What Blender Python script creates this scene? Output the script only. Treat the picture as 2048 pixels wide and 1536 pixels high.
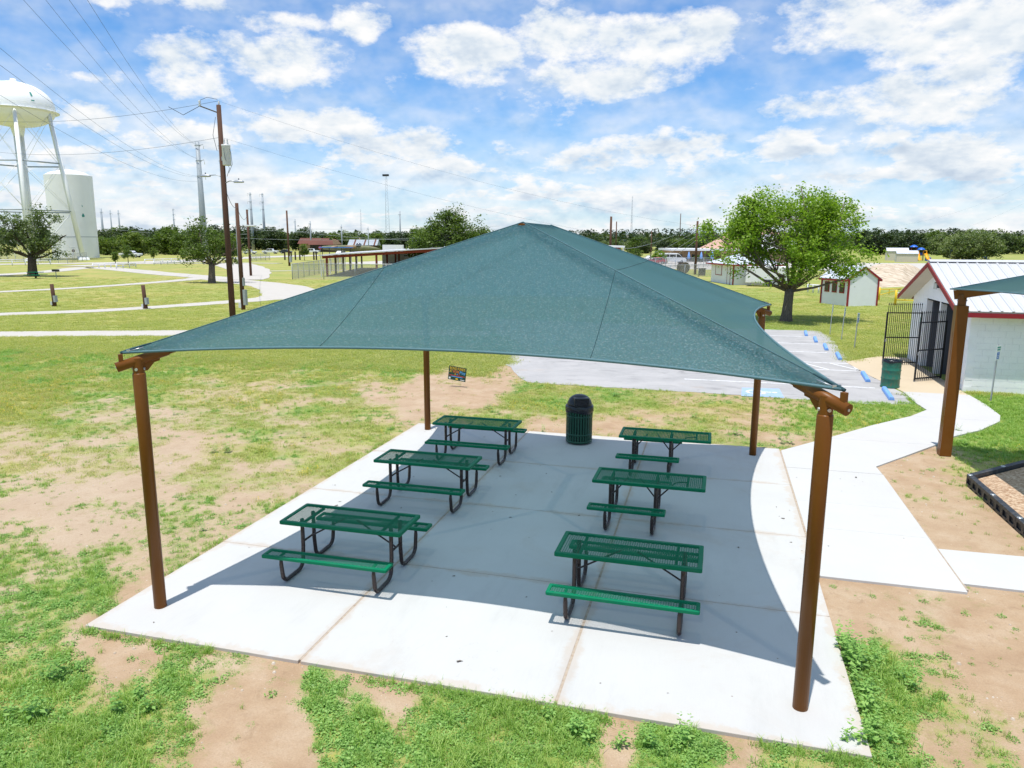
import bpy, math, random
import numpy as np
from mathutils import Vector, Matrix

for _o in list(bpy.data.objects):
    bpy.data.objects.remove(_o)
scene = bpy.context.scene
COL = scene.collection
rad = math.radians

# ------------------------------------------------------------------ camera
CAMP = dict(f=1481.77, pitch=0.1896, roll=0.0039, yaw=-0.2641, pos=(7.2265, -6.709, 4.6365))
_p, _r, _y = CAMP['pitch'], CAMP['roll'], CAMP['yaw']
FW = np.array([math.sin(_y) * math.cos(_p), math.cos(_y) * math.cos(_p), -math.sin(_p)])
_rr = np.array([math.cos(_y), -math.sin(_y), 0.0])
_uu = np.cross(_rr, FW)
RT = math.cos(_r) * _rr + math.sin(_r) * _uu
UP = -math.sin(_r) * _rr + math.cos(_r) * _uu
CP = np.array(CAMP['pos'])
FPX = CAMP['f']
camd = bpy.data.cameras.new('camera')
camd.sensor_width = 36.0
camd.lens = 36.0 * FPX / 2048.0
camd.clip_start = 0.1
camd.clip_end = 20000.0
cam = bpy.data.objects.new('camera', camd)
COL.objects.link(cam)
cam.matrix_world = Matrix(((RT[0], UP[0], -FW[0], CP[0]), (RT[1], UP[1], -FW[1], CP[1]), (RT[2], UP[2], -FW[2], CP[2]), (0, 0, 0, 1)))
scene.camera = cam
scene.render.resolution_x = 1024
scene.render.resolution_y = 768

GZ = -0.04   # level of the open ground; the concrete pad's top is z = 0


def ray(px, py):
    return FW + RT * (px - 1024) / FPX - UP * (py - 768) / FPX


def at(px, py, z=GZ):
    """surveyed point: where the sight line through a photo pixel meets height z"""
    d = ray(px, py)
    return CP + d * ((z - CP[2]) / d[2])


def dist_of(P):
    return float((np.asarray(P) - CP) @ FW)


def far(px, py, depth):
    """point on a sight line at a given depth"""
    return CP + ray(px, py) * depth


def stand(px, depth, z=GZ):
    """ground point in the direction of column px at a given depth"""
    P = CP + ray(px, 484) * depth
    return np.array([P[0], P[1], z])


def z_for(P, py):
    """height above point P that is seen at photo row py"""
    lo, hi = -5.0, 200.0
    for _ in range(50):
        m = (lo + hi) / 2
        d = np.array([P[0], P[1], m]) - CP
        if 768 - FPX * (d @ UP) / (d @ FW) > py:
            lo = m
        else:
            hi = m
    return lo


def to_px(X, Y, Z):
    dx, dy, dz = X - CP[0], Y - CP[1], Z - CP[2]
    w = dx * FW[0] + dy * FW[1] + dz * FW[2]
    w = np.where(w < 0.05, 0.05, w)
    return (1024 + FPX * (dx * RT[0] + dy * RT[1] + dz * RT[2]) / w,
            768 - FPX * (dx * UP[0] + dy * UP[1] + dz * UP[2]) / w)


# ------------------------------------------------------------------ node helper
class NT:
    def __init__(self, tree):
        self.t = tree
        tree.nodes.clear()

    def n(self, kind, **kw):
        nd = self.t.nodes.new(kind)
        for k, v in kw.items():
            setattr(nd, k, v)
        return nd

    def link(self, a, b):
        self.t.links.new(a, b)

    def put(self, sock, val):
        if hasattr(val, 'is_linked') or isinstance(val, bpy.types.NodeSocket):
            self.link(val, sock)
        elif val is not None:
            if isinstance(val, (tuple, list)) and len(val) == 3 and len(getattr(sock, 'default_value', (0, 0, 0))) == 4:
                val = (*val, 1.0)
            sock.default_value = val

    def m(self, op, a, b=None, c=None, clamp=False):
        nd = self.n('ShaderNodeMath', operation=op)
        nd.use_clamp = clamp
        for i, v in enumerate((a, b, c)):
            if v is not None:
                self.put(nd.inputs[i], v)
        return nd.outputs[0]

    def vm(self, op, a, b=None):
        nd = self.n('ShaderNodeVectorMath', operation=op)
        self.put(nd.inputs[0], a)
        if b is not None:
            if op == 'SCALE':
                self.put(nd.inputs[3], b)
            else:
                self.put(nd.inputs[1], b)
        return nd.outputs['Value'] if op in ('LENGTH', 'DOT_PRODUCT') else nd.outputs[0]

    def xyz(self, x, y, z):
        nd = self.n('ShaderNodeCombineXYZ')
        for i, v in enumerate((x, y, z)):
            self.put(nd.inputs[i], v)
        return nd.outputs[0]

    def sep(self, v):
        nd = self.n('ShaderNodeSeparateXYZ')
        self.link(v, nd.inputs[0])
        return nd.outputs

    def noise(self, vec, scale, detail=4.0, rough=0.55, lac=2.0, dist=0.0, color=False):
        nd = self.n('ShaderNodeTexNoise')
        if vec is not None:
            self.link(vec, nd.inputs['Vector'])
        nd.inputs['Scale'].default_value = scale
        nd.inputs['Detail'].default_value = detail
        nd.inputs['Roughness'].default_value = rough
        nd.inputs['Lacunarity'].default_value = lac
        nd.inputs['Distortion'].default_value = dist
        return nd.outputs['Color' if color else 'Fac']

    def ss(self, v, a, b, lo=0.0, hi=1.0):
        nd = self.n('ShaderNodeMapRange', interpolation_type='SMOOTHSTEP')
        self.put(nd.inputs['Value'], v)
        nd.inputs['From Min'].default_value = a
        nd.inputs['From Max'].default_value = b
        nd.inputs['To Min'].default_value = lo
        nd.inputs['To Max'].default_value = hi
        return nd.outputs[0]

    def mix(self, f, a, b, mode='MIX'):
        nd = self.n('ShaderNodeMix', data_type='RGBA', blend_type=mode)
        self.put(nd.inputs[0], f)
        self.put(nd.inputs[6], a)
        self.put(nd.inputs[7], b)
        return nd.outputs[2]

    def ramp(self, f, stops):
        nd = self.n('ShaderNodeValToRGB')
        self.link(f, nd.inputs[0])
        e = nd.color_ramp.elements
        while len(e) < len(stops):
            e.new(0.5)
        for el, (p, c) in zip(e, stops):
            el.position = p
            el.color = (*c, 1.0)
        return nd.outputs[0]


# ------------------------------------------------------------------ sun, sky, exposure
SUNV = Vector((-0.05, -0.22, 1.0)).normalized()
sl = bpy.data.lights.new('sun', 'SUN')
sl.energy = 3.5
sl.angle = rad(0.53)
sl.color = (1.0, 0.965, 0.91)
sun = bpy.data.objects.new('sun', sl)
COL.objects.link(sun)
sun.location = (0, 0, 60)
sun.rotation_euler = SUNV.to_track_quat('Z', 'Y').to_euler()

SKY_STRENGTH = 0.13
CLOUD = 0.68
world = bpy.data.worlds.new('World')
scene.world = world
world.use_nodes = True
w = NT(world.node_tree)
sky = w.n('ShaderNodeTexSky', sky_type='NISHITA')
sky.sun_disc = False
sky.sun_elevation = math.asin(SUNV.z)
sky.sun_rotation = math.atan2(SUNV.x, SUNV.y)
sky.altitude = 150.0
sky.air_density = 1.0
sky.dust_density = 0.4
sky.ozone_density = 3.0
tc = w.n('ShaderNodeTexCoord')
D = tc.outputs['Generated']
dx, dy, dz = w.sep(D)
el = w.m('ARCSINE', dz)
az = w.m('ARCTAN2', dx, dy)
# wandering of the cloud outlines
warp = w.noise(w.xyz(dx, dy, w.m('MULTIPLY', dz, 1.5)), 9.0, 4.0, 0.62, color=True)
warp_f = w.sep(warp)[2]
ang = w.xyz(az, el, 0.0)
nd_ = w.n('ShaderNodeVectorMath', operation='MULTIPLY_ADD')
w.link(warp, nd_.inputs[0])
nd_.inputs[1].default_value = (0.075, 0.050, 0.0)
w.link(w.vm('SUBTRACT', ang, (0.0375, 0.025, 0.0)), nd_.inputs[2])
angw = nd_.outputs[0]
BLOBS = [  # clouds told apart in the photograph: column, row, half width, half height, weight
    (400, 145, 105, 52, 1.0), (560, 118, 150, 50, 1.0), (715, 45, 66, 40, 1.0), (570, 42, 95, 24, 0.8), (300, 0, 135, 22, 0.85),
    (935, 108, 120, 66, 1.1), (1130, 85, 140, 56, 1.05), (1330, 85, 160, 58, 1.05), (1200, 172, 180, 44, 1.0),
    (1740, 30, 220, 70, 0.95), (1990, 45, 220, 80, 1.05), (1850, 200, 170, 56, 1.0), (1960, 150, 75, 42, 1.0),
    (170, 226, 58, 30, 1.0), (380, 272, 112, 44, 1.05), (200, 150, 90, 18, 0.45), (640, 248, 160, 42, 1.0), (770, 300, 170, 48, 1.0),
    (1340, 300, 140, 46, 1.0), (1570, 300, 130, 46, 1.0), (1640, 215, 190, 30, 0.62), (140, 325, 200, 40, 0.95), (1920, 310, 260, 50, 1.0),
]
blob = None
for (bx, by, rx, ry, wt) in BLOBS:
    d = ray(bx, by)
    d = d / np.linalg.norm(d)
    a0, e0 = math.atan2(d[0], d[1]), math.asin(d[2])
    sa, se = FPX / (rx * 1.12), FPX / (ry * 1.12)
    q = w.n('ShaderNodeVectorMath', operation='MULTIPLY_ADD')
    w.link(angw, q.inputs[0])
    q.inputs[1].default_value = (sa, se, 0.0)
    q.inputs[2].default_value = (-a0 * sa, -e0 * se, 0.0)
    r2 = w.vm('DOT_PRODUCT', q.outputs[0], q.outputs[0])
    v = w.m('MULTIPLY_ADD', r2, -wt, wt)
    blob = v if blob is None else w.m('MAXIMUM', blob, v)
blob = w.m('MAXIMUM', blob, 0.0)
# scattered cumulus in rows that close up towards the horizon, all round the sky
elp = w.m('MAXIMUM', el, 0.0)
row = w.m('MULTIPLY', w.m('LOGARITHM', w.m('ADD', elp, 0.045), math.e), 2.6)
rows_v = w.xyz(w.m('MULTIPLY', dx, 5.0), w.m('MULTIPLY', dy, 5.0), row)
big = w.noise(rows_v, 1.15, 3.0, 0.55)
puff = w.noise(w.xyz(dx, dy, w.m('MULTIPLY', dz, 1.9)), 17.0, 9.0, 0.64)
puff_up = w.noise(w.xyz(dx, dy, w.m('MULTIPLY', w.m('ADD', dz, 0.012), 1.9)), 17.0, 3.0, 0.60)
fine_r = w.noise(rows_v, 3.4, 5.0, 0.62)
hor = w.ss(el, 0.03, 0.22, 1.0, 0.0)            # cover grows towards the horizon
hi = w.ss(el, 0.30, 0.50, 0.0, 1.0)             # above the frame: the same broken cumulus goes on
cover = w.m('ADD', w.m('MULTIPLY', hor, 0.50), w.m('MULTIPLY', w.m('SUBTRACT', big, 0.5), 1.6))
cover = w.m('ADD', cover, w.m('MULTIPLY', hi, 0.30))
body = w.m('MAXIMUM', w.m('MULTIPLY', blob, 0.66), w.m('MULTIPLY', cover, 0.80))
rough_ = w.m('ADD', w.m('MULTIPLY', w.m('SUBTRACT', puff, 0.5), 1.5), w.m('MULTIPLY', w.m('SUBTRACT', fine_r, 0.5), w.m('MULTIPLY', hor, 1.7)))
dens = w.m('ADD', body, rough_)
mask = w.ss(dens, 0.05, 0.62)
low_haze = w.ss(el, -0.02, 0.23, 0.70, 0.03)
wisps = w.m('MULTIPLY', w.ss(w.m('ADD', w.m('MULTIPLY', big, 0.5), w.m('MULTIPLY', warp_f, 0.5)), 0.40, 0.66), 0.50)
mask = w.m('MAXIMUM', mask, w.m('ADD', low_haze, wisps, clamp=True))
lit = w.m('MULTIPLY', w.m('SUBTRACT', puff, puff_up), 2.2)
core = w.ss(dens, 0.35, 1.0, 0.0, 0.34)         # thick parts show their shaded undersides
shade = w.m('SUBTRACT', w.m('ADD', 0.66, lit), w.m('MULTIPLY', core, w.ss(fine_r, 0.38, 0.60)), clamp=True)
ccol = w.ramp(shade, [(0.0, (0.56, 0.66, 0.79)), (0.30, (0.70, 0.785, 0.88)), (0.56, (0.85, 0.90, 0.945)), (0.95, (1.0, 1.0, 1.0))])
skyc = w.vm('SCALE', sky.outputs[0], SKY_STRENGTH)
skyc = w.mix(1.0, skyc, (0.36, 0.64, 0.88), 'MULTIPLY')
cbright = w.vm('SCALE', ccol, CLOUD)
final = w.mix(mask, skyc, cbright)
bg = w.n('ShaderNodeBackground')
w.link(final, bg.inputs[0])
bg.inputs[1].default_value = 1.0
wo = w.n('ShaderNodeOutputWorld')
w.link(bg.outputs[0], wo.inputs[0])

world.cycles.sampling_method = 'MANUAL'
world.cycles.sample_map_resolution = 512
cy = scene.cycles
cy.max_bounces = 6
cy.diffuse_bounces = 3
cy.glossy_bounces = 2
cy.transmission_bounces = 4
cy.transparent_max_bounces = 12
cy.caustics_reflective = False
cy.caustics_refractive = False

vs = scene.view_settings
vs.view_transform = 'Standard'
vs.look = 'None'
vs.gamma = 1.0
vs.use_curve_mapping = False
vs.exposure = 0.56


# ------------------------------------------------------------------ mesh helpers
class MB:
    def __init__(self):
        self.v, self.f, self.s = [], [], []

    def add(self, vs_, fs, smooth=False):
        o = len(self.v)
        self.v.extend([tuple(map(float, p)) for p in vs_])
        self.f.extend([tuple(i + o for i in f) for f in fs])
        self.s.extend([smooth] * len(fs))
        return self

    def boxb(self, x0, x1, y0, y1, z0, z1):
        return self.add([(x0, y0, z0), (x1, y0, z0), (x1, y1, z0), (x0, y1, z0), (x0, y0, z1), (x1, y0, z1), (x1, y1, z1), (x0, y1, z1)],
                        [(3, 2, 1, 0), (4, 5, 6, 7), (0, 1, 5, 4), (1, 2, 6, 5), (2, 3, 7, 6), (3, 0, 4, 7)])

    def box(self, c, s, rz=0.0):
        cx, cy, cz = c
        hx, hy, hz = s[0] / 2, s[1] / 2, s[2] / 2
        co, si = math.cos(rz), math.sin(rz)
        P = []
        for z in (-hz, hz):
            for (x, y) in ((-hx, -hy), (hx, -hy), (hx, hy), (-hx, hy)):
                P.append((cx + co * x - si * y, cy + si * x + co * y, cz + z))
        return self.add(P, [(3, 2, 1, 0), (4, 5, 6, 7), (0, 1, 5, 4), (1, 2, 6, 5), (2, 3, 7, 6), (3, 0, 4, 7)])

    def beam(self, a, b, w_, h_):
        """rectangular bar from a to b"""
        a, b = Vector(a), Vector(b)
        d = (b - a).normalized()
        up = Vector((0, 0, 1)) if abs(d.z) < 0.95 else Vector((0, 1, 0))
        x = d.cross(up).normalized() * (w_ / 2)
        y = x.normalized().cross(d).normalized() * (h_ / 2)
        P = [a - x - y, a + x - y, a + x + y, a - x + y, b - x - y, b + x - y, b + x + y, b - x + y]
        return self.add(P, [(3, 2, 1, 0), (4, 5, 6, 7), (0, 1, 5, 4), (1, 2, 6, 5), (2, 3, 7, 6), (3, 0, 4, 7)])

    def tube(self, pts, r, n=8, caps=True, smooth=True):
        pts = [Vector(p) for p in pts]
        m = len(pts)
        rs = [r] * m if not hasattr(r, '__len__') else list(r)
        tang = []
        for i in range(m):
            a = pts[max(i - 1, 0)]
            b = pts[min(i + 1, m - 1)]
            tang.append((b - a).normalized())
        ref = Vector((0, 0, 1)) if abs(tang[0].z) < 0.9 else Vector((1, 0, 0))
        x = tang[0].cross(ref).normalized()
        V = []
        for i in range(m):
            x = (x - tang[i] * x.dot(tang[i])).normalized()
            y = tang[i].cross(x)
            for k in range(n):
                a = 2 * math.pi * k / n
                V.append(pts[i] + (x * math.cos(a) + y * math.sin(a)) * rs[i])
        F = []
        for i in range(m - 1):
            for k in range(n):
                k2 = (k + 1) % n
                F.append((i * n + k, i * n + k2, (i + 1) * n + k2, (i + 1) * n + k))
        self.add(V, F, smooth)
        if caps:
            o = len(self.v) - len(V)
            self.f.append(tuple(o + k for k in reversed(range(n))))
            self.f.append(tuple(o + (m - 1) * n + k for k in range(n)))
            self.s += [False, False]
        return self

    def lathe(self, prof, n=24, c=(0, 0, 0), smooth=True):
        V, F = [], []
        for (r, z) in prof:
            for k in range(n):
                a = 2 * math.pi * k / n
                V.append((c[0] + r * math.cos(a), c[1] + r * math.sin(a), c[2] + z))
        for i in range(len(prof) - 1):
            for k in range(n):
                k2 = (k + 1) % n
                F.append((i * n + k, i * n + k2, (i + 1) * n + k2, (i + 1) * n + k))
        self.add(V, F, smooth)
        return self

    def prism(self, poly, z0, z1):
        n = len(poly)
        V = [(p[0], p[1], z0) for p in poly] + [(p[0], p[1], z1) for p in poly]
        F = [tuple(reversed(range(n))), tuple(range(n, 2 * n))]
        for i in range(n):
            j = (i + 1) % n
            F.append((i, j, n + j, n + i))
        return self.add(V, F)

    def extr(self, prof, y0, y1):
        """profile in x-z pushed along y"""
        n = len(prof)
        V = [(p[0], y0, p[1]) for p in prof] + [(p[0], y1, p[1]) for p in prof]
        F = [tuple(range(n)), tuple(reversed(range(n, 2 * n)))]
        for i in range(n):
            j = (i + 1) % n
            F.append((j, i, n + i, n + j))
        return self.add(V, F)

    def quad(self, a, b, c, d):
        return self.add([a, b, c, d], [(0, 1, 2, 3)])

    def mesh(self, name):
        me = bpy.data.meshes.new(name)
        me.from_pydata(self.v, [], self.f)
        me.polygons.foreach_set('use_smooth', self.s)
        me.update()
        return me

    def build(self, name, mat, parent=None, bevel=0.0, kind=None, label=None):
        me = self.mesh(name)
        me.materials.append(mat)
        o = bpy.data.objects.new(name, me)
        COL.objects.link(o)
        if parent is not None:
            o.parent = parent
        if bevel:
            bv = o.modifiers.new('bevel', 'BEVEL')
            bv.width = bevel
            bv.segments = 2
            bv.limit_method = 'ANGLE'
            bv.angle_limit = rad(40)
        if kind:
            o['kind'] = kind
        if label:
            o['label'] = label
        return o


def part(name, me, mat, parent, loc=None, rz=0.0):
    if mat is not None and not me.materials:
        me.materials.append(mat)
    o = bpy.data.objects.new(name, me)
    COL.objects.link(o)
    o.parent = parent
    if loc is not None:
        o.location = loc
    o.rotation_euler.z = rz
    return o


def fast_mesh(name, V, quads, var=None, tris=False):
    k = 3 if tris else 4
    me = bpy.data.meshes.new(name)
    V = np.ascontiguousarray(V, dtype=np.float32)
    Q = np.ascontiguousarray(quads, dtype=np.int32)
    me.vertices.add(len(V))
    me.vertices.foreach_set('co', V.ravel())
    me.loops.add(Q.size)
    me.loops.foreach_set('vertex_index', Q.ravel())
    me.polygons.add(len(Q))
    me.polygons.foreach_set('loop_start', np.arange(0, Q.size, k, dtype=np.int32))
    me.polygons.foreach_set('loop_total', np.full(len(Q), k, dtype=np.int32))
    me.update(calc_edges=True)
    if var is not None:
        a = me.attributes.new('var', 'FLOAT', 'POINT')
        a.data.foreach_set('value', np.ascontiguousarray(var, dtype=np.float32))
    return me


def thing(name, label, cat, loc=(0, 0, 0), rz=0.0, group=None):
    o = bpy.data.objects.new(name, None)
    COL.objects.link(o)
    o.empty_display_size = 0.2
    o.location = tuple(map(float, loc))
    o.rotation_euler.z = rz
    o['label'] = label
    o['category'] = cat
    if group:
        o['group'] = group
    return o


def tag(o, label, cat, group=None):
    o['label'] = label
    o['category'] = cat
    if group:
        o['group'] = group
    return o


def struct(o):
    o['kind'] = 'structure'
    return o


def dup(root, loc, rz=0.0, label=None, group=None, scale=None):
    def cp(o, par):
        c = o.copy()
        COL.objects.link(c)
        c.parent = par
        for ch in o.children:
            cp(ch, c)
        return c
    r = cp(root, None)
    r.location = tuple(map(float, loc))
    r.rotation_euler.z = rz
    if scale is not None:
        r.scale = scale if hasattr(scale, '__len__') else (scale,) * 3
    if label:
        r['label'] = label
    if group:
        r['group'] = group
    return r


def text_into(parent, body, size, mat, loc, rot, name='lettering', width=None, label=None):
    """flat lettering laid on a sign, as a mesh"""
    cu = bpy.data.curves.new('t', 'FONT')
    cu.body = body
    cu.size = size
    cu.align_x = 'CENTER'
    cu.align_y = 'CENTER'
    cu.resolution_u = 3
    ob = bpy.data.objects.new('t', cu)
    COL.objects.link(ob)
    dg = bpy.context.evaluated_depsgraph_get()
    me = bpy.data.meshes.new_from_object(ob.evaluated_get(dg))
    bpy.data.objects.remove(ob)
    me.materials.clear()
    me.materials.append(mat)
    o = bpy.data.objects.new(name, me)
    COL.objects.link(o)
    o.parent = parent
    o.location = loc
    o.rotation_euler = rot
    if width:
        xs = [v.co.x for v in me.vertices]
        s = width / max(1e-6, (max(xs) - min(xs)))
        o.scale = (s, 1.0, 1.0)
    return o


# value noise for laying out ground cover
def _hash(ix, iy, s):
    h = (ix.astype(np.int64) * 374761393 + iy.astype(np.int64) * 668265263 + s * 1442695041) & 0x7fffffff
    h = ((h ^ (h >> 13)) * 1274126177) & 0x7fffffff
    h = h ^ (h >> 16)
    return (h & 0xffff) / 65535.0


def vnoise(x, y, s=0):
    ix, iy = np.floor(x), np.floor(y)
    fx, fy = x - ix, y - iy
    fx, fy = fx * fx * (3 - 2 * fx), fy * fy * (3 - 2 * fy)
    a, b = _hash(ix, iy, s), _hash(ix + 1, iy, s)
    c, d = _hash(ix, iy + 1, s), _hash(ix + 1, iy + 1, s)
    return (a * (1 - fx) + b * fx) * (1 - fy) + (c * (1 - fx) + d * fx) * fy


def fbm(x, y, s=0, o=4):
    t, a, n = 0.0, 0.5, 0.0
    for i in range(o):
        t = t + a * vnoise(x * 2 ** i + 17.3 * i, y * 2 ** i - 9.1 * i, s + i)
        n += a
        a *= 0.5
    return t / n
# ------------------------------------------------------------------ materials
def newmat(name):
    m_ = bpy.data.materials.new(name)
    m_.use_nodes = True
    return m_, NT(m_.node_tree)


def finish(t, bsdf):
    o = t.n('ShaderNodeOutputMaterial')
    t.link(bsdf, o.inputs[0])


def principled(t, col, rough=0.6, metal=0.0, spec=0.5, normal=None, coat=0.0):
    b = t.n('ShaderNodeBsdfPrincipled')
    t.put(b.inputs['Base Color'], col)
    t.put(b.inputs['Roughness'], rough)
    b.inputs['Metallic'].default_value = metal
    b.inputs['Specular IOR Level'].default_value = spec
    if coat:
        b.inputs['Coat Weight'].default_value = coat
        b.inputs['Coat Roughness'].default_value = 0.15
    if normal is not None:
        t.link(normal, b.inputs['Normal'])
    return b.outputs[0]


def bump(t, h, strength=0.3, dist=0.01):
    b = t.n('ShaderNodeBump')
    b.inputs['Strength'].default_value = strength
    b.inputs['Distance'].default_value = dist
    t.link(h, b.inputs['Height'])
    return b.outputs[0]


def simple(name, col, rough=0.6, metal=0.0, spec=0.5, var=0.18, scale=3.0, dirt=None, dirt_amt=0.0, bumpy=0.0, bscale=40.0, coat=0.0):
    """paint, metal or plastic with a little unevenness and wear"""
    m_, t = newmat(name)
    P = t.n('ShaderNodeNewGeometry').outputs['Position']
    n1 = t.noise(P, scale, 5.0, 0.6)
    c = t.mix(n1, tuple(x * (1 - var) for x in col), tuple(min(1.0, x * (1 + var)) for x in col))
    if dirt is not None:
        n2 = t.noise(P, scale * 1.7, 6.0, 0.65)
        c = t.mix(t.m('MULTIPLY', t.ss(n2, 0.45, 0.75), dirt_amt), c, dirt)
    nr = None
    if bumpy:
        nr = bump(t, t.noise(P, bscale, 4.0, 0.6), bumpy, 0.01)
    r = t.m('ADD', rough - 0.06, t.m('MULTIPLY', n1, 0.12))
    finish(t, principled(t, c, r, metal, spec, nr, coat))
    return m_


MAT = {}
MAT['post_brown'] = simple('brown_powder_coat', (0.165, 0.060, 0.009), 0.36, 0.0, 0.16, 0.08, 1.5, (0.24, 0.12, 0.05), 0.14, coat=0.08)
MAT['beam_brown'] = simple('brown_beam_paint', (0.17, 0.062, 0.011), 0.38, 0.0, 0.18, 0.1, 2.0)
MAT['table_green'] = simple('green_plastisol', (0.0, 0.150, 0.068), 0.48, 0.0, 0.14, 0.16, 2.5, (0.05, 0.17, 0.11), 0.28)
MAT['leg_brown'] = simple('dark_brown_gloss', (0.030, 0.016, 0.014), 0.27, 0.0, 0.5, 0.1, 4.0)
MAT['galv'] = simple('galvanised_steel', (0.42, 0.44, 0.46), 0.5, 0.55, 0.5, 0.12, 6.0)
MAT['galv_dull'] = simple('weathered_steel', (0.33, 0.37, 0.40), 0.6, 0.1, 0.4, 0.10, 0.6)
MAT['bolt'] = simple('zinc_bolt', (0.55, 0.56, 0.56), 0.35, 0.8, 0.5, 0.05, 6.0)
MAT['black_plastic'] = simple('black_plastic', (0.010, 0.012, 0.016), 0.38, 0.0, 0.5, 0.15, 6.0)
MAT['black_bag'] = simple('black_liner', (0.006, 0.008, 0.014), 0.26, 0.0, 0.5, 0.1, 8.0, bumpy=0.8, bscale=30.0)
MAT['black_iron'] = simple('black_iron_paint', (0.010, 0.011, 0.014), 0.42, 0.0, 0.5, 0.15, 6.0)
MAT['white_block'] = simple('white_painted_block', (0.88, 0.885, 0.88), 0.85, 0.0, 0.3, 0.05, 1.4, (0.5, 0.46, 0.40), 0.14, 0.35, 60.0)
MAT['white_paint'] = simple('white_paint', (0.74, 0.745, 0.745), 0.55, 0.0, 0.4, 0.05, 1.0)
MAT['white_tank'] = simple('white_tank_paint', (0.82, 0.835, 0.83), 0.5, 0.0, 0.4, 0.03, 0.12, (0.62, 0.62, 0.55), 0.25)
MAT['white_siding'] = simple('white_siding', (0.80, 0.815, 0.83), 0.7, 0.0, 0.3, 0.05, 1.0, (0.5, 0.47, 0.42), 0.12)
MAT['red_trim'] = simple('red_trim_paint', (0.27, 0.014, 0.022), 0.55, 0.0, 0.4, 0.12, 2.5)
MAT['red_steel'] = simple('dark_red_steel', (0.22, 0.035, 0.022), 0.6, 0.0, 0.3, 0.15, 1.0)
MAT['metal_roof'] = simple('white_metal_roof', (0.52, 0.53, 0.535), 0.42, 0.0, 0.5, 0.05, 0.8, (0.45, 0.43, 0.40), 0.12)
MAT['grey_roof'] = simple('pale_metal_roof', (0.56, 0.60, 0.66), 0.45, 0.0, 0.5, 0.06, 0.8)
MAT['soffit'] = simple('soffit_panel', (0.60, 0.55, 0.47), 0.8, 0.0, 0.3, 0.05, 1.2)
MAT['inside_dark'] = simple('dim_interior', (0.10, 0.11, 0.13), 0.9, 0.0, 0.2, 0.1, 1.0)  # interior dimness put into the wall colour
MAT['barrel_green'] = simple('scuffed_green_drum', (0.012, 0.135, 0.085), 0.45, 0.0, 0.5, 0.2, 5.0, (0.16, 0.09, 0.05), 0.55)
MAT['bin_green'] = simple('green_bin_coating', (0.003, 0.060, 0.034), 0.4, 0.0, 0.5, 0.12, 5.0)
MAT['stop_blue'] = simple('faded_blue_paint', (0.16, 0.34, 0.70), 0.7, 0.0, 0.3, 0.12, 5.0, (0.45, 0.47, 0.50), 0.35)
MAT['faded_blue'] = simple('faded_blue_marking', (0.30, 0.42, 0.62), 0.85, 0.0, 0.2, 0.15, 5.0, (0.42, 0.42, 0.42), 0.5)
MAT['sign_blue'] = simple('sign_blue', (0.02, 0.13, 0.45), 0.45, 0.0, 0.4, 0.05, 5.0)
MAT['sign_white'] = simple('sign_white', (0.72, 0.74, 0.74), 0.45, 0.0, 0.4, 0.03, 5.0)
MAT['sign_green'] = simple('sign_dark_green', (0.010, 0.055, 0.035), 0.45, 0.0, 0.4, 0.05, 5.0)
MAT['sign_teal'] = simple('sign_teal', (0.03, 0.25, 0.20), 0.5, 0.0, 0.4, 0.05, 5.0)
MAT['yellow'] = simple('yellow_paint', (0.75, 0.50, 0.02), 0.5, 0.0, 0.4, 0.08, 3.0)
MAT['slide_yellow'] = simple('yellow_slide_plastic', (0.80, 0.36, 0.01), 0.4, 0.0, 0.4, 0.05, 3.0)
MAT['print_yellow'] = simple('print_yellow', (0.85, 0.55, 0.03), 0.5, 0.0, 0.3, 0.02, 5.0)
MAT['print_orange'] = simple('print_orange', (0.80, 0.22, 0.05), 0.5, 0.0, 0.3, 0.02, 5.0)
MAT['print_blue'] = simple('print_sky_blue', (0.12, 0.42, 0.85), 0.5, 0.0, 0.3, 0.02, 5.0)
MAT['print_red'] = simple('print_red', (0.45, 0.06, 0.06), 0.5, 0.0, 0.3, 0.02, 5.0)
MAT['play_blue'] = simple('blue_play_plastic', (0.015, 0.12, 0.55), 0.4, 0.0, 0.4, 0.05, 3.0)
MAT['beige'] = simple('beige_siding', (0.56, 0.52, 0.42), 0.75, 0.0, 0.3, 0.05, 0.6)
MAT['tan_brick'] = simple('tan_masonry', (0.40, 0.28, 0.17), 0.85, 0.0, 0.3, 0.10, 0.8)
MAT['pink_roof'] = simple('faded_terracotta_roof', (0.52, 0.32, 0.24), 0.75, 0.0, 0.3, 0.08, 0.5)
MAT['rust_roof'] = simple('rusty_roof', (0.13, 0.05, 0.035), 0.8, 0.0, 0.3, 0.4, 0.3)
MAT['glass'] = simple('dark_glass', (0.02, 0.025, 0.03), 0.12, 0.0, 0.7, 0.1, 2.0)
MAT['tyre'] = simple('tyre_rubber', (0.015, 0.015, 0.016), 0.8, 0.0, 0.3, 0.1, 5.0)
MAT['car_white'] = simple('white_car_paint', (0.74, 0.75, 0.76), 0.28, 0.0, 0.5, 0.02, 1.0, coat=0.4)
MAT['car_dark'] = simple('dark_car_paint', (0.03, 0.04, 0.06), 0.28, 0.0, 0.5, 0.05, 1.0, coat=0.4)
MAT['car_red'] = simple('red_car_paint', (0.36, 0.03, 0.04), 0.28, 0.0, 0.5, 0.05, 1.0, coat=0.4)
MAT['jet_green'] = simple('camouflage_olive', (0.15, 0.165, 0.08), 0.6, 0.0, 0.3, 0.3, 0.35, (0.30, 0.21, 0.12), 0.7)
MAT['jet_tan'] = simple('camouflage_tan', (0.30, 0.21, 0.13), 0.6, 0.0, 0.3, 0.2, 0.35)
MAT['wire'] = simple('cable', (0.06, 0.08, 0.11), 0.6, 0.0, 0.3, 0.05, 1.0)
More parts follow.
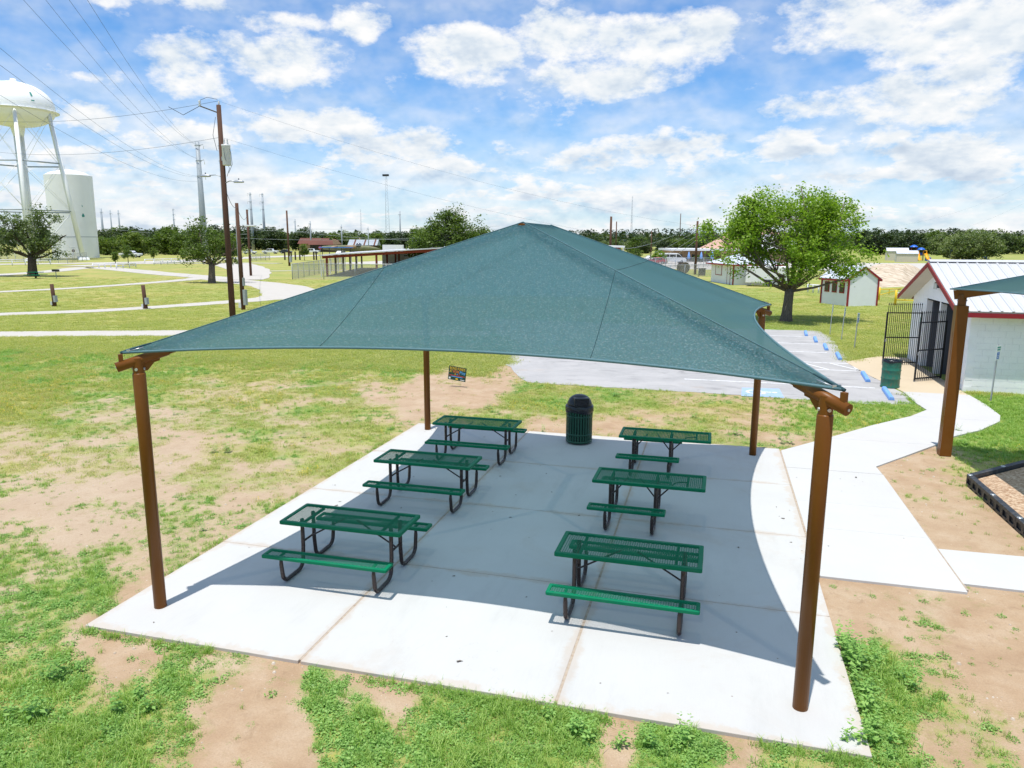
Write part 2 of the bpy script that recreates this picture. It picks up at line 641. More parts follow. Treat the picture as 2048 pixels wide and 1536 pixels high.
MAT['grey_box'] = simple('grey_enclosure', (0.34, 0.37, 0.38), 0.5, 0.2, 0.4, 0.1, 4.0)
MAT['hot_white'] = simple('porcelain', (0.62, 0.63, 0.62), 0.4, 0.0, 0.5, 0.05, 4.0)
MAT['lens'] = simple('lamp_lens', (0.60, 0.62, 0.64), 0.2, 0.0, 0.6, 0.05, 4.0)
MAT['seal'] = simple('joint_seal', (0.40, 0.33, 0.26), 0.9, 0.0, 0.2, 0.25, 8.0, (0.25, 0.15, 0.09), 0.7)
MAT['line_white'] = simple('road_marking', (0.70, 0.71, 0.71), 0.8, 0.0, 0.2, 0.08, 4.0, (0.32, 0.32, 0.32), 0.75)


def mat_wood(name, c1, c2):
    m_, t = newmat(name)
    P = t.n('ShaderNodeTexCoord').outputs['Object']
    x, y, z = t.sep(P)
    g = t.noise(t.xyz(t.m('MULTIPLY', x, 6.0), t.m('MULTIPLY', y, 6.0), t.m('MULTIPLY', z, 0.5)), 4.0, 6.0, 0.65)
    big_ = t.noise(t.xyz(x, y, t.m('MULTIPLY', z, 0.35)), 2.0, 4.0, 0.6)
    c = t.mix(g, c1, c2)
    c = t.mix(t.m('MULTIPLY', big_, 0.5), c, tuple(v * 0.5 for v in c1))
    finish(t, principled(t, c, 0.85, 0, 0.25, bump(t, g, 0.5, 0.01)))
    return m_


MAT['pole_wood'] = mat_wood('creosote_pole', (0.060, 0.030, 0.020), (0.16, 0.085, 0.055))
MAT['pole_red'] = mat_wood('weathered_brown_pole', (0.075, 0.036, 0.022), (0.17, 0.09, 0.058))
MAT['grey_wood'] = mat_wood('weathered_grey_wood', (0.10, 0.085, 0.07), (0.22, 0.19, 0.16))


def mat_bark(name, c1, c2):
    m_, t = newmat(name)
    P = t.n('ShaderNodeTexCoord').outputs['Object']
    x, y, z = t.sep(P)
    g = t.noise(t.xyz(t.m('MULTIPLY', x, 5.0), t.m('MULTIPLY', y, 5.0), z), 6.0, 6.0, 0.7)
    finish(t, principled(t, t.mix(t.ss(g, 0.3, 0.7), c1, c2), 0.95, 0, 0.15, bump(t, g, 0.8, 0.04)))
    return m_


MAT['bark'] = mat_bark('oak_bark', (0.07, 0.055, 0.042), (0.23, 0.19, 0.155))
MAT['bark_dark'] = mat_bark('dark_bark', (0.035, 0.026, 0.02), (0.12, 0.095, 0.075))


def mat_leaf(name, dark, mid, light, trans=0.32, gloss=0.5):
    """leaf colour varies from leaf to leaf (attribute var) and from tree to tree"""
    m_, t = newmat(name)
    a = t.n('ShaderNodeAttribute', attribute_name='var').outputs['Fac']
    rnd = t.n('ShaderNodeObjectInfo').outputs['Random']
    f = t.m('ADD', a, t.m('MULTIPLY', t.m('SUBTRACT', rnd, 0.5), 0.35), clamp=True)
    c = t.ramp(f, [(0.0, dark), (0.5, mid), (1.0, light)])
    b = t.n('ShaderNodeBsdfPrincipled')
    t.link(c, b.inputs['Base Color'])
    b.inputs['Roughness'].default_value = gloss
    b.inputs['Specular IOR Level'].default_value = 0.35
    tr = t.n('ShaderNodeBsdfTranslucent')
    t.link(t.mix(1.0, c, (1.15, 1.35, 0.55), 'MULTIPLY'), tr.inputs[0])
    mx = t.n('ShaderNodeMixShader')
    mx.inputs[0].default_value = trans
    t.link(b.outputs[0], mx.inputs[1])
    t.link(tr.outputs[0], mx.inputs[2])
    finish(t, mx.outputs[0])
    return m_


MAT['leaf_bright'] = mat_leaf('bright_oak_leaves', (0.10, 0.18, 0.016), (0.19, 0.31, 0.026), (0.31, 0.42, 0.05), 0.42)
MAT['leaf_olive'] = mat_leaf('olive_oak_leaves', (0.075, 0.11, 0.038), (0.14, 0.19, 0.065), (0.28, 0.31, 0.14), 0.34)
MAT['leaf_mid'] = mat_leaf('mid_green_leaves', (0.05, 0.09, 0.014), (0.11, 0.17, 0.026), (0.20, 0.25, 0.05), 0.34)
MAT['leaf_dark'] = mat_leaf('dark_evergreen_leaves', (0.022, 0.045, 0.014), (0.045, 0.078, 0.022), (0.09, 0.125, 0.036), 0.26)
MAT['leaf_far'] = mat_leaf('distant_wood_leaves', (0.024, 0.044, 0.016), (0.050, 0.082, 0.026), (0.11, 0.135, 0.045), 0.26)
MAT['weed'] = mat_leaf('weed_leaves', (0.13, 0.25, 0.055), (0.24, 0.42, 0.10), (0.36, 0.54, 0.16), 0.40)
MAT['blade'] = mat_leaf('grass_blades', (0.25, 0.305, 0.06), (0.43, 0.46, 0.135), (0.61, 0.57, 0.26), 0.42)
MAT['blade_green'] = mat_leaf('green_grass_blades', (0.17, 0.29, 0.05), (0.30, 0.45, 0.09), (0.46, 0.58, 0.17), 0.42)
MAT['blade_dry'] = mat_leaf('dry_grass_blades', (0.34, 0.29, 0.13), (0.48, 0.41, 0.20), (0.60, 0.52, 0.30), 0.35)
MAT['petal'] = mat_leaf('yellow_petals', (0.55, 0.36, 0.01), (0.75, 0.50, 0.02), (0.85, 0.62, 0.04), 0.3)


def mat_ground():
    m_, t = newmat('park_ground')
    P = t.n('ShaderNodeNewGeometry').outputs['Position']
    cov = t.n('ShaderNodeAttribute', attribute_name='cover').outputs['Fac']
    lush = t.n('ShaderNodeAttribute', attribute_name='lush').outputs['Fac']
    n_f = t.noise(P, 9.0, 8.0, 0.68)
    n_m = t.noise(P, 1.6, 6.0, 0.62)
    n_l = t.noise(P, 0.16, 5.0, 0.6)
    grit = t.noise(P, 55.0, 4.0, 0.7)
    # sandy earth
    dirt = t.ramp(n_m, [(0.25, (0.33, 0.205, 0.12)), (0.5, (0.42, 0.29, 0.18)), (0.75, (0.50, 0.38, 0.265))])
    dirt = t.mix(t.n('ShaderNodeAttribute', attribute_name='pale').outputs['Fac'], dirt, t.mix(0.75, dirt, (0.47, 0.385, 0.285)))
    dirt = t.mix(t.m('MULTIPLY', t.ss(n_f, 0.5, 0.75), 0.35), dirt, (0.30, 0.20, 0.13))
    dirt = t.mix(t.m('MULTIPLY', t.ss(t.noise(P, 0.7, 6.0, 0.7), 0.52, 0.72), 0.55), dirt, (0.52, 0.42, 0.30))
    v = t.n('ShaderNodeTexVoronoi')
    v.inputs['Scale'].default_value = 17.0
    t.link(P, v.inputs['Vector'])
    peb = t.m('MULTIPLY', t.ss(v.outputs['Distance'], 0.10, 0.20, 1.0, 0.0), t.ss(t.noise(P, 2.3, 4.0, 0.6), 0.50, 0.68))
    dirt = t.mix(t.m('MULTIPLY', peb, 0.6), dirt, (0.62, 0.52, 0.42))
    dirt = t.mix(t.m('MULTIPLY', t.ss(grit, 0.35, 0.75), 0.38), dirt, (0.28, 0.18, 0.11))
    dirt = t.mix(t.m('MULTIPLY', t.ss(t.noise(P, 3.7, 5.0, 0.7, dist=1.0), 0.56, 0.68), 0.40), dirt, (0.27, 0.18, 0.11))
    # turf
    gr = t.ramp(t.m('ADD', t.m('MULTIPLY', n_m, 0.5), t.m('MULTIPLY', n_f, 0.5)), [(0.28, (0.18, 0.205, 0.045)), (0.5, (0.315, 0.325, 0.095)), (0.72, (0.46, 0.425, 0.18))])
    gl = t.ramp(t.m('ADD', t.m('MULTIPLY', n_m, 0.5), t.m('MULTIPLY', n_f, 0.5)), [(0.28, (0.070, 0.15, 0.018)), (0.5, (0.145, 0.26, 0.038)), (0.72, (0.25, 0.33, 0.065))])
    turf = t.mix(lush, gr, gl)
    turf = t.mix(t.m('MULTIPLY', t.ss(n_l, 0.44, 0.62), 0.60), turf, (0.42, 0.34, 0.13))
    turf = t.mix(t.m('MULTIPLY', t.ss(t.noise(P, 0.45, 6.0, 0.7), 0.55, 0.72), 0.45), turf, (0.50, 0.41, 0.24))
    fl = t.m('MULTIPLY', t.ss(t.noise(P, 0.33, 4.0, 0.6), 0.54, 0.70), t.ss(t.noise(P, 6.0, 5.0, 0.75), 0.56, 0.72))
    turf = t.mix(t.m('MULTIPLY', fl, 0.55), turf, (0.52, 0.36, 0.03))
    f = t.m('ADD', cov, t.m('MULTIPLY', t.m('SUBTRACT', n_f, 0.5), 0.75))
    f = t.m('ADD', f, t.m('MULTIPLY', t.m('SUBTRACT', grit, 0.5), 0.35))
    col = t.mix(t.ss(f, 0.32, 0.80), dirt, turf)
    h = t.m('ADD', t.m('MULTIPLY', n_f, 0.6), t.m('MULTIPLY', grit, 0.4))
    finish(t, principled(t, col, 0.95, 0, 0.12, bump(t, h, 0.7, 0.035)))
    return m_


def mat_concrete(name, base, stain, amt=0.5, edges=False):
    m_, t = newmat(name)
    P = t.n('ShaderNodeNewGeometry').outputs['Position']
    rnd = t.n('ShaderNodeObjectInfo').outputs['Random']
    x, y, z = t.sep(P)
    broom = t.noise(t.xyz(t.m('MULTIPLY', x, 30.0), t.m('MULTIPLY', y, 1.2), z), 3.0, 4.0, 0.6)
    mott = t.noise(P, 0.8, 7.0, 0.66)
    st = t.noise(P, 0.45, 7.0, 0.7, dist=0.6)
    fine = t.noise(P, 45.0, 4.0, 0.7)
    c = t.mix(mott, tuple(v * 0.90 for v in base), tuple(min(1, v * 1.07) for v in base))
    c = t.mix(t.m('MULTIPLY', t.ss(st, 0.52, 0.74), amt), c, stain)
    c = t.mix(t.m('MULTIPLY', t.m('SUBTRACT', broom, 0.42), 0.28, clamp=True), c, tuple(v * 0.72 for v in base))
    c = t.mix(t.m('MULTIPLY', fine, 0.14), c, tuple(v * 0.6 for v in base))
    c = t.mix(t.m('MULTIPLY', rnd, 0.10), c, tuple(v * 0.8 for v in base))
    sp = t.n('ShaderNodeTexVoronoi')
    sp.inputs['Scale'].default_value = 3.1
    t.link(P, sp.inputs['Vector'])
    c = t.mix(t.m('MULTIPLY', t.ss(sp.outputs['Distance'], 0.02, 0.05, 1.0, 0.0), t.ss(t.noise(P, 1.1, 3.0), 0.55, 0.6)), c, (0.16, 0.10, 0.07))
    if edges:
        # earth trodden and washed on to the slab along its edges and joints
        def dist(v, lines):
            r = None
            for q in lines:
                d_ = t.m('ABSOLUTE', t.m('SUBTRACT', v, q))
                r = d_ if r is None else t.m('MINIMUM', r, d_)
            return r
        ed = t.m('MINIMUM', dist(x, (0.0, 8.86)), dist(y, (0.0, 10.74)))
        jt = t.m('MINIMUM', dist(x, (2.945, 5.885)), dist(y, (2.69, 5.36, 8.06)))
        nE = t.noise(P, 2.2, 6.0, 0.7)
        nJ = t.noise(P, 1.3, 6.0, 0.72)
        c = t.mix(t.m('MULTIPLY', t.ss(t.m('ADD', ed, t.m('MULTIPLY', t.m('SUBTRACT', nE, 0.56), 0.7)), -0.02, 0.08, 1.0, 0.0), 0.40), c, (0.46, 0.36, 0.26))
        c = t.mix(t.m('MULTIPLY', t.ss(t.m('ADD', jt, t.m('MULTIPLY', t.m('SUBTRACT', nJ, 0.53), 0.55)), -0.02, 0.08, 1.0, 0.0), 0.38), c, (0.42, 0.31, 0.22))
        cr_n = t.noise(P, 0.55, 5.0, 0.6, dist=0.4)
        crack = t.m('MULTIPLY', t.ss(t.m('ABSOLUTE', t.m('SUBTRACT', cr_n, 0.5)), 0.0008, 0.0022, 1.0, 0.0), t.ss(t.noise(P, 0.35, 2.0), 0.52, 0.60))
        c = t.mix(t.m('MULTIPLY', crack, 0.12), c, (0.24, 0.19, 0.15))
        st2 = t.noise(t.xyz(t.m('MULTIPLY', x, 0.9), t.m('MULTIPLY', y, 0.22), z), 1.6, 6.0, 0.7)
        c = t.mix(t.m('MULTIPLY', t.ss(st2, 0.50, 0.72), 0.30), c, tuple(v * 0.70 for v in base))
    finish(t, principled(t, c, 0.88, 0, 0.25, bump(t, t.m('ADD', t.m('MULTIPLY', broom, 0.6), t.m('MULTIPLY', fine, 0.4)), 0.18, 0.006)))
    return m_


MAT['ground'] = mat_ground()
MAT['concrete'] = mat_concrete('pad_concrete', (0.52, 0.51, 0.49), (0.43, 0.35, 0.27), 0.40, True)
MAT['walk'] = mat_concrete('walk_concrete', (0.53, 0.52, 0.50), (0.47, 0.40, 0.32), 0.25)
MAT['tan_walk'] = mat_concrete('old_tan_concrete', (0.55, 0.455, 0.32), (0.40, 0.30, 0.2), 0.3)
MAT['gravel_road'] = mat_concrete('pale_gravel', (0.50, 0.47, 0.42), (0.40, 0.35, 0.28), 0.35)


def mat_asphalt():
    m_, t = newmat('worn_asphalt')
    P = t.n('ShaderNodeNewGeometry').outputs['Position']
    a = t.noise(P, 0.5, 7.0, 0.7, dist=0.5)
    x, y, z = t.sep(P)
    cr = t.noise(t.xyz(t.m('MULTIPLY', x, 0.5), t.m('MULTIPLY', y, 2.2), z), 0.9, 7.0, 0.75)
    fine = t.noise(P, 60.0, 4.0, 0.7)
    c = t.ramp(a, [(0.3, (0.34, 0.335, 0.33)), (0.55, (0.43, 0.42, 0.41)), (0.8, (0.50, 0.485, 0.465))])
    c = t.mix(t.m('MULTIPLY', t.ss(cr, 0.54, 0.68), 0.62), c, (0.17, 0.165, 0.165))
    oil = t.noise(P, 0.9, 5.0, 0.65)
    c = t.mix(t.m('MULTIPLY', t.ss(oil, 0.60, 0.72), 0.5), c, (0.12, 0.12, 0.125))
    c = t.mix(t.m('MULTIPLY', t.ss(t.noise(P, 0.4, 5.0, 0.7), 0.58, 0.70), 0.35), c, (0.46, 0.37, 0.29))
    c = t.mix(t.m('MULTIPLY', fine, 0.25), c, (0.18, 0.18, 0.18))
    finish(t, principled(t, c, 0.93, 0, 0.2, bump(t, fine, 0.4, 0.01)))
    return m_


MAT['asphalt'] = mat_asphalt()


def mat_fabric():
    """knitted shade cloth: a fine open knit that lets part of the sun through"""
    m_, t = newmat('shade_cloth')
    tcd = t.n('ShaderNodeTexCoord')
    P = tcd.outputs['Object']
    n1 = t.noise(P, 52.0, 3.0, 0.75)
    nc = t.noise(P, 95.0, 2.0, 0.6, color=True)
    n2 = t.noise(P, 0.9, 4.0, 0.55)
    x, y, z = t.sep(P)
    weave = t.noise(t.xyz(t.m('MULTIPLY', x, 14.0), t.m('MULTIPLY', y, 0.8), z), 3.0, 3.0, 0.6)
    base = t.mix(n2, (0.002, 0.070, 0.100), (0.006, 0.094, 0.128))
    c = t.mix(t.ss(n1, 0.32, 0.72), t.vm('SCALE', base, 0.55), t.vm('SCALE', base, 1.65))
    # glint of the knit painted in as pale speckle on the slope facing the sun
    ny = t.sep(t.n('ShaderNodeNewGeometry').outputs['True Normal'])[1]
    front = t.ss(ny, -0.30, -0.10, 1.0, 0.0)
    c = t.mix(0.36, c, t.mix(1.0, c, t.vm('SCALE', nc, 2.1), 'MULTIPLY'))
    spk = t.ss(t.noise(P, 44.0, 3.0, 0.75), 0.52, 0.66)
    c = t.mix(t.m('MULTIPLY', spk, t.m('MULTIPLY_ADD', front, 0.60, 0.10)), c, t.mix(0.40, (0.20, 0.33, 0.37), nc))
    c = t.mix(t.m('MULTIPLY', t.ss(weave, 0.5, 0.75), 0.22), c, t.vm('SCALE', base, 1.5))
    b = t.n('ShaderNodeBsdfPrincipled')
    t.link(c, b.inputs['Base Color'])
    b.inputs['Roughness'].default_value = 0.62
    b.inputs['Specular IOR Level'].default_value = 0.15
    b.inputs['Sheen Weight'].default_value = 0.0
    crease = t.noise(t.xyz(t.m('MULTIPLY', x, 0.5), t.m('MULTIPLY', y, 2.6), t.m('MULTIPLY', z, 0.5)), 1.0, 3.0, 0.5)
    crease2 = t.noise(t.xyz(t.m('MULTIPLY', x, 3.0), t.m('MULTIPLY', y, 0.5), t.m('MULTIPLY', z, 0.5)), 1.0, 3.0, 0.5)
    hgt = t.m('ADD', t.m('MULTIPLY', n1, 0.02), t.m('MULTIPLY', t.m('ADD', crease, crease2), 0.5))
    t.link(bump(t, hgt, 0.55, 0.10), b.inputs['Normal'])
    tr = t.n('ShaderNodeBsdfTranslucent')
    tr.inputs[0].default_value = (0.33, 0.54, 0.59, 1)
    m1 = t.n('ShaderNodeMixShader')
    m1.inputs[0].default_value = 0.60
    t.link(b.outputs[0], m1.inputs[1])
    t.link(tr.outputs[0], m1.inputs[2])
    tp = t.n('ShaderNodeBsdfTransparent')
    m2 = t.n('ShaderNodeMixShader')
    m2.inputs[0].default_value = 0.035
    t.link(m1.outputs[0], m2.inputs[1])
    t.link(tp.outputs[0], m2.inputs[2])
    finish(t, m2.outputs[0])
    return m_


MAT['fabric'] = mat_fabric()
MAT['hem'] = simple('hem_webbing', (0.085, 0.17, 0.19), 0.7, 0.0, 0.3, 0.2, 30.0)
MAT['seam'] = simple('seam_thread', (0.030, 0.075, 0.085), 0.7, 0.0, 0.2, 0.2, 30.0)


def mat_chain():
    """woven wire too fine to model: thin wires with open diamonds between"""
    m_, t = newmat('chain_link')
    P = t.n('ShaderNodeTexCoord').outputs['Object']
    x, y, z = t.sep(P)
    s = t.m('ADD', x, y)
    a = t.m('ABSOLUTE', t.m('SUBTRACT', t.m('FRACT', t.m('MULTIPLY', t.m('ADD', s, z), 13.0)), 0.5))
    b_ = t.m('ABSOLUTE', t.m('SUBTRACT', t.m('FRACT', t.m('MULTIPLY', t.m('SUBTRACT', s, z), 13.0)), 0.5))
    wire = t.m('MAXIMUM', t.m('GREATER_THAN', a, 0.45), t.m('GREATER_THAN', b_, 0.45))
    b = principled(t, (0.45, 0.47, 0.47), 0.5, 0.3)
    tp = t.n('ShaderNodeBsdfTransparent')
    mx = t.n('ShaderNodeMixShader')
    t.link(wire, mx.inputs[0])
    t.link(tp.outputs[0], mx.inputs[1])
    t.link(b, mx.inputs[2])
    finish(t, mx.outputs[0])
    return m_


MAT['chain'] = mat_chain()


def mat_mulch(name, stops, scale):
    m_, t = newmat(name)
    P = t.n('ShaderNodeNewGeometry').outputs['Position']
    x, y, z = t.sep(P)
    v = t.n('ShaderNodeTexVoronoi')
    v.inputs['Scale'].default_value = scale
    t.link(t.xyz(x, t.m('MULTIPLY', y, 2.0), z), v.inputs['Vector'])
    g = t.sep(v.outputs['Color'])[0]
    n = t.noise(P, 3.0, 5.0, 0.6)
    c = t.ramp(t.m('ADD', t.m('MULTIPLY', g, 0.7), t.m('MULTIPLY', n, 0.3)), stops)
    finish(t, principled(t, c, 0.95, 0, 0.1, bump(t, g, 0.9, 0.03)))
    return m_


MAT['mulch'] = mat_mulch('wood_chips', [(0.2, (0.28, 0.16, 0.09)), (0.55, (0.50, 0.34, 0.22)), (0.85, (0.62, 0.48, 0.34))], 26.0)
MAT['earth_fill'] = mat_mulch('earth_fill', [(0.2, (0.40, 0.32, 0.23)), (0.55, (0.52, 0.43, 0.32)), (0.85, (0.60, 0.52, 0.41))], 1.2)
MAT['timber'] = simple('recycled_black_plastic', (0.020, 0.024, 0.030), 0.5, 0.0, 0.4, 0.25, 6.0, (0.18, 0.15, 0.12), 0.45)
# ------------------------------------------------------------------ ground sheet with its cover map
COVER = [
    (60, 1330, 0.75), (100, 1450, 0.90), (250, 1440, 0.95), (330, 1400, 0.90), (180, 1300, 0.35), (230, 1350, 0.10), (350, 1330, 0.75), (420, 1380, 0.60), (480, 1480, 0.20),
    (330, 1500, 0.40), (420, 1520, 0.15), (560, 1350, 0.40), (640, 1400, 0.90), (740, 1460, 0.95), (560, 1480, 0.15), (590, 1510, 0.10), (760, 1370, 0.20), (800, 1400, 0.25),
    (850, 1440, 0.90), (950, 1450, 0.95), (1050, 1430, 0.90), (1150, 1470, 0.95), (1250, 1450, 0.20), (1300, 1510, 0.90), (1400, 1480, 0.85), (1480, 1490, 0.30), (1560, 1520, 0.70),
    (1620, 1530, 0.70), (30, 1500, 0.85), (130, 1380, 0.80), (20, 1250, 0.72), (300, 1290, 0.15), (450, 1310, 0.55), (680, 1350, 0.60),
    (100, 1250, 0.77), (40, 1200, 0.67), (200, 1190, 0.72), (250, 1130, 0.47), (60, 1120, 0.47), (150, 1050, 0.29), (60, 1000, 0.29), (240, 1010, 0.29), (380, 1060, 0.62), (420, 1020, 0.47),
    (330, 980, 0.37), (480, 960, 0.37), (560, 930, 0.37), (600, 870, 0.62), (520, 910, 0.77), (470, 880, 0.57), (700, 880, 0.67), (780, 830, 0.62), (700, 800, 0.62), (640, 760, 0.72),
    (560, 790, 0.57), (450, 800, 0.47), (350, 830, 0.42), (250, 860, 0.55), (150, 830, 0.62), (60, 800, 0.92), (100, 740, 0.88), (30, 720, 0.92), (300, 760, 0.89), (500, 740, 0.80),
    (700, 730, 0.90), (800, 740, 0.80), (200, 920, 0.39), (60, 900, 0.57), (380, 900, 0.37), (100, 950, 0.32),
    (760, 790, 0.37), (850, 770, 0.08), (950, 790, 0.06), (900, 750, 0.25), (860, 725, 0.95), (960, 725, 0.98), (1000, 760, 0.20), (1040, 800, 0.80), (930, 830, 0.50), (1000, 830, 0.75),
    (1100, 800, 0.85), (1200, 810, 0.75), (1090, 860, 0.35), (1200, 850, 0.35), (1300, 820, 0.60), (1400, 830, 0.55), (1480, 840, 0.55), (1560, 870, 0.40), (1600, 840, 0.65),
    (1700, 820, 0.80), (1780, 815, 0.85), (1500, 880, 0.55), (1450, 860, 0.45), (830, 800, 0.20), (820, 845, 0.30),
    (1800, 950, 0.19), (1850, 1000, 0.27), (1900, 1050, 0.27), (1960, 1090, 0.27), (1830, 900, 0.37), (1950, 900, 0.62), (2000, 880, 0.85), (2040, 860, 0.95), (1960, 830, 0.95),
    (2030, 800, 0.98), (1700, 1200, 0.17), (1800, 1250, 0.27), (1750, 1340, 0.87), (1850, 1330, 0.37), (1950, 1300, 0.22), (2020, 1250, 0.19), (2030, 1400, 0.22), (1800, 1420, 0.87),
    (1850, 1480, 0.52), (1950, 1450, 0.32), (1780, 1490, 0.95), (2000, 1500, 0.47), (1700, 1280, 0.37), (1990, 1200, 0.17),
    (1500, 600, 0.95), (1600, 640, 0.95), (1750, 650, 0.95), (1750, 580, 0.90), (300, 640, 0.95), (100, 640, 0.92), (400, 700, 0.95), (200, 600, 0.95), (100, 560, 0.97), (600, 560, 0.95),
    (700, 580, 0.90), (1300, 560, 0.80), (1100, 640, 0.90), (850, 640, 0.95), (1720, 700, 0.95),
]
LUSH = [(100, 1450, .9), (640, 1400, .95), (1150, 1470, .95), (1400, 1500, .9), (1780, 1450, .9), (2030, 800, .8), (1980, 880, .8), (1700, 820, .5), (60, 770, .40), (300, 700, .12),
        (200, 620, .02), (100, 560, .15), (600, 560, .2), (400, 590, .1), (1600, 620, .3), (1750, 640, .25), (1600, 655, .8), (960, 725, .6), (700, 740, .55), (1100, 800, .6), (600, 870, .35), (150, 1220, .7), (1740, 690, .6), (1500, 560, .3)]


PALE = [(150, 1000, .9), (300, 900, .8), (60, 1100, .8), (500, 860, .7), (250, 1350, .15), (480, 1500, .1), (1250, 1450, .05), (800, 1400, .1), (1850, 1300, .15), (2000, 1250, .1), (1850, 1000, .2), (850, 770, .5), (950, 790, .3), (1200, 850, .1), (700, 850, .6), (100, 800, .8), (1450, 850, .2)]


def field(X, Y, pts, fallback):
    u, v = to_px(X, Y, np.full_like(X, GZ))
    u = np.clip(u, -60, 2110)
    v = np.clip(v, 545, 1560)
    vv = np.log(v - 470.0) * 420.0
    num = np.zeros_like(X)
    den = np.zeros_like(X)
    for (a, b, c) in pts:
        d2 = ((u - a) * 0.9) ** 2 + (vv - math.log(b - 470.0) * 420.0) ** 2
        wt = 1.0 / (d2 + 500.0) ** 2
        num += wt * c
        den += wt
    return num / den


def cover_at(X, Y):
    c = field(X, Y, COVER, 0.6)
    c = c + (fbm(X * 1.1, Y * 1.1, 3, 4) - 0.5) * 0.66 + (fbm(X * 4.0, Y * 4.0, 9, 3) - 0.5) * 0.32
    return np.clip(c, 0.0, 1.0)


def make_ground():
    az = np.concatenate([np.linspace(rad(-62), rad(32), 340), np.linspace(rad(32), rad(298), 46)[1:-1]])
    rr = np.concatenate([[0.0], np.exp(np.linspace(math.log(1.5), math.log(9000.0), 560))])
    A, Rr = np.meshgrid(az, rr)
    X = CP[0] + Rr * np.sin(A)
    Y = CP[1] + Rr * np.cos(A)
    near = np.clip((Rr - 2.0) / 2.0, 0, 1) * np.clip((90.0 - Rr) / 40.0, 0, 1)
    Z = GZ + near * ((fbm(X * 0.9, Y * 0.9, 21, 4) - 0.5) * 0.022)
    V = np.stack([X, Y, Z], -1).reshape(-1, 3)
    nr, na = X.shape
    idx = np.arange(nr * na).reshape(nr, na)
    a, b = idx[:-1], idx[1:]
    Q = np.stack([a, np.roll(a, -1, 1), np.roll(b, -1, 1), b], -1).reshape(-1, 4)
    me = fast_mesh('ground', V, Q)
    cov = cover_at(X.ravel(), Y.ravel())
    lush = np.clip(field(X.ravel(), Y.ravel(), LUSH, 0.4) + (fbm(X.ravel() * 0.6, Y.ravel() * 0.6, 5, 3) - 0.5) * 0.6, 0, 1)
    pale = np.clip(field(X.ravel(), Y.ravel(), PALE, 0.4) + (fbm(X.ravel() * 0.5, Y.ravel() * 0.5, 15, 3) - 0.5) * 0.4, 0, 1)
    for nm, arr in (('cover', cov), ('lush', lush), ('pale', pale)):
        at_ = me.attributes.new(nm, 'FLOAT', 'POINT')
        at_.data.foreach_set('value', arr.astype(np.float32))
    me.polygons.foreach_set('use_smooth', [True] * len(me.polygons))
    me.materials.append(MAT['ground'])
    o = bpy.data.objects.new('ground', me)
    COL.objects.link(o)
    return struct(o)


ground = make_ground()

# ------------------------------------------------------------------ concrete pad of twelve panels with brown joints
PADX = [0.0, 2.945, 5.885, 8.86]
PADY = [0.0, 2.69, 5.36, 8.06, 10.74]
pad = struct(MB().boxb(0.03, 8.83, 0.03, 10.71, -0.16, -0.005).build('concrete_pad', MAT['seal']))
for i in range(3):
    for j in range(4):
        gx, gy = 0.015, 0.006
        x0 = PADX[i] + (gx if i else 0)
        x1 = PADX[i + 1] - (gx if i < 2 else 0)
        y0 = PADY[j] + (gy if j else 0)
        y1 = PADY[j + 1] - (gy if j < 3 else 0)
        MB().boxb(x0, x1, y0, y1, -0.15, 0.0).build('panel', MAT['concrete'], pad, bevel=0.006)

# walkways
walk = struct(MB().prism([(8.862, 3.93), (10.80, 4.0), (10.76, 9.80), (8.862, 10.60)], -0.16, -0.009).build('walkway', MAT['seal']))
ys = [3.92, 5.86, 7.20, 9.30]
for k in range(3):
    MB().boxb(8.897, 10.765, ys[k] + (0.004 if k else 0), ys[k + 1] - 0.004, -0.15, -0.003 - 0.001 * k).build('panel', MAT['walk'], walk, bevel=0.006)
MB().prism([(8.897, 9.304), (10.75, 9.304), (10.73, 9.85), (12.42, 12.10), (10.08, 12.10), (8.897, 10.62)], -0.15, -0.004).build('panel', MAT['walk'], walk)
MB().prism([(10.09, 12.106), (12.428, 12.106), (13.12, 13.15), (13.94, 14.0), (14.75, 15.2), (12.60, 15.2), (11.39, 13.80)], -0.15, -0.004).build('panel', MAT['walk'], walk)
MB().prism([(12.61, 15.206), (14.756, 15.206), (15.02, 16.0), (15.12, 17.45), (15.09, 18.90), (13.22, 18.90), (13.18, 17.1), (13.24, 16.2)], -0.15, -0.004).build('panel', MAT['walk'], walk)
MB().prism([(10.79, 4.20), (12.6, 4.16), (15.5, 4.1), (15.5, 5.55), (10.79, 5.44)], -0.15, -0.008).build('panel', MAT['walk'], walk)
struct(MB().prism([(13.24, 18.906), (15.09, 18.906), (15.09, 26.9), (14.1, 27.1), (12.45, 25.1), (12.75, 22.0), (13.15, 19.6)], -0.12, -0.02).build('entrance_apron', MAT['tan_walk']))

# ------------------------------------------------------------------ parking lot
def wobble(poly, step=0.8, amp=0.16, seed=0):
    out = []
    n = len(poly)
    for i in range(n):
        a, b = np.array(poly[i], float), np.array(poly[(i + 1) % n], float)
        L = np.linalg.norm(b - a)
        k = max(1, int(L / step))
        nrm = np.array([-(b - a)[1], (b - a)[0]]) / L
        for j in range(k):
            p = a + (b - a) * j / k
            s = (vnoise(np.array([p[0] * 1.3]), np.array([p[1] * 1.3]), seed)[0] - 0.5) * 2 * amp
            if j == 0:
                s = 0
            out.append(tuple(p + nrm * s))
    return out


lot = struct(MB().prism(wobble([(1.3, 17.25), (11.3, 16.75), (13.1, 17.1), (13.2, 18.8), (13.0, 20.2), (12.8, 22.5), (12.55, 25.1), (12.9, 30.0), (12.95, 36.2), (8.5, 36.0), (-6.5, 37.5), (-5.5, 33.5), (-1.6, 26.0), (-0.4, 20.5)], 0.5, 0.16, 4), -0.10, -0.03).build('parking_lot', MAT['asphalt']))
LZ = -0.026
mk = MB()


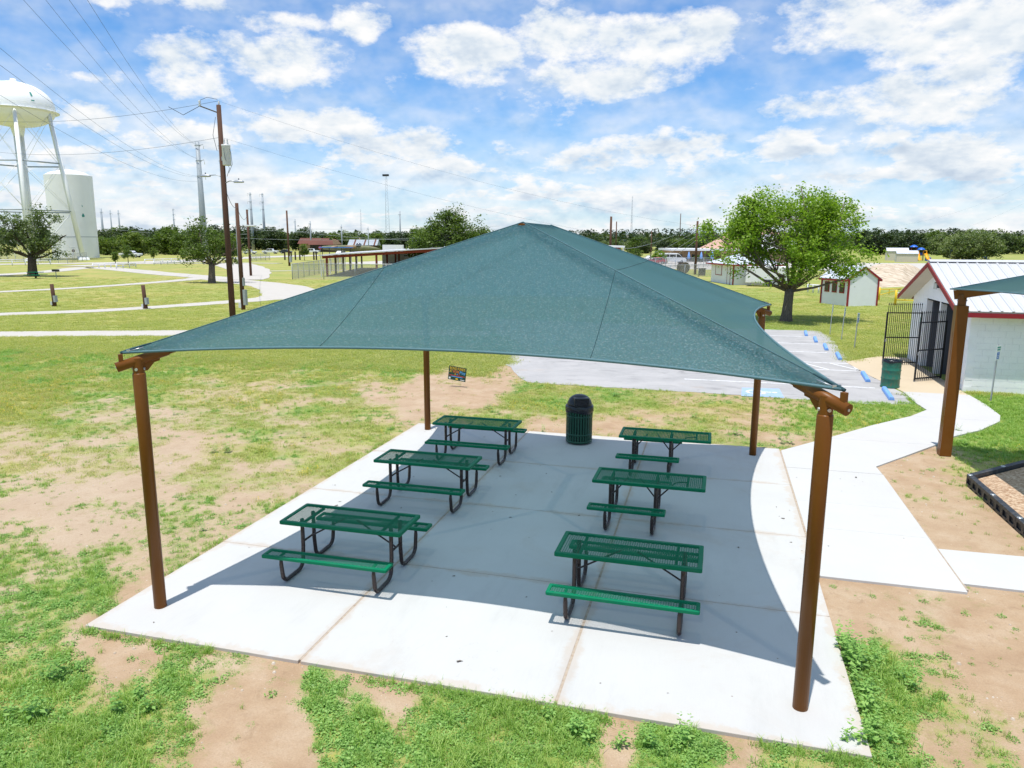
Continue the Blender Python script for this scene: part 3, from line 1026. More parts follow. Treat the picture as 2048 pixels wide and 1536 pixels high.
def stripe(a, b, wd, z=LZ):
    a, b = np.array(a, float), np.array(b, float)
    d = (b - a) / np.linalg.norm(b - a)
    n = np.array([-d[1], d[0]]) * wd / 2
    mk.quad((*(a - n), z), (*(b - n), z), (*(b + n), z), (*(a + n), z))


for yy in (33.2, 30.37, 27.55, 24.58, 22.82, 19.43):
    stripe((6.4, yy - 0.1), (12.5 if yy < 26 else 12.1, yy), 0.11)
stripe((12.60, 22.87), (12.60, 24.53), 0.11, LZ + 0.001)
for k in range(5):
    stripe((7.2 + 1.15 * k, 24.5), (8.1 + 1.15 * k, 22.88), 0.10, LZ + 0.001)
mk.build('marking_paint', MAT['line_white'], lot)
sq = MB().quad((8.22, 16.85, LZ), (9.48, 16.95, LZ), (9.45, 18.42, LZ), (8.28, 18.28, LZ)).build('blue_marking_square', MAT['faded_blue'], lot)
fig = MB()
cxx, cyy = 8.72, 17.62
ring = [(cxx + 0.30 * math.cos(a), cyy + 0.30 * math.sin(a)) for a in np.linspace(rad(60), rad(330), 18)]
for a, b in zip(ring[:-1], ring[1:]):
    a, b = np.array(a), np.array(b)
    d = (b - a) / np.linalg.norm(b - a)
    n = np.array([-d[1], d[0]]) * 0.05
    fig.quad((*(a - n), LZ + .004), (*(b - n), LZ + .004), (*(b + n), LZ + .004), (*(a + n), LZ + .004))
fig.quad((8.72, 17.60, LZ + .005), (9.15, 17.62, LZ + .005), (9.15, 17.74, LZ + .005), (8.72, 17.72, LZ + .005))
fig.quad((8.86, 17.40, LZ + .006), (8.97, 17.40, LZ + .006), (8.97, 17.68, LZ + .006), (8.86, 17.68, LZ + .006))
fig.add([(9.25 + 0.09 * math.cos(a), 17.68 + 0.09 * math.sin(a), LZ + .004) for a in np.linspace(0, 2 * math.pi, 13)[:-1]], [tuple(range(12))])
fig.build('wheelchair_figure', MAT['line_white'], lot)

# ------------------------------------------------------------------ gravel drives and roads on the left
def smooth_line(pts, n=8):
    pts = [np.array(p, float) for p in pts]
    P = [2 * pts[0] - pts[1]] + pts + [2 * pts[-1] - pts[-2]]
    out = []
    for i in range(1, len(P) - 2):
        for k in range(n):
            t = k / n
            out.append(0.5 * ((2 * P[i]) + (-P[i - 1] + P[i + 1]) * t + (2 * P[i - 1] - 5 * P[i] + 4 * P[i + 1] - P[i + 2]) * t * t + (-P[i - 1] + 3 * P[i] - 3 * P[i + 1] + P[i + 2]) * t ** 3))
    out.append(P[-2])
    return out


def ribbon(name, px, wd, mat, z1, seed=1, world_pts=None):
    pts = smooth_line(world_pts if world_pts is not None else [at(a, b)[:2] for a, b in px])
    V, F = [], []
    m_ = len(pts)
    for i, p in enumerate(pts):
        d = pts[min(i + 1, m_ - 1)] - pts[max(i - 1, 0)]
        d = d / (np.linalg.norm(d) + 1e-9)
        n = np.array([-d[1], d[0]])
        w_ = wd if not hasattr(wd, '__len__') else np.interp(i / (m_ - 1), np.linspace(0, 1, len(wd)), wd)
        e1 = w_ / 2 * (1 + 0.16 * (vnoise(np.array([i * 0.6]), np.array([seed * 3.1]), seed)[0] - 0.5))
        e2 = w_ / 2 * (1 + 0.16 * (vnoise(np.array([i * 0.6]), np.array([seed * 7.7]), seed)[0] - 0.5))
        V += [(*(p - n * e1), GZ - 0.06), (*(p - n * e1), z1), (*(p + n * e2), z1), (*(p + n * e2), GZ - 0.06)]
    for i in range(m_ - 1):
        for k in range(3):
            F.append((4 * i + k, 4 * i + k + 1, 4 * i + k + 5, 4 * i + k + 4))
    return struct(MB().add(V, F).build(name, mat))


RZ = GZ + 0.020
ribbon('path', [(-220, 672), (0, 669), (210, 667), (420, 666), (700, 664), (980, 668)], 2.25, MAT['gravel_road'], RZ, 2)
ribbon('path', [(-200, 640), (0, 629), (210, 621), (420, 607), (540, 597), (580, 587), (560, 574), (490, 564), (400, 555)], [2.1, 2.1, 2.2, 3.0, 5.5, 4.5, 3.2], MAT['gravel_road'], RZ + .004, 3)
ribbon('path', [(540, 598), (700, 592), (900, 590)], 2.6, MAT['gravel_road'], RZ + .008, 4)
ribbon('path', [(-160, 592), (0, 584), (140, 577), (260, 569), (360, 561), (410, 556)], [2.0, 2.0, 2.2, 3.0], MAT['gravel_road'], RZ + .012, 5)
ribbon('path', [(-160, 560), (0, 550), (100, 543), (180, 535), (250, 540), (320, 547), (410, 554), (470, 559)], [3.6, 3.6, 4.4, 4.4, 3.4], MAT['gravel_road'], RZ + .016, 6)
ribbon('path', [(455, 527), (480, 533), (500, 542), (502, 552), (485, 560)], [9.0, 7.0, 5.0, 5.0], MAT['gravel_road'], RZ + .020, 7)
ribbon('path', [(510, 543), (600, 541.5), (720, 541)], 1.6, MAT['gravel_road'], RZ + .024, 8)
ribbon('road', [(-120, 531), (60, 528), (180, 526.5), (300, 524), (420, 519), (520, 514.5), (640, 511), (800, 509), (1000, 508)], [7, 7, 8, 10, 12, 14, 16], MAT['gravel_road'], RZ + .028, 9)
ribbon('road', [(140, 533), (230, 529), (330, 525.5), (430, 522)], 5.0, MAT['gravel_road'], RZ + .032, 10)
ribbon('path', [(560, 527), (470, 526), (380, 527), (290, 528)], 2.4, MAT['gravel_road'], RZ + .036, 11)
# pale yard in front of the masonry hall and spoil bank
ribbon('road', None, 62, MAT['gravel_road'], RZ + .010, 12, world_pts=[(-70, 168), (-20, 163), (30, 160), (75, 158)])


def make_bank():
    n, m_ = 50, 26
    X, Y = np.meshgrid(np.linspace(0, 1, n), np.linspace(0, 1, m_))
    c00, c10, c01, c11 = at(1672, 580)[:2], at(1868, 573)[:2], at(1690, 551)[:2], at(1885, 547)[:2]
    px = (c00[0] * (1 - X) + c10[0] * X) * (1 - Y) + (c01[0] * (1 - X) + c11[0] * X) * Y
    py = (c00[1] * (1 - X) + c10[1] * X) * (1 - Y) + (c01[1] * (1 - X) + c11[1] * X) * Y
    h = np.clip(Y * 2.4, 0, 1) * np.clip((1 - Y) * 3, 0, 1) * np.clip(X * 3, 0, 1) * np.clip((1 - X) * 2.6, 0, 1)
    h = h * h * (3 - 2 * h)
    pz = GZ - 0.06 + h * (1.9 + 0.5 * (fbm(px * 0.3, py * 0.3, 31, 4) - 0.5)) + h * (fbm(px * 1.6, py * 1.6, 37, 3) - 0.5) * 0.5
    idx = np.arange(n * m_).reshape(m_, n)
    Q = np.stack([idx[:-1, :-1], idx[:-1, 1:], idx[1:, 1:], idx[1:, :-1]], -1).reshape(-1, 4)
    me = fast_mesh('spoil_bank', np.stack([px, py, pz], -1).reshape(-1, 3), Q)
    me.materials.append(MAT['earth_fill'])
    o = bpy.data.objects.new('spoil_bank', me)
    COL.objects.link(o)
    return struct(o)


make_bank()
# ------------------------------------------------------------------ shade shelter
def canopy_surface(corners, ridge, sag_in, sag_up, nu=30, nv=14):
    """tensioned cloth: four panels between straight hips, scalloped edges. corners NL NR BR BL, ridge near, far"""
    NL, NR, BR, BL = [np.array(c, float) for c in corners]
    R0, R1 = [np.array(c, float) for c in ridge]
    ctr = (NL + NR + BR + BL) / 4
    panels = [(NL, NR, R0, R0, 0), (NR, BR, R0, R1, 1), (BR, BL, R1, R1, 0), (BL, NL, R1, R0, 1)]
    V, F, edges, seams = [], [], [], []

    def pt(a, b, ra, rb, u, v):
        ha = a + (ra - a) * v
        hb = b + (rb - b) * v
        mid = (a + b) / 2
        inw = (ctr - mid) * np.array([1, 1, 0])
        inw = inw / np.linalg.norm(inw)
        k = 4 * u * (1 - u)
        p = ha + (hb - ha) * u
        s = (1 - v) ** 1.7
        p = p + inw * (k * sag_in * s) + np.array([0, 0, 1.0]) * (k * sag_up * s)
        p[2] -= 0.16 * k * (v ** 0.7) * (1 - v) * 1.6
        return p
    for (a, b, ra, rb, side) in panels:
        o = len(V)
        for j in range(nv + 1):
            v = (j / nv) ** 1.25
            for i in range(nu + 1):
                V.append(pt(a, b, ra, rb, i / nu, v))
        for j in range(nv):
            for i in range(nu):
                F.append((o + j * (nu + 1) + i, o + j * (nu + 1) + i + 1, o + (j + 1) * (nu + 1) + i + 1, o + (j + 1) * (nu + 1) + i))
        edges.append([pt(a, b, ra, rb, i / nu, 0.0) for i in range(nu + 1)])
        if side:
            # the cloth widths run with the ridge: on the long sides the seam follows it
            seams.append([pt(a, b, ra, rb, q, 0.60) + np.array([0, 0, 0.006]) for q in np.linspace(0, 1, 24)])
            continue
        for sgn in (1, -1):
            line = []
            hip = pt(a, b, ra, rb, 1.0 if sgn > 0 else 0.0, 0.60)
            ed = (b - a) / np.linalg.norm(b - a)
            want = float((hip - a) @ ed)
            for q in np.linspace(0, 0.60, 12):
                ha = a + (ra - a) * q
                hb = b + (rb - b) * q
                sa, sb = float((ha - a) @ ed), float((hb - a) @ ed)
                u = (want - sa) / max(1e-6, sb - sa)
                line.append(pt(a, b, ra, rb, min(1, max(0, u)), q) + np.array([0, 0, 0.006]))
            seams.append(line)
    return V, F, edges, seams


def fabric_obj(parent, corners, ridge, sag_in, sag_up):
    V, F, edges, seams = canopy_surface(corners, ridge, sag_in, sag_up)
    b = MB().add(V, F, True)
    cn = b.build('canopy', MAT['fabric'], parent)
    for e in edges:
        MB().tube(e, 0.017, 6).build('hem', MAT['hem'], cn)
    for c_, r_ in zip(corners, (ridge[0], ridge[0], ridge[1], ridge[1])):
        MB().tube([np.array(c_) + np.array([0, 0, 0.004]), np.array(r_) + np.array([0, 0, 0.004])], 0.007, 6).build('hip_sparkle', MAT['hem'], cn)  # pale tube added to imitate the sparkle along the hip fold
    for s in seams:
        MB().tube(s, 0.0035, 4).build('seam', MAT['seam'], cn)
    return cn


shelter = thing('shade_shelter', 'large green cloth shade canopy on four brown posts over the picnic tables', 'shade canopy', (4.38, 5.35, 0))
SO = np.array([4.38, 5.35, 0.0])
POSTS = [(0.553, 0.645), (8.296, 0.60), (8.25, 10.05), (0.47, 10.18)]
CORN = [(0.395, 0.58, 3.308), (8.425, 0.565, 3.308), (8.415, 10.175, 3.33), (0.365, 10.235, 3.33)]
RIDGE = [(4.38, 4.43, 4.93), (4.38, 6.42, 4.93)]
for i, (px_, py_) in enumerate(POSTS):
    P = np.array([px_, py_, 0]) - SO
    apex = np.array(RIDGE[0 if i < 2 else 1]) - SO
    pr_ = [(0.0, 0.0), (0.076, 0.0), (0.076, 3.045), (0.071, 3.06), (0.0, 3.06)]
    post = MB().lathe(pr_, 20, (P[0], P[1], 0)).build('post', MAT['post_brown'], shelter)
    MB().lathe([(0.066, 3.05), (0.066, 3.24)], 18, (P[0], P[1], 0)).build('post_sleeve', MAT['post_brown'], post)
    hz = (apex - P) * np.array([1, 1, 0])
    hl = np.linalg.norm(hz)
    hd = hz / hl
    slope = (4.81 - 3.212) / hl
    a = P + np.array([0, 0, 3.212]) - hd * 0.235 - np.array([0, 0, slope * 0.235])
    stub_end = P + np.array([0, 0, 3.212]) + hd * 0.34 + np.array([0, 0, slope * 0.34])
    b = np.array([apex[0], apex[1], 4.81])
    hip = MB().tube([stub_end - (b - stub_end) * 0.02, b], 0.050, 14).build('hip_beam', MAT['beam_brown'], shelter)
    MB().tube([a, stub_end], 0.060, 18).build('beam_stub', MAT['beam_brown'], hip)
    # gusset under the stub on the inner side
    n = np.array([-hd[1], hd[0], 0]) * 0.009
    prof = [(0.06, 3.08), (0.10, 3.085), (0.13, 3.12), (0.18, 3.18), (0.24, 3.195), (0.25, 3.25), (0.06, 3.22)]
    gv = []
    for s in (-1, 1):
        gv += [tuple(P + hd * q + n * s + np.array([0, 0, zz])) for q, zz in prof]
    k = len(prof)
    MB().add(gv, [tuple(range(k)), tuple(reversed(range(k, 2 * k)))] + [((j + 1) % k, j, k + j, k + (j + 1) % k) for j in range(k)]).build('gusset', MAT['post_brown'], post)
    for s in (-1, 1):
        for ang in (0, math.pi / 2):
            dv = np.array([math.cos(ang + 0.35), math.sin(ang + 0.35), 0]) * s
            c0 = P + np.array([0, 0, 3.11]) + dv * 0.060
            MB().tube([c0, c0 + dv * 0.016], 0.018, 8).build('bolt', MAT['bolt'], post)
    e0 = a - hd * 0.003
    MB().tube([e0 + hd * 0.003, e0 - hd * 0.006], 0.014, 8).build('bolt', MAT['bolt'], hip)
    # corner hardware: bracket on the pipe, strap and shackle pulling the cloth tip
    cpt = np.array(CORN[i]) - SO
    ax = P - hd * 0.18
    MB().box((ax[0], ax[1], 3.255), (0.05, 0.05, 0.09), math.atan2(hd[1], hd[0])).build('corner_bracket', MAT['beam_brown'], hip)
    ti = (apex - cpt) / np.linalg.norm(apex - cpt)
    MB().tube([cpt - ti * 0.02, cpt + ti * 0.12 + np.array([0, 0, 0.006]), cpt + ti * 0.34 + np.array([0, 0, 0.004])], [0.020, 0.018, 0.008], 8).build('corner_strap', MAT['seam'], hip)
    sd = np.array([-hd[1], hd[0], 0])
    for s_ in (-1, 1):
        q0 = cpt + ti * 0.07 + sd * 0.035 * s_
        MB().box(tuple(q0), (0.035, 0.025, 0.03)).build('cable_clamp', MAT['bolt'], hip)
        MB().tube([q0, cpt + ti * 0.24 + sd * 0.075 * s_ - np.array([0, 0, 0.005])], 0.006, 5).build('edge_cable', MAT['bolt'], hip)
MB().tube([np.array([4.38, 4.33, 4.84]) - SO, np.array([4.38, 6.52, 4.84]) - SO], 0.075, 14).build('ridge_beam', MAT['beam_brown'], shelter)
fabric_obj(shelter, [tuple(np.array(c) - SO) for c in CORN], [tuple(np.array(c) - SO) for c in RIDGE], 0.54, 0.12)


# second shelter at the right edge: square boxed post, canopy reaching out of the picture
sh2 = thing('shade_shelter', 'second green shade canopy on a square brown post beside the playground edging', 'shade canopy', (17.2, 6.6, GZ))
S2 = np.array([17.2, 6.6, GZ])
P2 = [(12.42, 11.36), (22.0, 11.36), (22.0, 1.8), (12.42, 1.8)]
for (qx, qy) in P2:
    P = np.array([qx, qy, GZ]) - S2
    post = MB().box((P[0], P[1], 1.68), (0.235, 0.235, 3.36)).build('post', MAT['post_brown'], sh2, bevel=0.008)
    MB().lathe([(0.085, 3.36), (0.085, 3.60), (0.0, 3.60)], 16, (P[0], P[1], 0)).build('post_sleeve', MAT['post_brown'], post)
    MB().box((P[0] - 0.119, P[1] - 0.035, 1.5), (0.004, 0.008, 2.6)).build('weld_line', MAT['beam_brown'], post)
    apex = np.array([17.2, 6.6, 0]) - S2
    hz = (apex - P) * np.array([1, 1, 0])
    hl = np.linalg.norm(hz)
    hd = hz / hl
    A = P + np.array([0, 0, 3.58]) - hd * 0.16
    B = np.array([apex[0], apex[1], 5.10])
    sl_ = (B - A) / np.linalg.norm(B - A)
    hip = MB().beam(A, B, 0.11, 0.20).build('hip_beam', MAT['beam_brown'], sh2)
    MB().tube([P + np.array([0, 0, 3.47]) - np.array([0.10, 0, 0]), P + np.array([0, 0, 3.47]) + np.array([0.10, 0, 0])], 0.015, 8).build('bolt', MAT['bolt'], post)
    ch = MB()
    for k in range(6):
        c = A + np.array([0, 0, 0.10]) + sl_ * (0.02 + 0.085 * k) + np.array([-0.06, -0.06, 0])
        ch.tube([c, c + sl_ * 0.07 + np.array([0, 0, 0.012 * (-1) ** k])], 0.014, 6)
    ch.build('chain', MAT['bolt'], hip)
cor2 = [(12.22, 1.60, 3.70), (22.20, 1.60, 3.70), (22.20, 11.56, 3.70), (12.22, 11.56, 3.70)]
cz = np.array([0, 0, GZ])
fabric_obj(sh2, [tuple(np.array(c) - S2 + cz) for c in cor2], [tuple(np.array((17.2, 6.5, 5.38)) - S2 + cz), tuple(np.array((17.2, 6.7, 5.38)) - S2 + cz)], 0.55, 0.10)


# ------------------------------------------------------------------ picnic tables
def lattice(L, W, cell=(0.060, 0.027), wd=0.0042, th=0.003):
    """expanded metal: crossing strands round diamond openings"""
    nx, ny = int(round(L / cell[0])), int(round(W / cell[1]))
    cx, cy = L / nx, W / ny
    b = MB()
    V, F = [], []
    for i in range(nx):
        for j in range(ny):
            x0, y0 = -L / 2 + i * cx, -W / 2 + j * cy
            mids = [(x0 + cx / 2, y0), (x0 + cx, y0 + cy / 2), (x0 + cx / 2, y0 + cy), (x0, y0 + cy / 2)]
            for k in range(4):
                a, c = np.array(mids[k]), np.array(mids[(k + 1) % 4])
                d = (c - a) / np.linalg.norm(c - a)
                n = np.array([-d[1], d[0]]) * wd / 2
                o = len(V)
                V += [(*(a - n), 0.0), (*(c - n), 0.0), (*(c + n), 0.0), (*(a + n), 0.0), (*(a - n), -th), (*(c - n), -th), (*(c + n), -th), (*(a + n), -th)]
                F += [(o, o + 1, o + 2, o + 3), (o + 4, o + 5, o + 1, o), (o + 3, o + 2, o + 6, o + 7)]
    return fast_mesh('mesh_panel', np.array(V), np.array(F))


def rim(L, W, z, wd=0.055, h=0.052):
    """rolled edge round a top or seat: flat border with rounded corners and a deep lip"""
    b = MB()
    r = 0.022
    def loop(ins, rr):
        pts = []
        for (sx, sy, a0) in ((1, -1, -90), (1, 1, 0), (-1, 1, 90), (-1, -1, 180)):
            for k in range(4):
                a = rad(a0 + 30 * k)
                pts.append((sx * (L / 2 - ins - rr) + rr * math.cos(a), sy * (W / 2 - ins - rr) + rr * math.sin(a)))
        return pts
    outs = [(loop(0.006, r), z - h), (loop(0, r), z - h + 0.006), (loop(0, r), z - 0.010), (loop(0.003, r), z - 0.003), (loop(0.010, r), z), (loop(wd, 0.012), z), (loop(wd + 0.004, 0.012), z - 0.012), (loop(wd, 0.012), z - 0.020), (loop(0.012, r), z - 0.020), (loop(0.012, r), z - h)]
    n = 16
    V, F = [], []
    for lp, zz in outs:
        V += [(p[0], p[1], zz) for p in lp]
    for k in range(len(outs)):
        k2 = (k + 1) % len(outs)
        for i in range(n):
            i2 = (i + 1) % n
            F.append((k * n + i, k * n + i2, k2 * n + i2, k2 * n + i))
    return b.add(V, F, False)


TOP_Z, SEAT_Z = 0.77, 0.46
ME_TOP = lattice(1.83 - 0.10, 0.76 - 0.10)
ME_SEAT = lattice(1.83 - 0.10, 0.25 - 0.09)
ME_SEAT_S = lattice(1.24 - 0.10, 0.25 - 0.09)
for me_ in (ME_TOP, ME_SEAT, ME_SEAT_S):
    me_.materials.append(MAT['table_green'])


def j_leg(x, s):
    """one bent pipe: down from the table top, round along the floor, up to the seat"""
    y_in, y_out, r = 0.155 * s, 0.735 * s, 0.13
    pts = [(x, y_in, TOP_Z - 0.03)]
    pts += [(x, y_in, z) for z in (0.55, 0.34)]
    y1, y2 = y_in + 0.02 * s, y_out - 0.02 * s
    for a in np.linspace(0, 90, 6):
        pts.append((x, y1 + s * r * (1 - math.cos(rad(a))), 0.0295 + r * (1 - math.sin(rad(a)))))
    for a in np.linspace(90, 0, 6):
        pts.append((x, y2 - s * r * (1 - math.cos(rad(a))), 0.0295 + r * (1 - math.sin(rad(a)))))
    pts.append((x, y_out, 0.30))
    pts.append((x, y_out, SEAT_Z - 0.03))
    return MB().tube(pts, [0.029] * (len(pts) - 2) + [0.028, 0.016], 10)


def make_table(ada):
    t = thing('picnic_table', 'x', 'picnic table')
    rim(1.83, 0.76, TOP_Z).build('tabletop', MAT['table_green'], t)
    top = t.children[0]
    m_ = part('mesh_panel', ME_TOP, None, top, (0, 0, TOP_Z - 0.009))
    m_['kind'] = 'stuff'
    xs = (-0.685, 0.685) if not ada else (-0.63, 0.12)
    SL = 1.83 if not ada else 1.24
    sx = 0.0 if not ada else -0.295
    under = [-0.60, 0.60] if not ada else [-0.63, 0.12, 0.62]
    for x in under:
        MB().boxb(x - 0.016, x + 0.016, -0.335, 0.335, TOP_Z - 0.052, TOP_Z - 0.022).build('support_bar', MAT['table_green'], top)
    for s in (-1, 1):
        st = rim(SL, 0.25, SEAT_Z, 0.045, 0.046)
        st.v = [(v[0] + sx, v[1] + s * 0.725, v[2]) for v in st.v]
        seat = st.build('seat', MAT['table_green'], t)
        m_ = part('mesh_panel', ME_SEAT_S if ada else ME_SEAT, None, seat, (sx, s * 0.725, SEAT_Z - 0.009))
        m_['kind'] = 'stuff'
        for x in xs:
            MB().boxb(x - 0.014, x + 0.014, s * 0.725 - 0.09, s * 0.725 + 0.09, SEAT_Z - 0.046, SEAT_Z - 0.021).build('support_bar', MAT['table_green'], seat)
            j_leg(x, s).build('leg', MAT['leg_brown'], t)
    for x in xs:
        MB().tube([(x, -0.155, 0.40), (x, 0.155, 0.40)], 0.016, 8).build('crossbar', MAT['leg_brown'], t)
    mid = (xs[0] + xs[1]) / 2
    for x, e in ((xs[0], mid - 0.10), (xs[1], mid + 0.10)):
        MB().tube([(x, 0, 0.40), (x + (e - x) * 0.06, 0, 0.425), (x + (e - x) * 0.95, 0, TOP_Z - 0.045), (e, 0, TOP_Z - 0.03)], 0.0125, 8).build('brace', MAT['leg_brown'], t)
    if ada:
        x = xs[1]
        MB().tube([(x, 0, 0.40), (x + 0.03, 0, 0.43), (x + 0.30, 0, TOP_Z - 0.055), (x + 0.40, 0, TOP_Z - 0.035), (0.62, 0, TOP_Z - 0.03)], 0.0125, 8).build('brace', MAT['leg_brown'], t)
    return t


TG = 'green picnic tables on the concrete pad'
tA = make_table(False)
tB = make_table(True)
spots = [
    (tA, 2.405, 2.347, 0.007, 'green mesh picnic table nearest the front left post, front bench partly in sun'),
    (tA, 2.371, 5.432, 0.004, 'green mesh picnic table in the middle of the left row of three'),
    (tA, 2.377, 8.340, -0.001, 'farthest green mesh picnic table of the left row, beside the back left post'),
    (tA, 6.360, 2.324, -0.008, 'nearest green mesh picnic table of the right row, with bright sunlit front bench'),
    (tB, 6.356, 5.365, -0.010, 'green mesh picnic table with overhanging top and short benches, middle of right row'),
    (tB, 6.420, 8.380, 0.001, 'farthest green table of right row, short benches, just right of the trash can'),
]
done = set()
for (t_, x, y, a, lab) in spots:
    if id(t_) in done:
        o = dup(t_, (x, y, 0.0), a, lab, TG)
    else:
        done.add(id(t_))
        t_.location = (x, y, 0.0)
        t_.rotation_euler.z = a
        t_['label'] = lab
        t_['group'] = TG

# ------------------------------------------------------------------ trash receptacle under the canopy
bn = thing('trash_can', 'dark green slatted steel trash can with black dome lid at the pad edge', 'trash can', (4.34, 10.02, 0))
sl_mb = MB()
N = 30
for k in range(N):
    a = 2 * math.pi * k / N
    c, s = math.cos(a), math.sin(a)
    R0 = 0.300
    tx, ty = -s * 0.021, c * 0.021
    for (za, zb) in ((0.05, 0.20), (0.20, 0.66), (0.66, 0.86)):
        flare = 0.018 if za > 0.6 else 0.0
        P = []
        for (rr_, zz) in ((R0, za), (R0 + flare, zb)):
            for q in (-1, 1):
                for th in (0.0, 0.006):
                    P.append((c * (rr_ + th) + tx * q, s * (rr_ + th) + ty * q, zz))
        sl_mb.add(P, [(0, 2, 6, 4), (1, 5, 7, 3), (0, 4, 5, 1), (2, 3, 7, 6)])
slats = sl_mb.build('slats', MAT['bin_green'], bn, kind='stuff')
MB().lathe([(0.296, 0.04), (0.310, 0.04), (0.310, 0.085), (0.296, 0.085), (0.296, 0.04)], 40).build('bottom_band', MAT['bin_green'], bn)
MB().lathe([(0.295, 0.215), (0.309, 0.215), (0.309, 0.255), (0.295, 0.255), (0.295, 0.215)], 40).build('middle_band', MAT['bin_green'], bn)
MB().lathe([(0.295, 0.645), (0.309, 0.645), (0.309, 0.675), (0.295, 0.675), (0.295, 0.645)], 40).build('upper_band', MAT['bin_green'], bn)
MB().lathe([(0.0, 0.06), (0.262, 0.06), (0.270, 0.80), (0.300, 0.84)], 32).build('liner', MAT['black_bag'], bn)
bagp = []
bag = MB()
n = 48
V, F = [], []
for j, (r_, z_) in enumerate([(0.300, 0.75), (0.324, 0.755), (0.330, 0.80), (0.328, 0.88), (0.318, 0.905), (0.26, 0.91)]):
    for k in range(n):
        a = 2 * math.pi * k / n
        wv = 0.006 * math.sin(7 * a + j) + 0.004 * math.sin(13 * a + 2 * j)
        V.append(((r_ + wv) * math.cos(a), (r_ + wv) * math.sin(a), z_ + (0.022 * math.sin(3 * a + 1) if j < 2 else 0)))
for j in range(5):
    for k in range(n):
        k2 = (k + 1) % n
        F.append((j * n + k, j * n + k2, (j + 1) * n + k2, (j + 1) * n + k))
bag.add(V, F, True).build('bag_collar', MAT['black_bag'], bn)
dome = MB().lathe([(0.285, 0.90), (0.292, 0.92), (0.285, 0.96), (0.262, 1.02), (0.225, 1.075), (0.17, 1.12), (0.10, 1.148), (0.0, 1.155)], 36).build('dome_lid', MAT['black_plastic'], bn)
fa = math.atan2(-0.93, 0.36)
c, s = math.cos(fa), math.sin(fa)
def hood(r0, r1, hw, z0, z1):
    P = []
    for (rr_, zz) in ((r0, z0), (r1, z0), (r1, z1), (r0, z1)):
        for q in (-hw, hw):
            P.append((c * rr_ - s * q, s * rr_ + c * q, zz))
    return P, [(0, 1, 3, 2), (2, 3, 5, 4), (4, 5, 7, 6), (0, 2, 4, 6), (1, 7, 5, 3), (0, 6, 7, 1)]
MB().add(*hood(0.05, 0.290, 0.172, 0.925, 1.115)).build('hood', MAT['black_plastic'], dome, bevel=0.015)
MB().add(*hood(0.20, 0.296, 0.140, 0.955, 1.085)).build('flap', MAT['black_bag'], dome)
MB().lathe([(0.0, 0.0), (0.10, 0.0), (0.10, 0.05), (0.0, 0.05)], 16).build('foot', MAT['bin_green'], bn)

# ------------------------------------------------------------------ yard sign
sg = at(912, 774)
ysn = thing('yard_sign', 'small dark green yard sign with yellow lettering on bare earth behind the pad', 'sign', (sg[0], sg[1], GZ), 0.0)
ysn.rotation_euler = (0, rad(6.5), rad(-4))
brd = MB().boxb(-0.31, 0.31, -0.006, 0.006, 0.22, 0.675).build('board', MAT['sign_green'], ysn)
for x in (-0.15, 0.15):
    MB().tube([(x, 0.010, -0.08), (x, 0.010, 0.60)], 0.0025, 5).build('wire_stake', MAT['galv'], ysn)
R90 = (math.pi / 2, 0, 0)
text_into(brd, 'BOND FUNDS', 0.125, MAT['print_yellow'], (0.0, -0.009, 0.605), R90, width=0.54)
text_into(brd, 'AT', 0.125, MAT['print_yellow'], (-0.225, -0.009, 0.50), R90, width=0.095)
text_into(brd, 'WORK', 0.125, MAT['print_orange'], (-0.045, -0.009, 0.50), R90, width=0.235)
text_into(brd, 'Play', 0.135, MAT['print_blue'], (0.185, -0.009, 0.495), R90, width=0.20)
for x, mt in ((-0.07, 'print_yellow'), (0.0, 'print_blue'), (0.07, 'print_red')):
    MB().box((x, -0.008, 0.425), (0.03, 0.003, 0.03)).build('emblem', MAT[mt], brd)
MB().boxb(-0.27, 0.27, -0.0095, -0.0065, 0.362, 0.385).build('print_line', MAT['print_red'], brd)
MB().boxb(-0.20, 0.20, -0.0095, -0.0065, 0.328, 0.345).build('print_line', MAT['print_blue'], brd)
MB().boxb(-0.28, -0.22, -0.0095, -0.0065, 0.245, 0.305).build('print_block', MAT['sign_white'], brd)
MB().boxb(-0.04, 0.04, -0.0095, -0.0065, 0.25, 0.29).build('print_block', MAT['print_yellow'], brd)
MB().boxb(0.13, 0.27, -0.0095, -0.0065, 0.25, 0.272).build('print_block', MAT['sign_white'], brd)
# ------------------------------------------------------------------ wheel stops, signs, drum, gates
def make_stop():
    b = MB()
    prof = [(-0.085, 0.0), (0.085, 0.0), (0.065, 0.085), (0.04, 0.105), (-0.04, 0.105), (-0.065, 0.085)]
    b.extr(prof, -0.9, 0.9)
    return b


STOPS = [((11.97, 34.35), 'farthest light blue concrete wheel stop at the top of the parking lot'),
         ((12.14, 31.85), 'second blue wheel stop from the far end of the parking lot'),
         ((12.25, 29.15), 'third blue wheel stop from the far end, level with the leaning sign posts'),
         ((12.39, 26.35), 'blue wheel stop just beyond the striped no-parking zone'),
         ((12.55, 21.40), 'blue wheel stop between the striped zone and the green drum'),
         ((12.66, 18.35), 'nearest blue wheel stop, beside the walkway corner, paint worn white')]
ME_STOP = make_stop().mesh('wheel_stop')
ME_STOP.materials.append(MAT['stop_blue'])
for (x, y), lab in STOPS:
    o = bpy.data.objects.new('wheel_stop', ME_STOP)
    COL.objects.link(o)
    o.location = (x, y, -0.03)
    o.rotation_euler.z = rad(-4.5)
    bv = o.modifiers.new('bevel', 'BEVEL')
    bv.width = 0.012
    bv.segments = 2
    tag(o, lab, 'wheel stop', 'blue wheel stops along the parking lot edge')


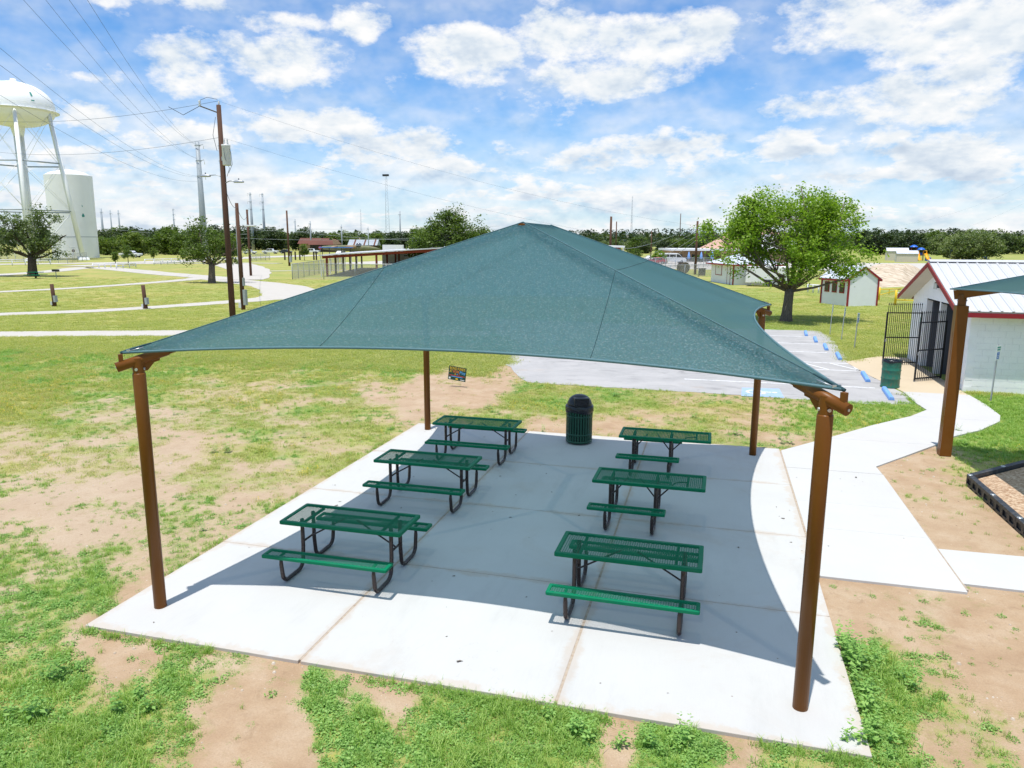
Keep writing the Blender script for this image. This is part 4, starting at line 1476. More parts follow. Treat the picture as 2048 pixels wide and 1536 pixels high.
def access_sign(P, h, rz, label, tilt=0.0):
    t = thing('accessible_parking_sign', label, 'sign', (P[0], P[1], GZ), rz, 'accessible parking signs on steel posts')
    t.rotation_euler = (tilt * 0.4, tilt, rz)
    po = MB()
    for sx in (-1, 1):
        po.boxb(sx * 0.022 - 0.010, sx * 0.022 + 0.010, -0.004, 0.022, -0.1, h)
    po.boxb(-0.014, 0.014, 0.018, 0.026, -0.1, h)
    po.build('post', MAT['galv'], t)
    bd = MB().boxb(-0.15, 0.15, -0.014, -0.008, h - 0.47, h - 0.02).build('sign_panel', MAT['sign_white'], t, bevel=0.002)
    MB().boxb(-0.085, 0.085, -0.018, -0.0145, h - 0.43, h - 0.23).build('blue_square', MAT['sign_blue'], bd)
    MB().boxb(-0.125, 0.125, -0.018, -0.0145, h - 0.10, h - 0.06).build('print_line', MAT['sign_teal'], bd)
    MB().boxb(-0.105, 0.105, -0.018, -0.0145, h - 0.17, h - 0.13).build('print_line', MAT['sign_teal'], bd)
    fg = MB()
    for k in range(10):
        a0, a1 = rad(100 + 24 * k), rad(124 + 24 * k)
        c0 = (-0.005, h - 0.355)
        for rr_ in (0.045,):
            fg.quad((c0[0] + (rr_ - .010) * math.cos(a0), -0.0195, c0[1] + (rr_ - .010) * math.sin(a0)), (c0[0] + (rr_ + .004) * math.cos(a0), -0.0195, c0[1] + (rr_ + .004) * math.sin(a0)),
                    (c0[0] + (rr_ + .004) * math.cos(a1), -0.0195, c0[1] + (rr_ + .004) * math.sin(a1)), (c0[0] + (rr_ - .010) * math.cos(a1), -0.0195, c0[1] + (rr_ - .010) * math.sin(a1)))
    fg.quad((-0.012, -0.0195, h - 0.35), (0.0, -0.0195, h - 0.35), (0.0, -0.0195, h - 0.28), (-0.012, -0.0195, h - 0.28))
    fg.quad((0.0, -0.0195, h - 0.345), (0.05, -0.0195, h - 0.345), (0.05, -0.0195, h - 0.333), (0.0, -0.0195, h - 0.333))
    fg.add([(-0.006 + 0.014 * math.cos(a), -0.0195, h - 0.262 + 0.014 * math.sin(a)) for a in np.linspace(0, 2 * math.pi, 9)[:-1]], [tuple(range(8))])
    fg.build('wheelchair_symbol', MAT['sign_white'], bd)
    return t


access_sign(at(1660, 670), 1.63, rad(75), 'thin steel sign post beside the lot, farthest of three in a row', rad(2.0))
access_sign(at(1683, 680), 1.60, rad(70), 'steel sign post in the middle of three beside the parking lot', rad(3.0))
access_sign(at(1709, 697), 1.62, rad(62), 'steel sign post nearest the iron gate of three in a row', rad(2.0))
access_sign(at(1982, 802), 1.72, rad(52), 'accessible parking sign on a steel post in front of the white block wall', rad(1.0))

dr = thing('steel_drum', 'scuffed green steel drum with a black liner at the lot corner', 'drum', (13.0, 19.75, -0.025))
prof = [(0.0, 0.0), (0.285, 0.0), (0.292, 0.015), (0.285, 0.03)]
for zc in (0.30, 0.58):
    prof += [(0.284, zc - 0.03), (0.296, zc - 0.008), (0.296, zc + 0.008), (0.284, zc + 0.03)]
for zc in (0.72, 0.77, 0.82):
    prof += [(0.284, zc - 0.016), (0.289, zc), (0.284, zc + 0.016)]
prof += [(0.285, 0.87), (0.293, 0.885), (0.285, 0.90), (0.270, 0.90), (0.268, 0.30)]
MB().lathe(prof, 32).build('drum_body', MAT['barrel_green'], dr)
V, F = [], []
for j, (r_, z_) in enumerate([(0.300, 0.835), (0.304, 0.87), (0.300, 0.912), (0.278, 0.918), (0.262, 0.88), (0.24, 0.6), (0.0, 0.45)]):
    for k in range(40):
        a = 2 * math.pi * k / 40
        V.append(((r_ + 0.006 * math.sin(9 * a + j)) * math.cos(a), (r_ + 0.006 * math.sin(9 * a + j)) * math.sin(a), z_ + (0.02 * math.sin(4 * a) if j == 0 else 0.006 * math.sin(6 * a))))
for j in range(6):
    for k in range(40):
        F.append((j * 40 + k, j * 40 + (k + 1) % 40, (j + 1) * 40 + (k + 1) % 40, (j + 1) * 40 + k))
MB().add(V, F, True).build('liner', MAT['black_bag'], dr)


def iron_gate(A, B, label, kind='gate_leaf', n=18):
    A, B = np.array(A, float), np.array(B, float)
    L = np.linalg.norm(B - A)
    t = thing('iron_gate', label, 'gate', (A[0], A[1], -0.02), math.atan2(B[1] - A[1], B[0] - A[0]), 'black iron gate leaves at the restroom entrance')
    for x in (0.02, L - 0.02):
        MB().boxb(x - 0.02, x + 0.02, -0.02, 0.02, 0.06, 2.06).build('stile', MAT['black_iron'], t)
    for z in (0.11, 1.08, 2.03):
        MB().boxb(0.04, L - 0.04, -0.018, 0.018, z - 0.02, z + 0.02).build('rail', MAT['black_iron'], t)
    pk = MB().boxb(-0.008, 0.008, -0.008, 0.008, 0.03, 2.34).add([(-0.018, -0.018, 2.34), (0.018, -0.018, 2.34), (0.018, 0.018, 2.34), (-0.018, 0.018, 2.34), (0, 0, 2.43)], [(3, 2, 1, 0), (0, 1, 4), (1, 2, 4), (2, 3, 4), (3, 0, 4)]).mesh('picket')
    for k in range(n):
        part('picket', pk, MAT['black_iron'], t, ((k + 0.7) * L / (n + 0.4), 0.0, 0.0))
    MB().boxb(L - 0.07, L - 0.015, -0.035, 0.035, 0.92, 1.02).build('latch_box', MAT['galv'], t)
    return t


iron_gate((15.02, 24.90), (13.70, 24.60), 'open black iron gate leaf standing furthest from the shade post, behind the green drum')
iron_gate((15.02, 21.72), (14.00, 20.98), 'open black iron gate leaf partly hidden by the square brown post', n=14)

# ------------------------------------------------------------------ restroom building
RX, RY0, RY1 = 15.13, 19.68, 26.95
rest = thing('restroom_building', 'white block restroom building with pale metal roof and red trim', 'building', (RX, RY0, GZ))
RB = np.array([RX, RY0, GZ])
WX = 9.5                       # length built away from the gable
mid = (RY1 - RY0) / 2
EZ, PZ, OV, GO = 2.62, 4.06, 0.42, 0.50
wb = MB()
# gable wall with two openings, as pieces round them (local coordinates)
D1, D2, DH = (3.55, 5.25), (1.45, 3.40), 2.62
WT = 2.58
def gable(y):
    return WT + (PZ - 0.16 - WT) * (1 - abs(y - mid) / mid)
wall = MB()
wall.boxb(0, 0.2, 0, D2[0], -0.1, WT)
wall.boxb(0, 0.2, D2[1], D1[0], -0.1, WT)
wall.boxb(0, 0.2, D1[1], RY1 - RY0, -0.1, WT)
wall.add([(0, 0, WT), (0, mid, PZ - 0.16), (0, RY1 - RY0, WT), (0.2, 0, WT), (0.2, mid, PZ - 0.16), (0.2, RY1 - RY0, WT)], [(0, 1, 2), (5, 4, 3), (0, 2, 5, 3), (0, 3, 4, 1), (1, 4, 5, 2)])
wall.boxb(0.2, WX, 0.001, 0.2, -0.1, WT)
wall.boxb(0.2, WX, RY1 - RY0 - 0.2, RY1 - RY0 - 0.001, -0.1, WT)
wall.boxb(WX, WX + 0.2, 0, RY1 - RY0, -0.1, WT)
wall_o = wall.build('wall', MAT['white_block'], rest)
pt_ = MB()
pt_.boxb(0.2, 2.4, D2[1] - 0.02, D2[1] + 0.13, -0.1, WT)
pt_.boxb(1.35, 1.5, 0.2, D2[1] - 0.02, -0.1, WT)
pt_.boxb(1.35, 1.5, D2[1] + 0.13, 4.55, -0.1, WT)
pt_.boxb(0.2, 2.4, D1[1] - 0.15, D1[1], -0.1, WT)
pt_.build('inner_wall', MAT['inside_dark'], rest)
# blocks of the two walls in view, slightly proud of the joints
bm_side = MB().boxb(0.008, 0.392, -0.008, 0.0, 0.008, 0.192).mesh('block')
bm_side.materials.append(MAT['white_block'])
for j in range(13):
    off = 0.0 if j % 2 == 0 else -0.2
    for i in range(16):
        x = 0.02 + i * 0.4 + off
        if x < 0.0:
            continue
        part('block', bm_side, None, wall_o, (x, 0.0, -0.02 + 0.2 * j))
bm_g = MB().boxb(-0.008, 0.0, 0.008, 0.392, 0.008, 0.192).mesh('block')
bm_g.materials.append(MAT['white_block'])
nblk = 0
for j in range(19):
    z = -0.02 + 0.2 * j
    off = 0.0 if j % 2 == 0 else 0.2
    for i in range(18):
        y = 0.03 + i * 0.4 + off
        if y + 0.4 > RY1 - RY0 - 0.02 or z + 0.2 > min(gable(y), gable(y + 0.4)) - 0.02:
            continue
        if any(d[0] - 0.38 < y < d[1] - 0.02 and z < DH - 0.05 for d in (D1, D2)):
            continue
        if nblk < 92:
            part('block', bm_g, None, wall_o, (0.0, y, z))
            nblk += 1
lint = MB()
for d in (D1, D2):
    lint.boxb(0.0, 0.2, d[0], d[1], DH - 0.04, DH)
lint.build('lintel', MAT['white_block'], rest)
# roof
rf = MB()
for s in (-1, 1):
    e_y, e_z = mid + s * (mid + OV), EZ
    a = [(-GO, mid, PZ), (WX + 0.6, mid, PZ), (WX + 0.6, e_y, e_z), (-GO, e_y, e_z)]
    lo = [(p[0], p[1], p[2] - 0.06) for p in a]
    rf.add(a + lo, [(0, 1, 2, 3), (7, 6, 5, 4), (0, 4, 5, 1), (1, 5, 6, 2), (2, 6, 7, 3), (3, 7, 4, 0)])
roof = rf.build('roof', MAT['soffit'], rest)
npan = 34
pw = (WX + 0.6 + GO) / npan
for s in (-1, 1):
    dyv, dzv = s * (mid + OV), EZ - PZ
    ln = math.hypot(dyv, dzv)
    nz_ = np.array([0, -s * dzv / ln * s, 0])
    nrm = np.array([0, s * (PZ - EZ) / ln, (mid + OV) / ln])
    def rp(x, q, h):
        return tuple(np.array([x, mid + dyv * q, PZ + dzv * q]) + nrm * h)
    pm = MB()
    x0, x1 = 0.0, pw - 0.004
    A = [(x0, .006), (x1 - 0.10, .006), (x1 - 0.085, .034), (x1 - 0.035, .034), (x1 - 0.02, .006), (x1, .006)]
    for (xa, ha), (xb, hb) in zip(A[:-1], A[1:]):
        pm.quad(rp(xa, 0.012, ha), rp(xb, 0.012, hb), rp(xb, 1.008, hb), rp(xa, 1.008, ha)) if s > 0 else pm.quad(rp(xb, 0.012, hb), rp(xa, 0.012, ha), rp(xa, 1.008, ha), rp(xb, 1.008, hb))
    pme = pm.mesh('roof_panel')
    pme.materials.append(MAT['metal_roof'])
    for k in range(npan):
        part('roof_panel', pme, None, roof, (-GO + k * pw, 0, 0))
MB().add([(-GO, mid - 0.22, PZ - 0.02), (-GO, mid, PZ + 0.055), (-GO, mid + 0.22, PZ - 0.02), (WX + 0.6, mid - 0.22, PZ - 0.02), (WX + 0.6, mid, PZ + 0.055), (WX + 0.6, mid + 0.22, PZ - 0.02)], [(0, 3, 4, 1), (1, 4, 5, 2), (0, 1, 2), (5, 4, 3)]).build('ridge_cap', MAT['metal_roof'], roof)
MB().boxb(5.2, 5.45, mid - 1.05, mid - 0.8, 3.6, 4.05).build('vent_pipe', MAT['galv'], roof)
tr_ = MB()
for s in (-1, 1):
    e_y = mid + s * (mid + OV)
    MB().boxb(-GO + 0.02, WX + 0.6, min(e_y, e_y + s * 0.025), max(e_y, e_y + s * 0.025), EZ - 0.20, EZ - 0.055).build('fascia', MAT['red_trim'], roof)
    a, b = np.array([-GO - 0.013, mid, PZ - 0.13]), np.array([-GO - 0.013, e_y, EZ - 0.13])
    MB().beam(a, b, 0.025, 0.15).build('rake_board', MAT['red_trim'], roof)
    MB().add([(-GO, mid, PZ - 0.2), (-0.001, mid, PZ - 0.2), (-0.001, e_y, EZ - 0.2), (-GO, e_y, EZ - 0.2)], [(0, 1, 2, 3)]).build('soffit', MAT['soffit'], roof)
lp = MB().boxb(-0.16, -0.008, mid - 0.15, mid + 0.28, 3.10, 3.30).build('wall_light', MAT['black_iron'], rest, bevel=0.02)
MB().boxb(-0.19, -0.155, mid - 0.10, mid + 0.23, 3.05, 3.26).build('light_lens', MAT['lens'], lp)
ps = MB().boxb(-0.012, -0.007, 5.75, 5.95, 1.35, 1.85).build('wall_notice', MAT['sign_white'], rest)
MB().boxb(-0.015, -0.0125, 5.78, 5.92, 1.62, 1.82).build('print_block', MAT['sign_teal'], ps)
MB().boxb(-0.015, -0.0125, 5.80, 5.90, 1.39, 1.55).build('print_block', MAT['sign_blue'], ps)

# ------------------------------------------------------------------ playground edging of recycled plastic timbers with wood chips
pl = thing('playground_edging', 'black recycled plastic timber edging holding wood chips at the right', 'edging', (12.17, 9.2, GZ))
PB = np.array([12.17, 9.2, GZ])
def timber_mesh(L):
    t_ = MB()
    # box with square pockets left open along the outer face
    t_.boxb(0, L, 0.03, 0.11, 0, 0.295)
    n = 4
    ph = L / n
    for k in range(n + 1):
        xa = max(0, k * ph - 0.05 - (0 if k else 0))
        xb = min(L, k * ph + 0.05)
        t_.boxb(xa, xb, 0.0, 0.0295, 0.075, 0.215)
    t_.boxb(0, L, 0.0, 0.0295, 0.215, 0.295)
    t_.boxb(0, L, 0.0, 0.0295, 0.045, 0.075)
    for k in range(n):
        t_.boxb(k * ph + 0.06, k * ph + ph - 0.06, 0.0, 0.0295, 0.0, 0.045)
    return t_.mesh('timber')


def run(a, b, n):
    a, b = np.array(a, float), np.array(b, float)
    L = np.linalg.norm(b - a) / n
    me = timber_mesh(L - 0.01)
    me.materials.append(MAT['timber'])
    for k in range(n):
        p = a + (b - a) * k / n
        part('timber', me, None, pl, (p[0] - PB[0], p[1] - PB[1], 0), math.atan2(b[1] - a[1], b[0] - a[0]))
        MB().lathe([(0.045, 0.296), (0.045, 0.305), (0.0, 0.305)], 10, (p[0] - PB[0] + 0.05, p[1] - PB[1] - 0.02, 0)).build('stake_cap', MAT['bolt'], pl)


pl.scale = (1, 1, 0.74)
run((12.22, 9.12), (12.36, 2.0), 6)
run((16.4, 13.2), (12.22, 9.14), 5)
MB().prism([(12.30, 9.02), (12.46, 2.0), (20, 2.0), (20, 13.4), (16.5, 13.1)], GZ - 0.05, GZ + 0.19).build('wood_chips', MAT['mulch'], pl).location = (-PB[0], -PB[1], -GZ)

# ------------------------------------------------------------------ small buildings
def gable_hut(name, label, P, rz, L, W, hw, hr, wallm, roofm, trimm, ov=0.3, parts=None, corner=True):
    """ridge along local x; L along x, W along y; origin at the near left corner"""
    t = thing(name, label, 'shed', (P[0], P[1], GZ), rz)
    wl = MB()
    prof = [(0, -0.1), (W, -0.1), (W, hw), (W / 2, hr), (0, hw)]
    n = len(prof)
    V = [(0, p[0], p[1]) for p in prof] + [(L, p[0], p[1]) for p in prof]
    wl.add(V, [tuple(range(n))[::-1], tuple(range(n, 2 * n))] + [(i, (i + 1) % n, n + (i + 1) % n, n + i) for i in range(n)])
    wo_ = wl.build('wall', wallm, t)
    r_ = MB()
    go = min(ov, 0.06)
    k = (hr - hw) / (W / 2)
    for s in (0, 1):
        y0, y1 = (W / 2, -ov) if s == 0 else (W / 2, W + ov)
        z0, z1 = hr + 0.06, hw - k * ov + 0.06
        a = [(-go, y0, z0), (L + go, y0, z0), (L + go, y1, z1), (-go, y1, z1)]
        lo = [(p[0], p[1], p[2] - 0.05) for p in a]
        r_.add(a + lo, [(0, 1, 2, 3), (7, 6, 5, 4), (0, 4, 5, 1), (1, 5, 6, 2), (2, 6, 7, 3), (3, 7, 4, 0)])
    ro = r_.build('roof', roofm, t)
    if trimm is not None:
        for x in (-go - 0.012, L + go + 0.012):
            for s in (-1, 1):
                MB().beam((x, W / 2, hr - 0.06), (x, W / 2 + s * (W / 2 + ov), hw - k * ov - 0.06), 0.02, 0.14).build('rake_board', trimm, ro)
        for y in (-ov - 0.01, W + ov + 0.01):
            MB().boxb(-go, L + go, y - 0.01, y + 0.01, hw - k * ov - 0.12, hw - k * ov + 0.015).build('fascia', trimm, ro)
        if corner:
            for x in (-0.012, L + 0.012):
                for y in (-0.012, W + 0.012):
                    MB().box((x, y, hw / 2 - 0.05), (0.11, 0.11, hw + 0.05)).build('corner_board', trimm, t)
    return t


# red-trimmed booth right of the big oak: gable end faces us
c0, c1 = at(1694, 613), at(1752, 612)
cl = at(1648, 606)
rzb = math.atan2(c1[1] - c0[1], c1[0] - c0[0])
bw = float(np.linalg.norm((c1 - c0)[:2]))
bl = float(np.linalg.norm((cl - c0)[:2]))
# local x runs back along the window side: rotate so that y follows the gable base
booth = gable_hut('ticket_booth', 'small white booth with dark red trim right of the big oak', c0, rzb + math.pi / 2, 3.2, bw, 2.15, 2.95, MAT['white_siding'], MAT['grey_roof'], MAT['red_trim'], 0.28)
booth.location = (c1[0], c1[1], GZ)
for k in range(3):
    wn = MB().boxb(0.45 + k * 0.9, 1.02 + k * 0.9, bw + 0.005, bw + 0.04, 0.95, 1.75).build('window', MAT['red_trim'], booth)
    MB().boxb(0.52 + k * 0.9, 0.95 + k * 0.9, bw + 0.042, bw + 0.052, 1.03, 1.67).build('pane', MAT['glass'], wn)
for k in range(14):
    pass

# low white concession hut with red trim and hipped roof
h0, h1 = at(1465, 570), at(1416, 562)
diry = (h1 - h0)[:2] / np.linalg.norm((h1 - h0)[:2])
dirx = np.array([diry[1], -diry[0]])
hut = thing('concession_hut', 'low white hut with pale hipped roof and red trim left of the big oak', 'shed', (h0[0], h0[1], GZ), math.atan2(dirx[1], dirx[0]))
HL, HW = 5.2, 7.6
MB().boxb(0, HL, 0, HW, -0.1, 2.35).build('wall', MAT['white_siding'], hut)
ov = 0.55
hr = MB()
E0 = [(-ov, -ov, 2.30), (HL + ov, -ov, 2.30), (HL + ov, HW + ov, 2.30), (-ov, HW + ov, 2.30)]
hr.add(E0 + [(HL / 2, 2.4, 3.45), (HL / 2, HW - 2.4, 3.45)], [(0, 1, 4), (1, 2, 5, 4), (2, 3, 5), (3, 0, 4, 5), (3, 2, 1, 0)])
hro = hr.build('roof', MAT['grey_roof'], hut)
for a, b in zip(E0, E0[1:] + E0[:1]):
    MB().beam((a[0], a[1], 2.22), (b[0], b[1], 2.22), 0.04, 0.17).build('fascia', MAT['red_trim'], hro)
MB().boxb(-0.03, 0.10, -0.03, 0.10, 0, 2.2).build('corner_board', MAT['red_trim'], hut)
MB().boxb(-0.02, 0.002, 0.9, 1.9, 0, 2.05).build('door', MAT['white_paint'], hut)
for yy in (0.88, 1.92):
    MB().boxb(-0.04, 0.0, yy - 0.03, yy + 0.03, 0, 2.08).build('door_trim', MAT['red_trim'], hut)
wf = MB().boxb(-0.03, 0.0, 3.8, 5.9, 0.95, 2.1).build('serving_hatch', MAT['white_paint'], hut)
for (y0, y1, z0, z1) in ((3.74, 3.82, 0.9, 2.1), (5.88, 5.96, 0.9, 2.1), (3.82, 5.88, 0.9, 0.98)):
    MB().boxb(-0.05, -0.01, y0, y1, z0, z1).build('hatch_trim', MAT['red_trim'], wf)

# box trailer beside the hut
tb = at(1478, 571)
tl = thing('box_trailer', 'white enclosed trailer parked under the oak beside the low hut', 'trailer', (tb[0] + 0.6, tb[1] - 1.2, GZ), rad(-9))
bd = MB().boxb(0, 4.3, 0, 1.9, 0.38, 2.15).build('body', MAT['white_paint'], tl, bevel=0.06)
MB().boxb(1.9, 2.9, 0.4, 1.5, 2.15, 2.45).build('roof_unit', MAT['white_paint'], tl, bevel=0.1)
for x in (2.45, 3.2):
    for y in (0.02, 1.88):
        wh = MB().tube([(x, y - 0.11, 0.33), (x, y + 0.11, 0.33)], 0.33, 16).build('wheel', MAT['tyre'], tl)
        MB().tube([(x, y - 0.125, 0.33), (x, y + 0.125, 0.33)], 0.17, 12).build('rim', MAT['galv'], wh)
MB().boxb(2.0, 3.65, -0.06, 0.0, 0.68, 0.76).build('fender', MAT['black_plastic'], tl)
MB().beam((4.3, 0.95, 0.45), (5.5, 0.95, 0.45), 0.1, 0.1).build('drawbar', MAT['galv_dull'], tl)
MB().boxb(0.6, 1.4, -0.02, 0.0, 0.5, 1.95).build('door', MAT['sign_white'], tl)
# two beige storage sheds beyond the spoil bank
bs = at(1792, 524)
g1 = gable_hut('storage_shed', 'beige storage shed, nearer of the two left of the playground slides', bs, rad(-6), 4.9, 3.2, 2.15, 2.85, MAT['beige'], MAT['grey_roof'], None, 0.15)
MB().boxb(-0.04, 0.0, 1.0, 2.2, 0, 1.9).build('door', MAT['white_siding'], g1)
MB().boxb(-0.05, -0.005, 1.35, 1.85, 2.15, 2.45).build('vent', MAT['galv_dull'], g1)
bs2 = at(1772, 521)
g2 = gable_hut('storage_shed', 'taller beige storage shed behind the other one left of the playground slides', bs2, rad(-6), 5.4, 3.6, 2.6, 3.4, MAT['beige'], MAT['grey_roof'], None, 0.15)
MB().boxb(-0.04, 0.0, 1.1, 2.4, 0, 2.0).build('door', MAT['white_siding'], g2)

# ------------------------------------------------------------------ play structure and swings
pp = at(1840, 521.5)
ps_ = thing('play_structure', 'play structure with blue peaked roofs and two yellow slides', 'playground', (pp[0], pp[1], GZ), rad(-4))
for (x, y, zt) in ((0, 0, 3.6), (-1.6, 1.6, 4.3)):
    for ax in (-0.6, 0.6):
        for ay in (-0.6, 0.6):
            MB().tube([(x + ax, y + ay, 0), (x + ax, y + ay, zt - 0.6)], 0.06, 8).build('tower_post', MAT['red_steel'], ps_)
    MB().boxb(x - 0.65, x + 0.65, y - 0.65, y + 0.65, 1.35, 1.45).build('deck', MAT['leg_brown'], ps_)
    MB().lathe([(1.05, zt - 0.6), (0.95, zt - 0.45), (0.5, zt - 0.12), (0.0, zt)], 8, (x, y, 0)).build('tower_roof', MAT['play_blue'], ps_)
    MB().boxb(x - 0.62, x + 0.62, y + 0.56, y + 0.62, 1.5, 2.2).build('barrier', MAT['play_blue'], ps_)
for (x, dx_) in ((-0.9, 0.35), (0.9, 0.9)):
    V, F = [], []
    pts = [(0.0, 2.0), (0.35, 1.9), (1.1, 1.15), (1.9, 0.45), (2.5, 0.25), (2.9, 0.25)]
    for (q, z) in pts:
        for (ww, hh) in ((-0.38, 0.28), (-0.34, 0.0), (0.34, 0.0), (0.38, 0.28)):
            V.append((x + ww + dx_ * q * 0.3, -0.6 - q, z + hh))
    for i in range(len(pts) - 1):
        for k in range(3):
            F.append((4 * i + k, 4 * i + k + 1, 4 * i + k + 5, 4 * i + k + 4))
    sld = MB().add(V, F, True).build('slide', MAT['slide_yellow'], ps_)
    MB().tube([(x - 0.4, -0.5, 1.5), (x - 0.4, -0.5, 2.7), (x + 0.4, -0.5, 2.7), (x + 0.4, -0.5, 1.5)], 0.12, 8).build('slide_hood', MAT['slide_yellow'], sld)
MB().boxb(1.3, 2.6, -0.3, 0.9, 0.0, 0.9).build('climber', MAT['play_blue'], ps_)
sw = at(1945, 517)
for (ox, lab) in ((-6.5, 'blue swing frame left of the blue arched climber'), (0.0, 'blue arched climber frame in front of the round tree')):
    t = thing('swing_set' if ox else 'arch_climber', lab, 'playground', (sw[0] + ox, sw[1], GZ), rad(-8))
    for x in (0, 3.4):
        MB().tube([(x - 0.25, -0.9, 0), (x, 0, 2.4), (x + 0.25, 0.9, 0)], 0.07, 8).build('frame_leg', MAT['play_blue'], t)
    MB().tube([(0, 0, 2.4), (3.4, 0, 2.4)], 0.08, 8).build('top_bar', MAT['play_blue'], t)
    for x in (0.9, 2.3):
        if ox:
            MB().tube([(x, 0, 2.4), (x, 0, 0.6)], 0.02, 5).build('chain', MAT['wire'], t)
            MB().boxb(x - 0.25, x + 0.25, -0.1, 0.1, 0.5, 0.58).build('swing_seat', MAT['black_plastic'], t)
        else:
            MB().tube([(x - 0.7, -0.4, 0), (x - 0.5, -0.2, 1.7), (x + 0.3, 0.2, 2.2), (x + 0.7, 0.4, 0)], 0.06, 6).build('arch', MAT['play_blue'], t)
    if not ox:
        MB().boxb(3.2, 3.9, -0.5, 0.5, 0.0, 2.1).build('side_panel', MAT['play_blue'], t)

# yellow bar gates beyond the iron gate
def bar_gate(P, Q, label, mat, braces=True, h=1.05):
    P, Q = np.array(P), np.array(Q)
    L = float(np.linalg.norm((Q - P)[:2]))
    t = thing('bar_gate', label, 'gate', (P[0], P[1], GZ), math.atan2(Q[1] - P[1], Q[0] - P[0]))
    MB().tube([(0, 0, 0), (0, 0, h + 0.2)], 0.085, 10).build('post', MAT['yellow'], t)
    MB().tube([(0.06, 0, h), (L, 0, h - 0.02)], 0.04, 8).build('top_rail', mat, t)
    MB().tube([(0.06, 0, 0.45), (L, 0, h - 0.06)] if braces else [(0.06, 0, 0.4), (L, 0, 0.4)], 0.035, 8).build('lower_rail', MAT['yellow'], t)
    MB().tube([(L * 0.45, 0, 0.42), (L * 0.45, 0, h)], 0.035, 8).build('upright', MAT['yellow'], t)
    return t


bar_gate(at(1757, 601), at(1800, 598), 'yellow tapered bar gate just right of the white booth', MAT['yellow'], True, 0.9)
bar_gate(at(1790, 610), at(1832, 612), 'yellow and white bar gate behind the iron gate pickets', MAT['white_paint'], False, 0.95)
# ------------------------------------------------------------------ poles, wires
def wood_pole(P, top_py, r0, r1, label, mat='pole_red', group=None, lean=(0, 0), depth_h=None):
    h = (z_for(P, top_py) - GZ) if depth_h is None else depth_h
    t = thing('utility_pole', label, 'pole', (P[0], P[1], GZ), 0, group)
    MB().tube([(0, 0, -0.3), (lean[0] * h * 0.5, lean[1] * h * 0.5, h * 0.5), (lean[0] * h, lean[1] * h, h)], [r0, (r0 + r1) / 2, r1], 12).build('pole', MAT[mat], t)
    return t, h


def cable(a, b, sag, r, label=None, parent=None, group=None, n=16, mat='wire'):
    a, b = np.array(a, float), np.array(b, float)
    pts = []
    for k in range(n + 1):
        u = k / n
        p = a + (b - a) * u
        p[2] -= sag * 4 * u * (1 - u)
        pts.append(p - a)
    o = MB().tube(pts, r, 5).build('power_line' if parent is None else 'cable', MAT[mat], parent)
    o.location = tuple(a)
    if label:
        tag(o, label, 'cable', group)
    return o


# main pole with transformer and two street lights
PA = at(467, 655)
lean = np.array([(far(437, 208, 40.2) - far(437, 208, 40.2))[0], 0])
mp, mh = wood_pole(PA, 210, 0.17, 0.115, 'tall dark wooden utility pole with transformer can and two lamps', 'pole_wood')
tf = MB().lathe([(0.0, mh - 3.05), (0.20, mh - 3.05), (0.215, mh - 3.0), (0.215, mh - 2.10), (0.225, mh - 2.08), (0.225, mh - 2.0), (0.0, mh - 1.96)], 20, (0.36, -0.12, 0)).build('transformer_can', MAT['hot_white'], mp)
for q in (-0.08, 0.10):
    MB().lathe([(0.035, mh - 1.98), (0.05, mh - 1.9), (0.03, mh - 1.84), (0.045, mh - 1.78), (0.012, mh - 1.68)], 8, (0.36 + q, -0.12, 0)).build('bushing', MAT['hot_white'], tf)
MB().boxb(0.1, 0.2, -0.2, 0.0, mh - 2.8, mh - 2.6).build('mounting_bracket', MAT['galv_dull'], tf)
MB().tube([(0.36, -0.33, mh - 2.2), (0.42, -0.34, mh - 2.7), (0.55, -0.2, mh - 3.2), (0.3, -0.1, mh - 3.6)], 0.012, 5).build('lead_wire', MAT['wire'], tf)
MB().tube([(0.46, -0.12, mh - 1.8), (0.62, -0.1, mh - 2.4), (0.66, -0.1, mh - 3.0), (0.35, 0, mh - 3.4)], 0.012, 5).build('lead_wire', MAT['wire'], tf)
for s, zz in ((-1, 3.62), (1, 3.95)):
    arm = MB().tube([(0, 0, mh - zz), (s * 0.4, -0.05, mh - zz + 0.12), (s * 0.75, -0.1, mh - zz + 0.10)], 0.025, 6).build('lamp_arm', MAT['galv'], mp)
    MB().lathe([(0.02, 0.09), (0.11, 0.05), (0.15, -0.02), (0.13, -0.06), (0.0, -0.07)], 12, (0, 0, 0)).build('lamp_head', MAT['galv'], arm)
    hd_ = arm.children[0]
    hd_.location = (s * 1.0, -0.12, mh - zz + 0.08)
    hd_.scale = (2.2, 1.0, 1.0)
    MB().lathe([(0.03, 0.0), (0.03, 0.07), (0.0, 0.075)], 8, (s * 1.0, -0.12, mh - zz + 0.17)).build('photocell', MAT['wire'], arm)
xa = MB().beam((-0.15, 0, mh - 0.35), (-0.95, -0.25, mh - 0.05), 0.06, 0.06).build('cutout_arm', MAT['grey_wood'], mp)
MB().lathe([(0.05, -0.15), (0.07, -0.08), (0.04, 0.0), (0.07, 0.08), (0.03, 0.16)], 8, (-0.95, -0.25, mh + 0.08)).build('insulator', MAT['hot_white'], xa)
MB().tube([(-0.95, -0.25, mh + 0.22), (-0.55, -0.15, mh + 0.38), (-0.05, 0, mh + 0.28)], 0.012, 5).build('jumper_wire', MAT['wire'], xa)
MB().tube([(-0.95, -0.25, mh - 0.05), (-1.8, -0.5, mh - 0.5), (-2.5, -0.7, mh - 0.1)], 0.016, 5).build('jumper_wire', MAT['wire'], xa)
